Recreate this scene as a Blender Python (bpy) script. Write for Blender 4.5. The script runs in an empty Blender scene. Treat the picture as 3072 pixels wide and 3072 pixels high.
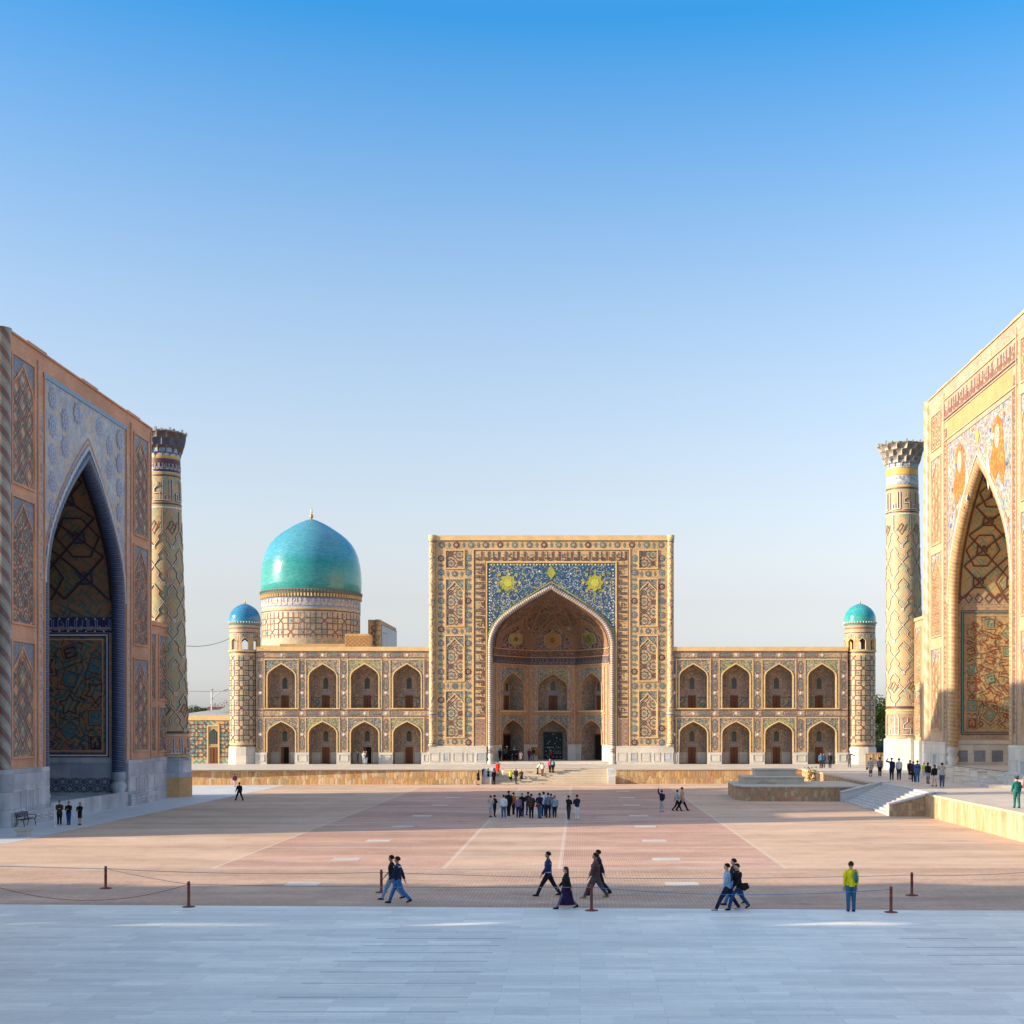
import bpy, math, random
from mathutils import Vector, Matrix
R = math.radians
PI = math.pi
C = bpy.context.scene.collection
rnd = random.Random(7)

# ------------------------------------------------------------------ camera frame of reference (metres; camera at x=0,y=0,z=6.4 looking along +Y)
CAMH = 6.4
FPX = 4000.0
def gx(px, Y): return (px - 1740.0) * Y / FPX
def depth_of(py, z=0.0): return FPX * (CAMH - z) / (py - 2175.0)

# ------------------------------------------------------------------ node helper
def s2l(c):
    return tuple((v / 12.92 if v <= .04045 else ((v + .055) / 1.055) ** 2.4) for v in c)
class NT:
    def __init__(s, name):
        s.m = bpy.data.materials.new(name); s.m.use_nodes = True
        s.t = s.m.node_tree; s.n = s.t.nodes; s.l = s.t.links
        s.b = s.n['Principled BSDF']
    def _in(s, sock, v):
        if isinstance(v, bpy.types.NodeSocket): s.l.new(v, sock)
        elif v is not None:
            if hasattr(sock.default_value, '__len__') and not hasattr(v, '__len__'):
                v = (v, v, v, 1) if len(sock.default_value) == 4 else (v, v, v)
            elif hasattr(v, '__len__') and len(sock.default_value) == 4 and len(v) == 3: v = (*v, 1)
            sock.default_value = v
    def uv(s): return s.n.new('ShaderNodeUVMap').outputs[0] if False else s.n.new('ShaderNodeTexCoord').outputs['UV']
    def obj(s): return s.n.new('ShaderNodeTexCoord').outputs['Object']
    def ma(s, op, a, b=None, c=None):
        n = s.n.new('ShaderNodeMath'); n.operation = op
        s._in(n.inputs[0], a)
        if b is not None: s._in(n.inputs[1], b)
        if c is not None: s._in(n.inputs[2], c)
        return n.outputs[0]
    def vm(s, op, a, b=None):
        n = s.n.new('ShaderNodeVectorMath'); n.operation = op
        s._in(n.inputs[0], a)
        if b is not None:
            if op == 'SCALE': s._in(n.inputs['Scale'], b)
            else: s._in(n.inputs[1], b)
        return n.outputs[0]
    def sep(s, v):
        n = s.n.new('ShaderNodeSeparateXYZ'); s._in(n.inputs[0], v); return n.outputs
    def com(s, x, y, z=0.0):
        n = s.n.new('ShaderNodeCombineXYZ'); s._in(n.inputs[0], x); s._in(n.inputs[1], y); s._in(n.inputs[2], z); return n.outputs[0]
    def noise(s, v, sc, det=3.0, rough=.55, out=0):
        n = s.n.new('ShaderNodeTexNoise'); s._in(n.inputs['Vector'], v); n.inputs['Scale'].default_value = sc
        n.inputs['Detail'].default_value = det; n.inputs['Roughness'].default_value = rough; return n.outputs[out]
    def vor(s, v, sc, rand=1.0, feat='F1', out='Color'):
        n = s.n.new('ShaderNodeTexVoronoi'); n.feature = feat; s._in(n.inputs['Vector'], v); n.inputs['Scale'].default_value = sc
        n.inputs['Randomness'].default_value = rand; return n.outputs[out]
    def white(s, v):
        n = s.n.new('ShaderNodeTexWhiteNoise'); n.noise_dimensions = '3D'; s._in(n.inputs[0], v); return n.outputs[0]
    def ramp(s, f, stops, const=False):
        n = s.n.new('ShaderNodeValToRGB'); s._in(n.inputs[0], f); r = n.color_ramp
        r.interpolation = 'CONSTANT' if const else 'LINEAR'
        while len(r.elements) < len(stops): r.elements.new(.5)
        for e, (p, c) in zip(r.elements, stops):
            e.position = p; e.color = (*c, 1) if hasattr(c, '__len__') else (c, c, c, 1)
        return n.outputs[0]
    def mix(s, f, a, b, mode='MIX'):
        n = s.n.new('ShaderNodeMix'); n.data_type = 'RGBA'; n.blend_type = mode
        s._in(n.inputs[0], f); s._in(n.inputs[6], a); s._in(n.inputs[7], b); return n.outputs[2]
    def bump(s, h, st=.3, d=.02):
        n = s.n.new('ShaderNodeBump'); s._in(n.inputs['Height'], h); n.inputs['Strength'].default_value = st
        n.inputs['Distance'].default_value = d; s.l.new(n.outputs[0], s.b.inputs['Normal'])
    def fin(s, col, rough=.8, spec=.3, metal=0.0):
        s._in(s.b.inputs['Base Color'], col); s._in(s.b.inputs['Roughness'], rough)
        s.b.inputs['Specular IOR Level'].default_value = spec; s.b.inputs['Metallic'].default_value = metal
        return s.m
    def weather(s, col, amt=.25, sc=.35):
        f = s.noise(s.obj(), sc, 5, .6)
        g = s.ramp(f, [(.3, 1 - amt), (.7, 1 + amt * .35)])
        return s.mix(1.0, col, g, 'MULTIPLY')

MC = {}
def plain(name, col, rough=.75, spec=.3, metal=0.0, amt=.15, sc=3.0):
    if name in MC: return MC[name]
    t = NT(name); c = t.weather(col, amt, sc)
    MC[name] = t.fin(c, rough, spec, metal); return MC[name]
def mosaic(name, pal, sc=5.0, line=None, lsc=1.2, lw=.03, warp=.0, rough=.55, amt=.22, spec=.35, fine=None):
    """small glazed tesserae: every cell picks one colour of pal [(weight, colour)], optional winding scroll lines"""
    t = NT(name); uv = t.uv()
    v = t.sep(t.vor(uv, sc, .9))[0]
    tot = sum(w for w, _ in pal); acc = 0; st = []
    for w, c in pal: st.append((acc / tot, c)); acc += w
    col = t.ramp(v, st, True)
    if fine:
        v2 = t.sep(t.vor(uv, sc * 3.1, 1))[1]
        col = t.mix(t.ramp(v2, [(0, 0.0), (.72, 1.0)], True), col, fine)
    if line:
        wv = t.vm('ADD', uv, t.vm('SCALE', t.noise(uv, .9, 2, out=1), .8))
        nz = t.noise(wv, lsc, 1.0, .4)
        f = t.ma('ABSOLUTE', t.ma('SUBTRACT', t.ma('FRACT', t.ma('MULTIPLY', nz, 7.0)), .5))
        col = t.mix(t.ma('LESS_THAN', f, lw * 3), col, line)
    col = t.weather(col, amt, .4)
    MC[name] = t.fin(col, rough, spec); return MC[name]

# ---- palette (albedos)
TAN = (.54, .335, .145); TAN2 = (.43, .25, .11); TAN3 = (.60, .41, .20)
def brickwork(name, a, b, c, amt=.2):
    t = NT(name); uv = t.uv()
    n = t.n.new('ShaderNodeTexBrick'); t._in(n.inputs['Vector'], uv)
    n.inputs['Scale'].default_value = 1; n.inputs['Brick Width'].default_value = .32; n.inputs['Row Height'].default_value = .09
    n.inputs['Mortar Size'].default_value = .008; n.inputs['Bias'].default_value = 0
    t._in(n.inputs['Color1'], a); t._in(n.inputs['Color2'], b); t._in(n.inputs['Mortar'], c)
    col = t.mix(t.ramp(t.noise(uv, 1.7, 6, .7), [(.35, 0), (.7, .45)]), n.outputs[0], c)
    col = t.weather(col, amt, .3)
    MC[name] = t.fin(col, .85, .2); return MC[name]
brick_tk = brickwork('buff_brick', TAN, TAN2, TAN3)
brick_ul = brickwork('rose_brick', (.60, .31, .18), (.51, .25, .145), (.59, .37, .25), .25)
brick_sh = brickwork('honey_brick', (.46, .32, .20), (.40, .27, .16), (.52, .40, .27))
cream = plain('cream_brick', (.63, .435, .21), .8, .2, amt=.18, sc=1.2)
cream2 = plain('warm_brick_trim', (.48, .25, .12), .85, .2, amt=.18, sc=1.2)
gold = plain('gold_tile', (.62, .36, .08), .5, .4, sc=2)
yellow = mosaic('yellow_tile', [(5, (.38, .37, .04)), (3, (.27, .31, .05)), (1.5, (.40, .28, .05)), (1, (.16, .26, .12))], 8, rough=.35)
maroon = plain('aubergine_glaze', (.105, .042, .055), .5, .4, amt=.3, sc=2)
navy = plain('navy_glaze', (.025, .035, .12), .4, .45, sc=2)
blue = plain('cobalt_glaze', (.06, .10, .26), .4, .45, sc=2)
teal = plain('turquoise_glaze', (.10, .30, .28), .4, .45, sc=2)
grnt = plain('green_grey_glaze', (.13, .19, .17), .45, .4, sc=2)
slate = plain('slate_blue_glaze', (.11, .14, .17), .45, .4, sc=2)
white_t = plain('white_glaze', (.66, .66, .62), .45, .4, sc=2)
pinkt = plain('dusty_rose_glaze', (.30, .17, .16), .5, .35, sc=2)
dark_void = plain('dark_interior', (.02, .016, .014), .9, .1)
wood = NT('carved_wood'); _o = wood.uv()
wood_c = wood.mix(wood.ramp(wood.vor(_o, 5, .2, 'DISTANCE_TO_EDGE', 'Distance'), [(0, 1), (.12, 0)]), (.20, .075, .03), (.07, .026, .012))
wood = wood.fin(wood.weather(wood_c, .3, 1.5), .6)
facade_tk = mosaic('tessellated_brick', [(6, TAN), (3, TAN3), (2, (.42, .27, .15)), (1, (.25, .17, .14)), (1, (.22, .24, .22))], 9, fine=(.53, .37, .20))
col_tk = mosaic('speckled_column_brick', [(5, TAN3), (2, (.20, .15, .13)), (2, TAN), (1, (.13, .18, .2))], 6)
wing_tk = mosaic('arcade_tilework', [(5, (.44, .29, .17)), (2.5, (.32, .21, .15)), (1.5, (.20, .19, .19)), (2, (.22, .24, .18)), (4, (.52, .37, .21))], 9, rough=.5)
niche_tk = mosaic('niche_tilework', [(4, (.46, .31, .21)), (3, (.34, .23, .18)), (2, (.20, .20, .21)), (2, (.24, .26, .20)), (2, (.54, .39, .25))], 6, line=(.24, .15, .13), lsc=1.6, lw=.025)
span_tk = mosaic('blue_floral_tilework', [(7, (.022, .055, .15)), (4, (.035, .09, .18)), (3, (.05, .14, .17)), (1.6, (.28, .29, .10)), (1.5, (.36, .38, .38)), (.8, (.30, .18, .08))], 7.5, rough=.4)
span_a = mosaic('arcade_floral_blue', [(4, (.08, .11, .16)), (3, (.13, .17, .14)), (2.5, (.38, .31, .19)), (2, (.34, .21, .10)), (1, (.40, .40, .36))], 9.5)
span_b = mosaic('arcade_floral_yellow', [(3, (.32, .30, .09)), (3, (.14, .18, .14)), (2, (.09, .12, .16)), (2.5, (.42, .31, .14)), (1, (.38, .38, .32))], 9)
span_c = mosaic('arcade_floral_orange', [(4, (.09, .12, .16)), (2.5, (.40, .23, .09)), (2, (.15, .18, .14)), (3, (.40, .31, .18)), (1, (.40, .39, .34))], 9)
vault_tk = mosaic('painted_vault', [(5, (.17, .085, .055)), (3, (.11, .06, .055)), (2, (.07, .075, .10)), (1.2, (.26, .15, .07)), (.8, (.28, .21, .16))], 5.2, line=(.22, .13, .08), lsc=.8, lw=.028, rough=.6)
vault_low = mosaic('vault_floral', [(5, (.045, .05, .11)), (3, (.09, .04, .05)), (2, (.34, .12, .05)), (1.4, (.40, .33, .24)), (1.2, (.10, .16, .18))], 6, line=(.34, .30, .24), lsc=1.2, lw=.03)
# banna'i maze of turquoise brick
def bannai(name, base, base2, t1, t2, sc=3.2, rot=0.7854, dens=.42, amt=.2):
    t = NT(name); u = t.sep(t.uv()); cr, sr = math.cos(rot) * sc, math.sin(rot) * sc
    a = t.ma('ADD', t.ma('MULTIPLY', u[0], cr), t.ma('MULTIPLY', u[1], sr))
    b = t.ma('SUBTRACT', t.ma('MULTIPLY', u[1], cr), t.ma('MULTIPLY', u[0], sr))
    fa, fb = t.ma('FLOOR', a), t.ma('FLOOR', b)
    # long runs along a and along b, like fretted kufic strokes
    w1 = t.white(t.com(t.ma('FLOOR', t.ma('DIVIDE', a, 3.0)), fb, 1.0))
    w2 = t.white(t.com(fa, t.ma('FLOOR', t.ma('DIVIDE', b, 3.0)), 5.0))
    m1 = t.ma('MULTIPLY', t.ma('LESS_THAN', w1, dens), t.ma('LESS_THAN', t.ma('MODULO', t.ma('ABSOLUTE', fb), 2.0), .5))
    m2 = t.ma('MULTIPLY', t.ma('LESS_THAN', w2, dens), t.ma('LESS_THAN', t.ma('MODULO', t.ma('ABSOLUTE', fa), 2.0), .5))
    m = t.ma('MAXIMUM', m1, m2)
    tc = t.mix(t.ma('GREATER_THAN', t.noise(t.uv(), .35, 1), .5), t1, t2)
    bc = t.mix(t.noise(t.uv(), 6, 4), base, base2)
    col = t.weather(t.mix(m, bc, tc), amt, .4)
    MC[name] = t.fin(col, .65, .3); return MC[name]
ban_min = bannai('minaret_glazed_brick', (.52, .35, .18), (.45, .29, .16), (.20, .31, .24), (.28, .36, .25), 7.0, .7854, .42)
ban_ul = bannai('dark_brown_glazed_brick', (.30, .17, .085), (.23, .125, .07), (.05, .12, .13), (.07, .14, .13), 5.0, .45, .42)  # dark brown brick with muted teal strokes
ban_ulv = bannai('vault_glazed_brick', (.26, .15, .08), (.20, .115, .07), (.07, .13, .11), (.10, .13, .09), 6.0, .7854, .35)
ban_sh = bannai('honey_glazed_brick', (.58, .38, .17), (.50, .32, .15), (.24, .34, .24), (.34, .37, .22), 6.0, .7854, .4)
ban_wall = bannai('low_wall_glazed_brick', (.52, .38, .18), (.46, .32, .16), (.10, .24, .24), (.14, .3, .28), 4.0, .7854, .5)
panel_fill = bannai('panel_glazed_brick', (.52, .37, .21), (.44, .30, .18), (.28, .32, .24), (.32, .26, .19), 6.5, .7854, .35)
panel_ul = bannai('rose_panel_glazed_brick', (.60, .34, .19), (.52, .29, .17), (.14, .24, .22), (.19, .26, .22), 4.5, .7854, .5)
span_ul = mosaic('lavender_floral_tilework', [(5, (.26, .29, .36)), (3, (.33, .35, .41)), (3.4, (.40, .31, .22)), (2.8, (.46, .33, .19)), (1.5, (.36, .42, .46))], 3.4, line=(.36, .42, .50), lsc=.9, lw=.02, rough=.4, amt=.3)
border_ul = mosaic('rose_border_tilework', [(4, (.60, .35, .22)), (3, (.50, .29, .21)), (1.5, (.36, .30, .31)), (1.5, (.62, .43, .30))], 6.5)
span_sh = mosaic('sunlit_floral_tilework', [(4, (.15, .17, .26)), (3, (.26, .26, .31)), (2.6, (.44, .22, .09)), (2, (.44, .41, .36)), (1.2, (.18, .25, .26)), (2, (.46, .34, .20))], 4.6, line=(.44, .42, .38), lsc=.7, lw=.012, rough=.4)
border_sh = mosaic('honey_border_tilework', [(5, (.46, .34, .22)), (3, (.39, .29, .20)), (2, (.28, .26, .25)), (1.5, (.32, .21, .15))], 6.5)
plain_sh = plain('smooth_ochre_plaster', (.42, .27, .13), .8, .2, sc=.8)
tiger = mosaic('orange_beast_tilework', [(5, (.46, .13, .02)), (3, (.52, .22, .04)), (1, (.30, .12, .04))], 4)
# marble
def marble(name, a, b, joints=(1.6, .9), jc=(.30, .30, .31), amt=.15, vein=.0):
    t = NT(name); uv = t.uv()
    n = t.n.new('ShaderNodeTexBrick'); t._in(n.inputs['Vector'], uv)
    n.inputs['Scale'].default_value = 1; n.inputs['Brick Width'].default_value = joints[0]; n.inputs['Row Height'].default_value = joints[1]
    n.inputs['Mortar Size'].default_value = .012
    t._in(n.inputs['Color1'], a); t._in(n.inputs['Color2'], b); t._in(n.inputs['Mortar'], jc)
    st = t.noise(t.vm('MULTIPLY', uv, (.6, 1.4, 1)), 1.3, 6, .65)
    col = t.mix(t.ramp(st, [(.38, 0), (.75, .5)]), n.outputs[0], b)
    MC[name] = t.fin(t.weather(col, amt, .5), .55, .35); return MC[name]
marb_tk = marble('weathered_white_marble', (.62, .58, .50), (.50, .47, .41))
marb_ul = marble('grey_blue_marble', (.52, .54, .57), (.30, .33, .38), (1.7, 1.1), (.20, .22, .25), .3)
marb_dk = marble('dark_grey_marble', (.23, .25, .29), (.15, .17, .20), (2.2, .8), (.1, .11, .12), .25)
marb_st = marble('white_stair_marble', (.53, .52, .50), (.47, .46, .45), (2.4, .5), (.5, .49, .47), .08)
def voros(name, pal, su, sv, rough=.8, mort=(.25, .18, .1)):
    """upright irregular cladding stones"""
    t = NT(name); uv = t.vm('MULTIPLY', t.uv(), (su, sv, 1))
    uv = t.vm('ADD', uv, t.vm('SCALE', t.noise(uv, 2.5, 2, out=1), .12))
    v = t.sep(t.vor(uv, 1.0, .62))[0]; ed = t.vor(uv, 1.0, .62, 'DISTANCE_TO_EDGE', 'Distance')
    st = [(i / len(pal), c) for i, c in enumerate(pal)]
    col = t.ramp(v, st, True)
    col = t.mix(t.ramp(t.noise(t.uv(), 7, 4), [(.3, 0), (.8, .35)]), col, (.5, .36, .2))
    f = t.ramp(ed, [(.0, 1.0), (.055, 0.0)])
    col = t.mix(f, col, mort); t.bump(ed, .5, .05)
    MC[name] = t.fin(t.weather(col, .2, .6), rough, .2); return MC[name]
clad = voros('sandstone_cladding', [(.50, .30, .13), (.58, .40, .20), (.52, .27, .16), (.62, .47, .27), (.45, .27, .11), (.60, .38, .15), (.50, .36, .22), (.40, .30, .20), (.62, .50, .33)], 3.5, 1.15)
clad2 = voros('brown_stone_cladding', [(.44, .27, .14), (.36, .22, .14), (.46, .24, .15), (.50, .36, .21), (.33, .24, .15), (.40, .30, .19)], 3.6, 1.9)
clad3 = voros('pale_stone_cladding', [(.45, .32, .19), (.50, .37, .24), (.42, .29, .16), (.52, .41, .28), (.47, .31, .19)], 4.0, .45)
iron = plain('dark_iron', (.03, .03, .035), .5, .4, .6)
rustp = plain('red_brown_paint', (.16, .035, .022), .5, .4, sc=6)
asph = plain('roof_sheet', (.26, .28, .28), .7, .2)
gilt = plain('gilded_brass', (.46, .27, .07), .35, .5, .3)
glassd = plain('dark_window_glass', (.03, .05, .055), .2, .5)

# ------------------------------------------------------------------ objects
def P(o, **k):
    for a, v in k.items():
        if v is not None: o[a] = v
    return o
def empty(name, loc=(0, 0, 0), label=None, category=None, group=None, rz=0):
    o = bpy.data.objects.new(name, None); C.objects.link(o); o.location = loc; o.rotation_euler = (0, 0, rz)
    return P(o, label=label, category=category, group=group)
def wm(o):
    return ((wm(o.parent) @ o.matrix_parent_inverse) if o.parent else Matrix.Identity(4)) @ o.matrix_basis
def sub_empty(name, parent, loc):
    o = empty(name, loc); o.parent = parent; o.matrix_parent_inverse = wm(parent).inverted(); return o
class MB:
    def __init__(s): s.v = []; s.f = []; s.mi = []; s.uv = []; s.ms = []; s.sm = []; s.k = 0
    def mat(s, m):
        if m not in s.ms: s.ms.append(m)
        return s.ms.index(m)
    def face(s, pts, m, uvs=None, smooth=False):
        b = len(s.v); s.v += [tuple(p) for p in pts]; s.f.append(tuple(range(b, b + len(pts))))
        s.mi.append(s.mat(m)); s.sm.append(smooth)
        s.uv.append(uvs if uvs else [(p[0] + p[1], p[2]) for p in pts])
    def grid(s, rows, m, uvr, smooth=True, closed=False):
        b = len(s.v); nu = len(rows[0]); mi = s.mat(m)
        for r in rows: s.v += [tuple(p) for p in r]
        for i in range(len(rows) - 1):
            for j in range(nu - 1 + (1 if closed else 0)):
                j2 = (j + 1) % nu
                s.f.append((b + i * nu + j, b + i * nu + j2, b + (i + 1) * nu + j2, b + (i + 1) * nu + j))
                s.mi.append(mi); s.sm.append(smooth)
                jj = j + 1
                s.uv.append([uvr(i, j), uvr(i, jj), uvr(i + 1, jj), uvr(i + 1, j)])
    def box(s, x0, x1, y0, y1, z0, z1, m, skip=''):
        if 'b' not in skip: s.face([(x0, y0, z0), (x1, y0, z0), (x1, y1, z0), (x0, y1, z0)][::-1], m, [(x0, y0), (x1, y0), (x1, y1), (x0, y1)][::-1])
        s.face([(x0, y0, z1), (x1, y0, z1), (x1, y1, z1), (x0, y1, z1)], m, [(x0, y0), (x1, y0), (x1, y1), (x0, y1)])
        s.face([(x0, y0, z0), (x1, y0, z0), (x1, y0, z1), (x0, y0, z1)], m, [(x0, z0), (x1, z0), (x1, z1), (x0, z1)])
        s.face([(x1, y1, z0), (x0, y1, z0), (x0, y1, z1), (x1, y1, z1)], m, [(x1, z0), (x0, z0), (x0, z1), (x1, z1)])
        s.face([(x0, y1, z0), (x0, y0, z0), (x0, y0, z1), (x0, y1, z1)], m, [(y1, z0), (y0, z0), (y0, z1), (y1, z1)])
        s.face([(x1, y0, z0), (x1, y1, z0), (x1, y1, z1), (x1, y0, z1)], m, [(y0, z0), (y1, z0), (y1, z1), (y0, z1)])
    def lathe(s, cx, cy, prof, m, n=40, lean=(0, 0), smooth=True, mod=None, z0=0.0):
        """prof: [(r,z)]"""
        rows = []
        for r, z in prof:
            ox, oy = cx + lean[0] * (z - z0), cy + lean[1] * (z - z0)
            row = []
            for j in range(n):
                a = 2 * PI * j / n; rr = r + (mod(a, z) if mod else 0)
                row.append((ox + rr * math.cos(a), oy + rr * math.sin(a), z))
            rows.append(row)
        R0 = max(r for r, z in prof)
        acc = [0]
        for i in range(1, len(prof)): acc.append(acc[-1] + math.hypot(prof[i][0] - prof[i - 1][0], prof[i][1] - prof[i - 1][1]))
        zb = prof[0][1]
        s.grid(rows, m, lambda i, j: (2 * PI * j / n * R0, zb + acc[i]), smooth, True)
    def tube(s, path, r, m, n=8, uvk=1.0, twist=0, rad=None, cap=True):
        rows = []; L = [0]
        pts = [Vector(p) for p in path]
        for i in range(1, len(pts)): L.append(L[-1] + (pts[i] - pts[i - 1]).length)
        up0 = None
        for i, p in enumerate(pts):
            d = (pts[min(i + 1, len(pts) - 1)] - pts[max(i - 1, 0)])
            if d.length < 1e-9: d = Vector((0, 0, 1))
            d.normalize()
            if up0 is None:
                ref = Vector((0, 0, 1)) if abs(d.z) < .9 else Vector((1, 0, 0))
                a = d.cross(ref).normalized()
            else:
                a = (up0 - d * up0.dot(d)).normalized()
            up0 = a; b = d.cross(a)
            ri = rad[i] if rad else r
            if not hasattr(ri, '__len__'): ri = (ri, ri)
            rows.append([tuple(p + a * (ri[0] * math.cos(2 * PI * j / n)) + b * (ri[1] * math.sin(2 * PI * j / n))) for j in range(n)])
        s.grid(rows, m, lambda i, j: (L[i], j / n), True, True)
        if cap:
            s.face(rows[0][::-1], m); s.face(rows[-1], m)
    def build(s, name, parent=None, **k):
        me = bpy.data.meshes.new(name); me.from_pydata(s.v, [], s.f)
        for m in s.ms: me.materials.append(m)
        me.polygons.foreach_set('material_index', s.mi); me.polygons.foreach_set('use_smooth', s.sm)
        ul = me.uv_layers.new(name='UVMap'); fl = []
        for u in s.uv:
            for p in u: fl += [p[0], p[1]]
        ul.data.foreach_set('uv', fl); me.update()
        o = bpy.data.objects.new(name, me); C.objects.link(o)
        if parent: 
            o.parent = parent
            o.matrix_parent_inverse = wm(parent).inverted()
        return P(o, **k)

class Pl:
    """a vertical wall plane: u along d, v up, h outward along n"""
    def __init__(s, o, d, n): s.o, s.d, s.n = o, d, n
    def __call__(s, u, v, h=0.0):
        return (s.o[0] + s.d[0] * u + s.n[0] * h, s.o[1] + s.d[1] * u + s.n[1] * h, v)
class Cyl:
    """u = arc length (u=0 faces -Y, growing to +X), R(v) radius"""
    def __init__(s, cx, cy, Rf, lean=0.0, z0=0.0): s.cx, s.cy, s.R, s.lean, s.z0 = cx, cy, Rf, lean, z0; s.R0 = Rf(z0)
    def __call__(s, u, v, h=0.0):
        a = u / s.R0; r = s.R(v) + h
        return (s.cx + s.lean * (v - s.z0) + r * math.sin(a), s.cy - r * math.cos(a), v)

def quad(B, F, u0, u1, v0, v1, m, h=0.0, smooth=False):
    B.face([F(u0, v0, h), F(u1, v0, h), F(u1, v1, h), F(u0, v1, h)], m, [(u0, v0), (u1, v0), (u1, v1), (u0, v1)], smooth)
def hinc(B, base):
    B.k = (B.k + 1) % 24
    return base + B.k * .0012
def ribbon(B, F, pts, w, m, h=.02, closed=False, sub=None, thick=0.0, inside=None):
    P2 = list(pts)
    if closed: P2 = P2 + [P2[0]]
    if sub or inside:
        sub = sub or .14
        Q = [P2[0]]
        for a, b in zip(P2, P2[1:]):
            n = max(1, int(math.hypot(b[0] - a[0], b[1] - a[1]) / sub + .5))
            for i in range(1, n + 1): Q.append((a[0] + (b[0] - a[0]) * i / n, a[1] + (b[1] - a[1]) * i / n))
        P2 = Q
    hh = hinc(B, h) + thick
    N = len(P2); L = []; Rr = []
    for i in range(N):
        a = P2[i - 1] if i > 0 else (P2[-2] if closed else P2[0]); c = P2[i + 1] if i < N - 1 else (P2[1] if closed else P2[-1]); b = P2[i]
        d1 = (b[0] - a[0], b[1] - a[1]); d2 = (c[0] - b[0], c[1] - b[1])
        l1 = math.hypot(*d1); l2 = math.hypot(*d2)
        if l1 < 1e-9: d1, l1 = d2, l2
        if l2 < 1e-9: d2, l2 = d1, l1
        n1 = (-d1[1] / l1, d1[0] / l1); n2 = (-d2[1] / l2, d2[0] / l2)
        mx, my = n1[0] + n2[0], n1[1] + n2[1]; ml = math.hypot(mx, my)
        if ml < .2: mx, my, ml = n2[0], n2[1], 1.0
        mx /= ml; my /= ml
        k = min(2.2, 1 / max(.3, mx * n2[0] + my * n2[1])) * w / 2
        L.append((b[0] + mx * k, b[1] + my * k)); Rr.append((b[0] - mx * k, b[1] - my * k))
    for i in range(N - 1):
        if inside:
            mu, mv = (P2[i][0] + P2[i + 1][0]) / 2, (P2[i][1] + P2[i + 1][1]) / 2
            if not inside(mu, mv): continue
        q = [Rr[i], Rr[i + 1], L[i + 1], L[i]]
        B.face([F(u, v, hh) for u, v in q], m, q)
        if thick:
            for a, b in ((L[i], L[i + 1]), (Rr[i + 1], Rr[i])):
                B.face([F(a[0], a[1], h - .03), F(b[0], b[1], h - .03), F(b[0], b[1], hh), F(a[0], a[1], hh)], m, [a, b, b, a])
def fill(B, F, pts, m, h=.012):
    hh = hinc(B, h); B.face([F(u, v, hh) for u, v in pts], m, list(pts))
def rectpts(u0, u1, v0, v1): return [(u0, v0), (u1, v0), (u1, v1), (u0, v1)]
def frame(B, F, u0, u1, v0, v1, w, m, h=.02, thick=0.0, sub=None): ribbon(B, F, rectpts(u0, u1, v0, v1), w, m, h, True, sub, thick)
def disc(B, F, u, v, r, m, n=12, lobes=0, h=.02, asp=1.0, ph=0.0):
    pts = []
    for i in range(n):
        a = 2 * PI * i / n + ph; rr = r * (1 + (.16 * math.cos(lobes * a) if lobes else 0))
        pts.append((u + rr * math.cos(a), v + rr * asp * math.sin(a)))
    fill(B, F, pts, m, h)
def star(u, v, r, n=8, k=.765, ph=0.0):
    return [(u + (r if i % 2 == 0 else r * k) * math.cos(PI * i / n + ph), v + (r if i % 2 == 0 else r * k) * math.sin(PI * i / n + ph)) for i in range(2 * n)]

def arch_pts(uc, a, vs, H, n=12, r1=.62, th=R(52)):
    """half profile of a four-centred arch -> full list from left spring to right spring"""
    r = a * r1; cx = a - r
    out = [(cx + r * math.cos(th * i / n), r * math.sin(th * i / n)) for i in range(n + 1)]
    x0, y0 = out[-1]; tx, ty = -math.sin(th), math.cos(th)
    D = math.hypot(x0, H - y0)
    c1 = (x0 + tx * D * .42, y0 + ty * D * .42)
    k = H / a
    for i in range(1, n + 1):
        t = i / n
        out.append(((1 - t) ** 2 * x0 + 2 * t * (1 - t) * c1[0], (1 - t) ** 2 * y0 + 2 * t * (1 - t) * c1[1] + t * t * H))
    right = [(uc + x, vs + y) for x, y in out]
    left = [(uc - x, vs + y) for x, y in out]
    return left + right[::-1][1:]
def tall_pts(uc, a, vs, H, n=12): return arch_pts(uc, a, vs, H, n, .95, R(34))
def outline(ap, vb): return [(ap[0][0], vb)] + ap + [(ap[-1][0], vb)]
def arch_cell(B, F, u0, u1, v0, v1, ap, vb, mw, msp=None, vsp=None):
    """front skin of a wall cell around an arched opening"""
    msp = msp or mw
    ul, ur, vs = ap[0][0], ap[-1][0], ap[0][1]
    if vb > v0: quad(B, F, u0, u1, v0, vb, mw)
    if ul > u0: quad(B, F, u0, ul, vb, vs, mw); quad(B, F, u0, ul, vs, v1, msp)
    if u1 > ur: quad(B, F, ur, u1, vb, vs, mw); quad(B, F, ur, u1, vs, v1, msp)
    for p, q in zip(ap, ap[1:]):
        B.face([F(p[0], p[1]), F(q[0], q[1]), F(q[0], v1), F(p[0], v1)], msp, [p, q, (q[0], v1), (p[0], v1)])
def reveal(B, F, ap, vb, dep, m, h0=0.0, mfloor=None):
    ol = outline(ap, vb); s = 0
    for p, q in zip(ol, ol[1:]):
        l = math.hypot(q[0] - p[0], q[1] - p[1])
        B.face([F(p[0], p[1], h0), F(q[0], q[1], h0), F(q[0], q[1], -dep), F(p[0], p[1], -dep)], m, [(0, s), (0, s + l), (dep, s + l), (dep, s)])
        s += l
    B.face([F(ol[0][0], vb, h0), F(ol[-1][0], vb, h0), F(ol[-1][0], vb, -dep), F(ol[0][0], vb, -dep)], mfloor or m, [(ol[0][0], 0), (ol[-1][0], 0), (ol[-1][0], dep), (ol[0][0], dep)])
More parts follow.
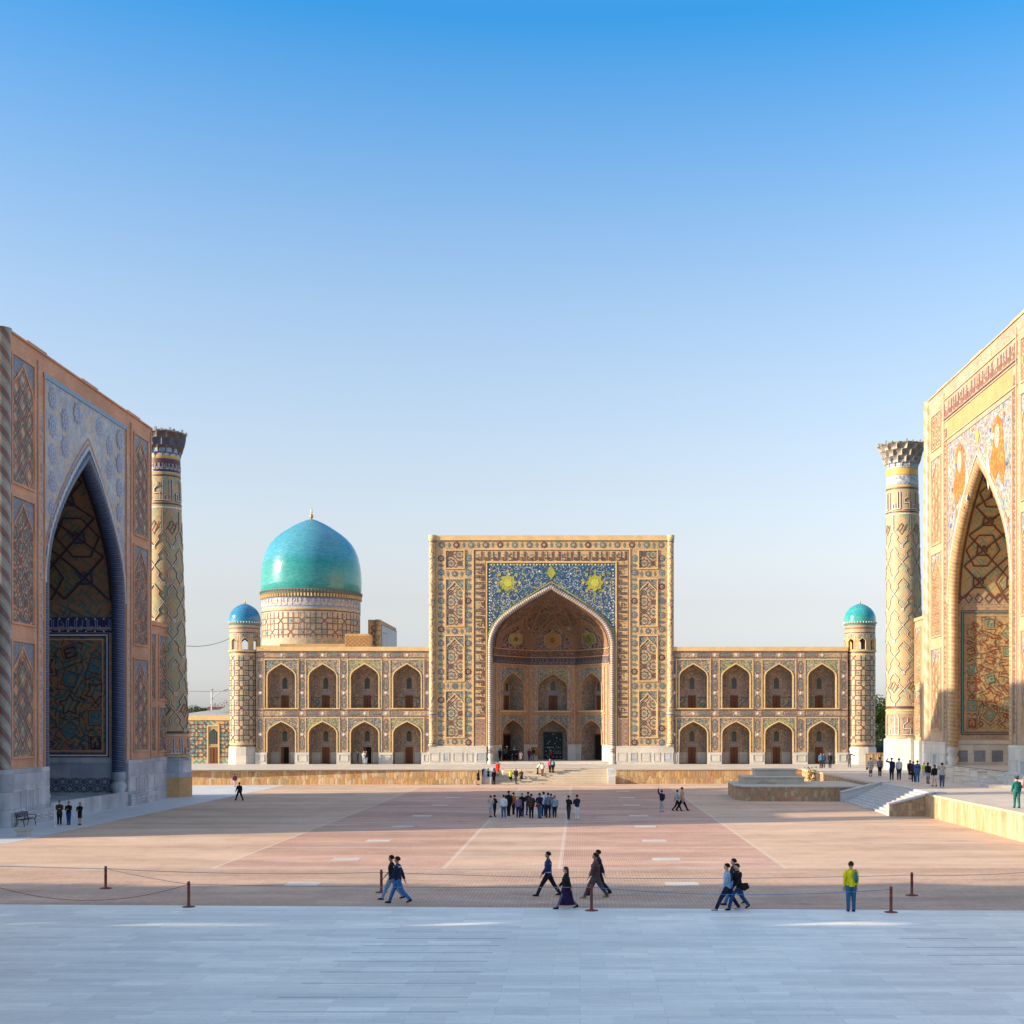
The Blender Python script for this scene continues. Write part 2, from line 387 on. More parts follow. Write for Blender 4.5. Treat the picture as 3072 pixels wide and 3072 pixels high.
def backwall(B, F, ap, vb, dep, m):
    for p, q in zip(ap, ap[1:]):
        if abs(q[0] - p[0]) < 1e-6: continue
        B.face([F(p[0], vb, -dep), F(q[0], vb, -dep), F(q[0], q[1], -dep), F(p[0], p[1], -dep)], m, [(p[0], vb), (q[0], vb), q, p])

def girih(B, F, u0, u1, v0, v1, p, m, w=.07, inside=None, dia=None, h=.02, phase=0):
    """interlaced octagon and cross lattice"""
    ins = (lambda u, v: u0 <= u <= u1 and v0 <= v <= v1 and (inside is None or inside(u, v)))
    nu = int((u1 - u0) / p) + 2; nv = int((v1 - v0) / p) + 2
    for i in range(-1, nu):
        for j in range(-1, nv):
            cu, cv = u0 + (i + .5) * p, v0 + (j + .5) * p
            if (i + j + phase) % 2 == 0:
                ribbon(B, F, star(cu, cv, p * .52, 8, .70), w, m, h, True, inside=ins)
                if dia and ins(cu, cv): fill(B, F, star(cu, cv, p * .2, 8, .7), dia, h)
            else:
                k = p * .5
                ribbon(B, F, [(cu - k, cv - k), (cu + k, cv + k)], w, m, h, inside=ins)
                ribbon(B, F, [(cu - k, cv + k), (cu + k, cv - k)], w, m, h, inside=ins)
                ribbon(B, F, [(cu - k * .55, cv), (cu, cv + k * .55), (cu + k * .55, cv), (cu, cv - k * .55)], w, m, h, True, inside=ins)
def octlat(B, F, u0, u1, v0, v1, p, m, w=.07, inside=None, h=.02, sub=None):
    """overlapping octagons: bands run orthogonally and bend round each knot, as on the towers"""
    ins = (lambda u, v: u0 <= u <= u1 and v0 <= v <= v1 and (inside is None or inside(u, v)))
    nu = int((u1 - u0) / p) + 2; nv = int((v1 - v0) / p) + 2
    for i in range(-1, nu + 1):
        for j in range(-1, nv + 1):
            for k in (0, .5):
                cu, cv = u0 + (i + k) * p, v0 + (j + k) * p
                r = p * .40; q = r * .414
                ribbon(B, F, [(cu - r, cv - q), (cu - q, cv - r), (cu + q, cv - r), (cu + r, cv - q), (cu + r, cv + q), (cu + q, cv + r), (cu - q, cv + r), (cu - r, cv + q)], w, m, h, True, inside=ins)

def weave(B, F, u0, u1, v0, v1, k, m, w=.07, h=.03, q=.24, sub=.2, dots=()):
    """crossing hexagons: paired lines that swap sides at an X half-way between the knots"""
    ins = lambda u, v: u0 <= u <= u1 and v0 <= v <= v1
    nu = int((u1 - u0) / k / 2) + 2; nv = int((v1 - v0) / k) + 2; uc = (u0 + u1) / 2; q *= k; t = .76 * k
    for i in range(-nu, nu + 1):
        for s in (-1, 1):
            pts = []; sg = s
            for j in range(-1, nv):
                if (i + j) % 2: continue
                y = v0 + (j + .5) * k; pts += [(uc + i * k + sg * q, y - t), (uc + i * k + sg * q, y + t)]; sg = -sg
            if len(pts) > 1: ribbon(B, F, pts, w, m, h, inside=ins, sub=sub)
    for j in range(-1, nv):
        for s in (-1, 1):
            pts = []; sg = s; y = v0 + (j + .5) * k
            for i in range(-nu, nu + 1):
                if (i + j) % 2: continue
                pts += [(uc + i * k - t, y + sg * q), (uc + i * k + t, y + sg * q)]; sg = -sg
            if len(pts) > 1: ribbon(B, F, pts, w, m, h, inside=ins, sub=sub)
            for i in range(-nu, nu + 1):
                x = uc + i * k
                if dots and ins(x, y) and s > 0:
                    if (i + j) % 2 == 0: fill(B, F, star(x, y, q * .62, 4, .75), dots[0], h)
                    elif len(dots) > 1:
                        for dx, dy in ((.5, .5), (-.5, .5)):
                            if ins(x + dx * k, y + dy * k): fill(B, F, star(x + dx * k, y + dy * k, q * .5, 4, .7), dots[1], h)
# kufic strokes: lists of polylines on a grid six units high, written right to left
def kufic(word):
    S = []; x = 0.0
    def v(h=6): S.append([(x, 0), (x, h), (x - .35, h + .35)])
    def base(a, b): S.append([(a, 0), (b, 0)])
    def loop(w=1.1, hh=1.5): S.append([(x, 0), (x, hh), (x - w, hh), (x - w, 0)])
    for ch in word:
        if ch == 'A': v(); x -= 1.1
        elif ch == 'L': v(); base(x, x - 1.15); x -= 1.15
        elif ch == 'M': loop(); base(x, x - 1.6); x -= 1.6
        elif ch == 'K': S.append([(x, 0), (x, 2.2), (x - 2.2, 2.2), (x - 2.2, 3.4), (x - .9, 4.4), (x - .9, 5.6)]); base(x, x - 2.6); x -= 3.4
        elif ch == 'H': loop(1.2, 2.0); base(x, x - 1.2); x -= 2.2
        elif ch == 'B': S.append([(x, 0), (x, 1.8)]); base(x, x - .9); x -= .9
        elif ch == 'Q': loop(1.0, 2.2); base(x, x - 1.4); x -= 1.4
        elif ch == 'J': S.append([(x + .2, 2.6), (x - 1.4, 1.4), (x - .2, 0)]); base(x, x - 1.6); x -= 1.6
        elif ch == 'D': S.append([(x, 0), (x - 1.4, 0), (x - 1.4, 2.6), (x - .4, 2.6)]); x -= 2.3
        elif ch == 'h': S.append([(x, .8), (x, 1.6), (x - .7, 1.6)]); x -= 1.2
        elif ch == ' ': x -= .5
    return S, -x
WORDS = ['ALMLK LLH', 'ALBQAh LLH', 'ALJMD LLH']
def kufic_band(B, F, u0, u1, v0, hgt, m, w=.11, horiz=True, flip=False, words=WORDS, h=.025, orn=None, sub=None):
    """run of repeated phrases filling u0..u1 (length axis) from the right end"""
    k = hgt / 6.9; pos = u1; i = 0
    while True:
        S, W = kufic(words[i % len(words)]); i += 1
        if pos < u0 + 2 * k: break
        for pl in S:
            if pos + min(x for x, y in pl) * k < u0: continue
            pts = [(pos + x * k, v0 + y * k + .05) for x, y in pl]
            if not horiz:
                pts = [((-y if not flip else y), (x if not flip else -x)) for x, y in pts]
            ribbon(B, F, pts, w, m, h, sub=sub)
        if orn:
            for t in range(int(W / 2)):
                ou, ov = pos - (t * 2 + 1.2) * k, v0 + hgt * .62
                q = (ou, ov) if horiz else ((-ov, ou) if not flip else (ov, -ou))
                disc(B, F, q[0], q[1], .09, orn, 6, h=h - .008)
        pos -= (W + .6) * k
# ================================================================== TILYA-style madrasa in the middle (facade plane y=164)
TY = 164.0; TC = -3.52; TZ = 1.6
FT = Pl((0, TY), (1, 0), (0, -1))
tk = empty('madrasa', (TC, TY, TZ), 'wide central madrasa with a square tiled portal, two-storey arcades and a big turquoise dome', 'madrasa')
def rel(z_crop): return 31.6 - .01783 * z_crop

def rosette_col(B, u, v0, v1, step, w=.42, start=0):
    n = int((v1 - v0) / step + .5)
    cols = [slate, grnt, slate, maroon, grnt]
    for i in range(n + 1):
        v = v0 + (v1 - v0) * i / max(n, 1)
        c = cols[(i + start) % 5]
        disc(B, FT, u, v, w, c, 16, 8); disc(B, FT, u, v, w * .55, TANM, 8, h=.03); disc(B, FT, u, v, w * .3, slate, 8, h=.045)
        if i < n:
            vm = v + (v1 - v0) / n / 2
            fill(B, FT, [(u - w * 1.05, vm), (u - .12, vm + .17), (u + .12, vm + .17), (u + w * 1.05, vm), (u + .12, vm - .17), (u - .12, vm - .17)], grnt if i % 2 else slate)
TANM = plain('medallion_tan', (.38, .28, .17), .6)

# ---- portal block
B = MB()
HW = 14.9; ZT = 29.7
ap_out = arch_pts(TC, 7.2, 16.1, 6.9, 14)
spw = 7.86
arch_cell(B, FT, TC - spw, TC + spw, TZ, 26.3, ap_out, TZ, facade_tk, span_tk)
quad(B, FT, TC - HW, TC - spw, TZ, 26.3, facade_tk); quad(B, FT, TC + spw, TC + HW, TZ, 26.3, facade_tk)
quad(B, FT, TC - HW, TC + HW, 26.3, 29.1, facade_tk)
# body: sides, back, top
x0, x1 = TC - HW, TC + HW; yb = TY + 13
for xx in (x0, x1): B.face([(xx, TY, TZ), (xx, yb, TZ), (xx, yb, ZT), (xx, TY, ZT)], brick_tk, [(0, 0), (13, 0), (13, 28), (0, 28)])
B.face([(x0, yb, TZ), (x1, yb, TZ), (x1, yb, ZT), (x0, yb, ZT)], brick_tk)
B.face([(x0, TY, ZT), (x1, TY, ZT), (x1, yb, ZT), (x0, yb, ZT)], brick_tk)
B.box(x0 + .4, x1 - .4, TY - .16, TY, 29.1, 29.72, cream)
portal = B.build('portal', tk)
# ---- medallion border and kufic inscription
B = MB()
for sx in (-1, 1):
    rosette_col(B, TC + sx * 13.58, 2.35 + 1.9, 26.9, 1.72, .40, 0 if sx < 0 else 2)
    rosette_col(B, TC + sx * 10.22, 2.35 + 1.9, 26.9, 1.72, .40, 3)
    for vv in (25.0, 17.95, 11.2, 4.35): # gaps between the niche panels
        disc(B, FT, TC + sx * 11.9, vv, .36, slate, 16, 8); disc(B, FT, TC + sx * 11.9, vv, .16, TANM, 8, h=.035)
        for du in (-.85, .85): fill(B, FT, [(TC + sx * 11.9 + du, vv - .38), (TC + sx * 11.9 + du + .17, vv), (TC + sx * 11.9 + du, vv + .38), (TC + sx * 11.9 + du - .17, vv)], grnt)
n = 15
for i in range(n + 1):
    u = TC - 13.5 + 27.0 * i / n
    disc(B, FT, u, 28.55, .38, (slate, maroon, grnt)[i % 3], 16, 8); disc(B, FT, u, 28.55, .2, TANM, 8, h=.035)
    if i < n: fill(B, FT, [(u + .9, 28.17), (u + 1.07, 28.55), (u + .9, 28.93), (u + .73, 28.55)], grnt)
B.build('medallion_border', portal)
B = MB()
# raised brick fillets
for sx in (-1, 1):
    for uu, w in ((9.62, .16), (7.98, .14), (14.6, .10)):
        ribbon(B, FT, [(TC + sx * uu, 3.85), (TC + sx * uu, 28.02 if uu > 9 and uu < 10 else (29.1 if uu > 14 else 26.42))], w, cream, thick=.05)
    ribbon(B, FT, [(TC + sx * 9.47, 3.85), (TC + sx * 9.47, 27.95)], .06, maroon, thick=.01)
    ribbon(B, FT, [(TC + sx * 8.12, 3.85), (TC + sx * 8.12, 26.5)], .05, maroon, thick=.01)
ribbon(B, FT, [(TC - 9.7, 28.02), (TC + 9.7, 28.02)], .16, cream, thick=.052)
ribbon(B, FT, [(TC - 9.4, 27.9), (TC + 9.4, 27.9)], .06, maroon, thick=.01)
ribbon(B, FT, [(TC - 8.05, 26.42), (TC + 8.05, 26.42)], .14, cream, thick=.054)
ribbon(B, FT, [(TC - 15.0, 29.1), (TC + 15.0, 29.1)], .07, slate, thick=.03)
B.build('brick_fillet', portal)
B = MB()
kuf_tk = plain('umber_script', (.11, .065, .06), .5)
kufic_band(B, FT, TC - 9.3, TC + 9.25, 26.62, 1.15, kuf_tk, .115, orn=grnt)
def vband(sgn):
    if sgn < 0: kufic_band(B, FT, 7.3, 26.2, -(TC - 8.22), 1.12, kuf_tk, .115, horiz=False, orn=grnt)
    else: kufic_band(B, FT, -26.2, -7.3, TC + 8.22, 1.12, kuf_tk, .115, horiz=False, flip=True, orn=grnt)
vband(-1); vband(1)
for sx in (-1, 1): # geometric carpet below the inscription
    girih(B, FT, min(TC + sx * 8.25, TC + sx * 9.4), max(TC + sx * 8.25, TC + sx * 9.4), 3.9, 7.1, .58, pinkt, .06, dia=slate, h=.02)
    ribbon(B, FT, [(TC + sx * 8.15, 7.15), (TC + sx * 9.45, 7.15)], .1, cream, thick=.03)
B.build('kufic_inscription', portal)
# spandrel ornaments: yellow suns, scrolls, bead border
B = MB()
for sx in (-1, 1):
    cu, cv = TC + sx * 5.35, 23.9
    fill(B, FT, star(cu, cv, 1.12, 8, .74), yellow, .03)
    fill(B, FT, star(cu, cv, .55, 8, .8), plain('lemon', (.44, .44, .07), .4), .05)
    for a in range(8):
        t = a * PI / 4; fill(B, FT, star(cu + 1.45 * math.cos(t), cv + 1.42 * math.sin(t), .24 if a % 2 else .2, 4, .75, t), yellow if a % 4 else gold, .03)
    for k in range(9): # scrolls
        ang = k * .7; ccu, ccv = TC + sx * (1.8 + (k * 1.37) % 5.6), 21.6 + ((k * 2.31) % 4.0)
        if ccv < 16.1 + 6.9 * (1 - abs(ccu - TC) / 7.4) + 2.2: ccv = min(25.6, 16.1 + 6.9 * (1 - abs(ccu - TC) / 7.4) + 2.6)
        pts = [(ccu + (.25 + .055 * i) * math.cos(i * .5 + ang) * sx, ccv + (.2 + .05 * i) * math.sin(i * .5 + ang)) for i in range(14)]
        pts = [p for p in pts if p[1] < 25.9 and abs(p[0] - TC) < 7.5]
        if len(pts) > 3: ribbon(B, FT, pts, .05, plain('scroll_white', (.42, .43, .42)), .02)
    for k in range(26):
        v = 16.4 + k * .38
        if v < 25.8: disc(B, FT, TC + sx * 7.6, v, .1, plain('lemon', (.44, .44, .07)) if k % 2 else white_t, 6, h=.02)
    for k in range(18): # lower spandrel tendrils
        v = 17.2 + k * .3; u = TC + sx * (7.25 + .22 * math.sin(k * 1.3)); disc(B, FT, u, v, .07, white_t, 6)
fill(B, FT, [(TC, 24.3), (TC + .3, 24.7), (TC + .55, 25.1), (TC + .3, 25.5), (TC, 26.0), (TC - .3, 25.5), (TC - .55, 25.1), (TC - .3, 24.7)], yellow, .03)
for k in range(38): disc(B, FT, TC - 7.4 + k * .4, 26.12, .1, plain('lemon', (.44, .44, .07)) if k % 2 else white_t, 6, h=.02)
# flower heads
for k in range(150):
    u = TC + rnd.uniform(-7.4, 7.4); v = rnd.uniform(17, 25.8)
    if v > 16.1 + 7.6 * max(0, 1 - (abs(u - TC) / 8.3) ** 1.9) + .9: disc(B, FT, u, v, rnd.choice((.07, .09, .11)), rnd.choice((plain('scroll_white', (.42, .43, .42)), white_t, gold, plain('lemon', (.44, .44, .07)), teal)), 6, h=.016)
ribbon(B, FT, [(p[0], p[1]) for p in arch_pts(TC, 7.95, 16.1, 7.9, 14)], .12, yellow, .02)
B.build('spandrel_ornament', portal)
# rope moulding round the big arch
def striped(name, c1, c2, ku, kv, c3=None, rough=.4):
    t = NT(name); u = t.sep(t.uv())
    f = t.ma('FRACT', t.ma('ADD', t.ma('MULTIPLY', u[0], ku), t.ma('MULTIPLY', u[1], kv)))
    st = [(0, c1), (.5, c2)] if not c3 else [(0, c1), (.4, c2), (.62, c3), (.8, c2)]
    col = t.weather(t.ramp(f, st, True), .3, 2); MC[name] = t.fin(col, rough, .4); return MC[name]
rope_tk = striped('rope_moulding_glaze', (.48, .40, .32), (.15, .12, .14), 3.6, 1.0, (.30, .24, .24))
B = MB()
apm = arch_pts(TC, 7.52, 16.1, 7.2, 16)
path = [FT(TC - 7.52, z, .02) for z in [2.9 + i * .6 for i in range(22)]] + [FT(p[0], p[1], .02) for p in apm] + [FT(TC + 7.52, z, .02) for z in [2.9 + i * .6 for i in range(22)][::-1]]
B.tube(path, .30, rope_tk, 10)
for sx in (-1, 1): # marble vase feet
    B.lathe(TC + sx * 7.52, TY, [(.42, TZ), (.42, 1.95), (.26, 2.1), (.38, 2.45), (.36, 2.8), (.24, 3.0), (.3, 3.2), (.33, 3.85)], marb_tk, 12)
B.build('arch_moulding', portal)
# niche panels with star lattice
def niche_panel(name, par, F, uc, hw, v0, v1, back, lat, lw, spm, frm, p, arched=True, depth=.18, fr2=maroon, style=0):
    B = MB()
    quad(B, F, uc - hw, uc + hw, v0, v1, back, .006)
    frame(B, F, uc - hw, uc + hw, v0, v1, .13, frm, .02, .09)
    inside = None
    if arched:
        a = hw - .12; H = a * 1.25; vs = v1 - H - .35
        ap = arch_pts(uc, a, vs, H, 7)
        for q, r in zip(ap, ap[1:]): B.face([F(q[0], q[1], .022), F(r[0], r[1], .022), F(r[0], v1 - .05, .022), F(q[0], v1 - .05, .022)], spm, [q, r, (r[0], v1), (q[0], v1)])
        ribbon(B, F, outline(ap, v0 + .1), .11, frm, .03, thick=.04)
        inside = lambda u, v: v < vs or (v - vs) < H * (1 - (abs(u - uc) / a) ** 1.7) * .97
    if style == 0: girih(B, F, uc - hw + .1, uc + hw - .1, v0 + .1, v1 - .1, p, lat, lw, inside, grnt)
    elif style == 2: # stretched lozenges
        n = int((v1 - v0) / (p * 1.6)); 
        for i in range(n + 1):
            for s in (-1, 0, 1):
                cu, cv = uc + s * hw * .6, v0 + i * p * 1.6 + (p * .8 if s else 0)
                ribbon(B, F, [(cu - hw * .4, cv), (cu, cv + p * .9), (cu + hw * .4, cv), (cu, cv - p * .9)], lw, lat, .02, True, inside=lambda u, v: (inside is None or inside(u, v)) and v0 + .1 < v < v1 - .1 and abs(u - uc) < hw - .08, sub=.25)
                ribbon(B, F, [(cu - hw * .26, cv), (cu, cv + p * .5), (cu + hw * .26, cv), (cu, cv - p * .5)], lw * .7, lat, .02, True, inside=lambda u, v: (inside is None or inside(u, v)) and v0 + .1 < v < v1 - .1 and abs(u - uc) < hw - .08, sub=.25)
    else: octlat(B, F, uc - hw + .1, uc + hw - .1, v0 + .1, v1 - .1, p, lat, lw, inside)
    return B.build(name, par)
for sx in (-1, 1):
    uc = TC + sx * 11.88
    niche_panel('lattice_panel', portal, FT, uc, 1.16, 25.65, 27.9, panel_fill, maroon, .075, blue, cream, 1.1, arched=False)
    for i, (a, b) in enumerate(((18.55, 24.35), (11.8, 17.4), (4.85, 10.6))):
        niche_panel('lattice_panel', portal, FT, uc, 1.16, a, b, panel_fill, maroon, .075, span_a, cream, 1.15, style=0)
# dado
B = MB()
def dado_block(B, F, u0, u1, v0, v1, h, m, panels=3):
    for a, b, hh in ((v0, v1, h),):
        quad(B, F, u0, u1, a, b, m, hh)
        B.face([F(u0, b, 0), F(u1, b, 0), F(u1, b, hh), F(u0, b, hh)], m)
        for uu in (u0, u1): B.face([F(uu, a, 0), F(uu, b, 0), F(uu, b, hh), F(uu, a, hh)], m)
    pw = (u1 - u0) / panels
    for i in range(panels):
        c = u0 + (i + .5) * pw; k = .38 if i % 2 == 0 else .25
        frame(B, F, c - pw * k, c + pw * k, v0 + .35, v0 + (v1 - v0) * .62, .09, marb_st, h + .01, .03)
        quad(B, F, c - pw * k + .1, c + pw * k - .1, v0 + .42, v0 + (v1 - v0) * .62 - .06, marb_ul if i % 3 == 1 else m, h + .008)
for sx in (-1, 1):
    a, b = sorted((TC + sx * 7.95, TC + sx * (HW + .15)))
    B = MB(); dado_block(B, FT, a, b, TZ, 3.82, .28, marb_tk, 5); B.build('marble_dado', portal)
for sx in (-1, 1):
    B = MB(); cx = TC + sx * (HW - .24)
    B.lathe(cx, TY + .05, [(.5, 3.82), (.5, 4.0), (.40, 4.15), (.40, 7.5), (.45, 7.6), (.45, 7.8), (.40, 7.9), (.40, 28.9), (.42, 29.0), (.42, 29.2)], col_tk, 16)
    B.lathe(cx, TY + .05, [(.46, 29.2), (.48, 29.3), (.48, 29.74), (0, 29.76)], cream, 16)
    for z in (4.1, 7.7, 28.95): B.lathe(cx, TY + .05, [(.455, z - .07), (.455, z + .07)], blue, 16)
    B.build('corner_column', portal)

# ---- iwan: half octagon, two storeys, painted half dome
IP = [(-7.2, 0), (-7.05, 2.4), (-2.95, 8.0), (2.95, 8.0), (7.05, 2.4), (7.2, 0)]
iwan = empty('iwan', (TC, TY, 1.9)); iwan.parent = tk; iwan.matrix_parent_inverse = Matrix.Translation((-TC, -TY, -TZ)); iwan.location = (TC, TY, 1.9)
B = MB()
IZ = 1.9
B.face([(TC + x, TY + y, IZ) for x, y in IP], marb_tk, [(x, y) for x, y in IP])
B.face([(TC - 7.2, TY, TZ), (TC + 7.2, TY, TZ), (TC + 7.2, TY, IZ), (TC - 7.2, TY, IZ)], marb_tk)
segs = []
for (ax, ay), (bx, by) in zip(IP, IP[1:]):
    L = math.hypot(bx - ax, by - ay); d = ((bx - ax) / L, (by - ay) / L); segs.append((Pl((TC + ax, TY + ay), d, (d[1], -d[0])), L))
door_jobs = []
for k, (F, L) in enumerate(segs):
    if k in (0, 4):
        quad(B, F, 0, L, IZ, 3.9, marb_tk); quad(B, F, 0, L, 3.9, 16.1, niche_tk)
        for z in (3.95, 8.0, 14.0): ribbon(B, F, [(0, z), (L, z)], .12, cream2, thick=.04)
        continue
    c = L / 2; a = 1.93 if k == 2 else 2.2
    au = arch_pts(c, a, 11.1, 1.95, 8); al = arch_pts(c, a, 5.2, 1.9, 8)
    arch_cell(B, F, 0, L, 8.3, 14.0, au, 8.3, niche_tk, niche_tk); arch_cell(B, F, 0, L, IZ, 8.3, al, IZ, niche_tk, niche_tk)
    for zz in (IZ,):
        for s0, s1 in ((0, c - a), (c + a, L)): quad(B, F, s0, s1, IZ, 3.9, marb_tk, .02)
    for ap, vb, dep in ((au, 8.3, 2.2), (al, IZ, 2.2)):
        reveal(B, F, ap, vb, dep, niche_tk, mfloor=marb_tk)
        backwall(B, F, ap, vb, dep, niche_tk)
        ribbon(B, F, outline(ap, max(vb, 3.9 if vb < 3 else vb)), .15, cream2, thick=.05)
    fr = 2.4 if k == 2 else 2.7
    for v0, v1 in ((8.15, 13.75), (3.95, 7.75)):
        ribbon(B, F, [(c - fr, v0), (c - fr, v1), (c + fr, v1), (c + fr, v0)], .11, cream2, thick=.04)
    for ap, v1, sm in ((au, 13.7, span_b if k == 2 else span_a), (al, 7.7, span_a)):
        for q, r in zip(ap, ap[1:]): B.face([F(q[0], q[1] + .05, .012), F(r[0], r[1] + .05, .012), F(r[0], v1, .012), F(q[0], v1, .012)], sm, [q, r, (r[0], v1), (q[0], v1)])
    ribbon(B, F, [(.1, 8.0), (L - .1, 8.0)], .1, cream2, thick=.045); ribbon(B, F, [(c - fr, 8.15), (c + fr, 8.15)], .14, cream, thick=.08)
    for e in (.14, L - .14): ribbon(B, F, [(e, 3.9), (e, 14.0)], .18, cream2, thick=.06)
    door_jobs.append((F, c, k))
for F, L in segs:
    quad(B, F, 0, L, 14.0, 16.1, vault_tk)
    for z, m, w in ((14.08, cream2, .16), (15.1, cream2, .12), (16.0, cream2, .14)): ribbon(B, F, [(0, z), (L, z)], w, m, thick=.05)
    quad(B, F, 0, L, 14.2, 15.0, plain('smoky_band', (.07, .06, .08), .5), .02)
B.build('niche_wall', iwan)
B = MB()
for k in (1, 2, 3): kufic_band(B, segs[k][0], .1, segs[k][1] - .1, 14.25, .7, plain('pale_script', (.24, .20, .18), .6), .05, h=.035)
B.build('inscription_band', iwan)
# half dome
B = MB()
apv = arch_pts(0, 7.2, 16.1, 6.85, 14)
half = apv[:len(apv) // 2 + 1]   # left spring -> apex
base = []
for i in range(len(IP) - 1):
    (ax, ay), (bx, by) = IP[i], IP[i + 1]; n = (3, 6, 8, 6, 3)[i]
    for j in range(n): base.append((ax + (bx - ax) * j / n, ay + (by - ay) * j / n))
base.append(IP[-1])
def VF(a, b, h=0.0):
    """a 0..1 round the plan, b 0..1 up the profile"""
    x = a * (len(base) - 1); i = min(int(x), len(base) - 2); f = x - i
    px = base[i][0] + (base[i + 1][0] - base[i][0]) * f; py = base[i][1] + (base[i + 1][1] - base[i][1]) * f
    y = max(0, min(1, b)) * (len(half) - 1); j = min(int(y), len(half) - 2); g = y - j
    w = -(half[j][0] + (half[j + 1][0] - half[j][0]) * g) / 7.2; z = half[j][1] + (half[j + 1][1] - half[j][1]) * g
    w = max(w, 0.0)
    return (TC + px * w * (1 - h / 8), TY + py * (w ** 1.15) * (1 - h / 8), z - h * .5)
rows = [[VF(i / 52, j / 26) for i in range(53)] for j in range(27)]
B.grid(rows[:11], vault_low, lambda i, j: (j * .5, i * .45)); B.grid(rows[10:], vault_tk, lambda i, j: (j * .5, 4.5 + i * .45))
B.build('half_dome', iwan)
B = MB()
ribc = plain('vault_rib', (.235, .135, .085), .7)
def vr(pts, w=.006, m=ribc, h=.06):
    q = []
    for a, b in zip(pts, pts[1:]):
        for i in range(6): q.append((a[0] + (b[0] - a[0]) * i / 6, a[1] + (b[1] - a[1]) * i / 6))
    q.append(pts[-1]); k = hinc(B, h)
    for p, r in zip(q, q[1:]):
        dx, dy = r[0] - p[0], r[1] - p[1]; l = math.hypot(dx, dy * .6) or 1; nx, ny = -dy / l * w, dx / l * w * 1.4
        B.face([VF(p[0] - nx, p[1] - ny, k), VF(r[0] - nx, r[1] - ny, k), VF(r[0] + nx, r[1] + ny, k), VF(p[0] + nx, p[1] + ny, k)], m, [(0, 0), (1, 0), (1, 1), (0, 1)])
for a in (.115, .345, .655, .885):
    vr([(a, 0), (a - .02, .25), (a - .1 if a < .5 else a - .14, .62)]); vr([(a, 0), (a + .02, .25), (a + .14 if a < .5 else a + .1, .62)]); vr([(a, 0), (a, .7)])
for a0, a1 in ((.13, .33), (.36, .64), (.67, .87)):
    c = (a0 + a1) / 2; vr([(a0, .02), (a0 + .02, .2), (c, .52), (a1 - .02, .2), (a1, .02)], .008)
    vr([(a0 + .02, .02), (c, .44), (a1 - .02, .02)], .005)
for b in (.62, .75): vr([(.02 + .06 * i, b + (.05 if i % 2 else 0)) for i in range(17)], .008)
for a, s in ((.235, 1.0), (.5, 1.2), (.765, 1.0)):
    da, db = .055 * s, .13 * s
    for kk, mm in ((1.2, plain('pale_outline', (.30, .25, .19))), (1.05, mosaic('medallion_amber', [(3, (.30, .17, .05)), (2, (.22, .11, .04)), (1, (.32, .24, .10))], 7) if a != .765 else mosaic('medallion_olive', [(3, (.24, .22, .05)), (2, (.14, .16, .05)), (1, (.28, .24, .10))], 7)), (.3, plain('medallion_core', (.20, .08, .04)))):
        pts = [(a + da * kk * x, .17 + db * kk * y) for x, y in ((0, -1), (.35, -.6), (.75, -.45), (.8, 0), (.75, .45), (.35, .6), (0, 1), (-.35, .6), (-.75, .45), (-.8, 0), (-.75, -.45), (-.35, -.6))]
        B.face([VF(p[0], p[1], .2 + .25 * (1.3 - kk)) for p in pts], mm, pts)
for i in range(34):
    a, b = .06 + .88 * ((i * .618) % 1), .5 + .4 * ((i * .377) % 1)
    pts = [(a + .012 * math.cos(t * PI / 4), b + .02 * math.sin(t * PI / 4)) for t in range(8)]
    B.face([VF(p[0], p[1], .12) for p in pts], rnd.choice((plain('dim_gold', (.22, .15, .07)), plain('dim_tan', (.20, .15, .10)), plain('dim_slate', (.09, .10, .11)))), pts)
B.build('vault_ribbing', iwan)

# ---- doors and windows of recesses
door_mesh = {}
def make_door(par, F, c, z0, w, h, hh, open_=False):
    B = MB()
    quad(B, F, c - w / 2, c + w / 2, z0, z0 + h, dark_void if open_ else wood, hh)
    if open_: quad(B, F, c - w / 2 + .03, c - w / 2 + .35, z0 + .02, z0 + h - .05, wood, hh + .02)
    else:
        ribbon(B, F, [(c, z0 + .05), (c, z0 + h - .05)], .04, dark_void, hh + .01)
        for s in (-1, 1):
            for a, b in ((.08, .4), (.46, .9)): frame(B, F, c + s * w * .25 - w * .17, c + s * w * .25 + w * .17, z0 + h * a, z0 + h * b, .05, plain('door_rail', (.15, .06, .03), .6), hh + .01)
    o = B.build('door', par)
    G = MB(); ribbon(G, F, [(c - w / 2 - .12, z0), (c - w / 2 - .12, z0 + h + .1), (c + w / 2 + .12, z0 + h + .1), (c + w / 2 + .12, z0)], .12, TANM, hh, thick=.02)
    return o, G
grille = plain('window_grille', (.12, .15, .12), .6)
def make_window(par, F, c, z0, w, h, hh, arched=True):
    B = MB(); a = w / 2
    ap = arch_pts(c, a, z0 + h - a * 1.2, a * 1.2, 4) if arched else [(c - a, z0 + h), (c + a, z0 + h)]
    for p, q in zip(ap, ap[1:]): B.face([F(p[0], z0, hh), F(q[0], z0, hh), F(q[0], q[1], hh), F(p[0], p[1], hh)], glassd, [(p[0], z0), (q[0], z0), q, p])
    for i in range(int(h / .26)):
        for s in (-1, 0, 1):
            zc = z0 + .15 + i * .26; 
            if zc < z0 + h - a * .8: ribbon(B, F, [(c + s * a * .6 - .1, zc), (c + s * a * .6, zc + .12), (c + s * a * .6 + .1, zc), (c + s * a * .6, zc - .12)], .035, grille, hh + .01, True)
    return B.build('window', par), outline(ap, z0)
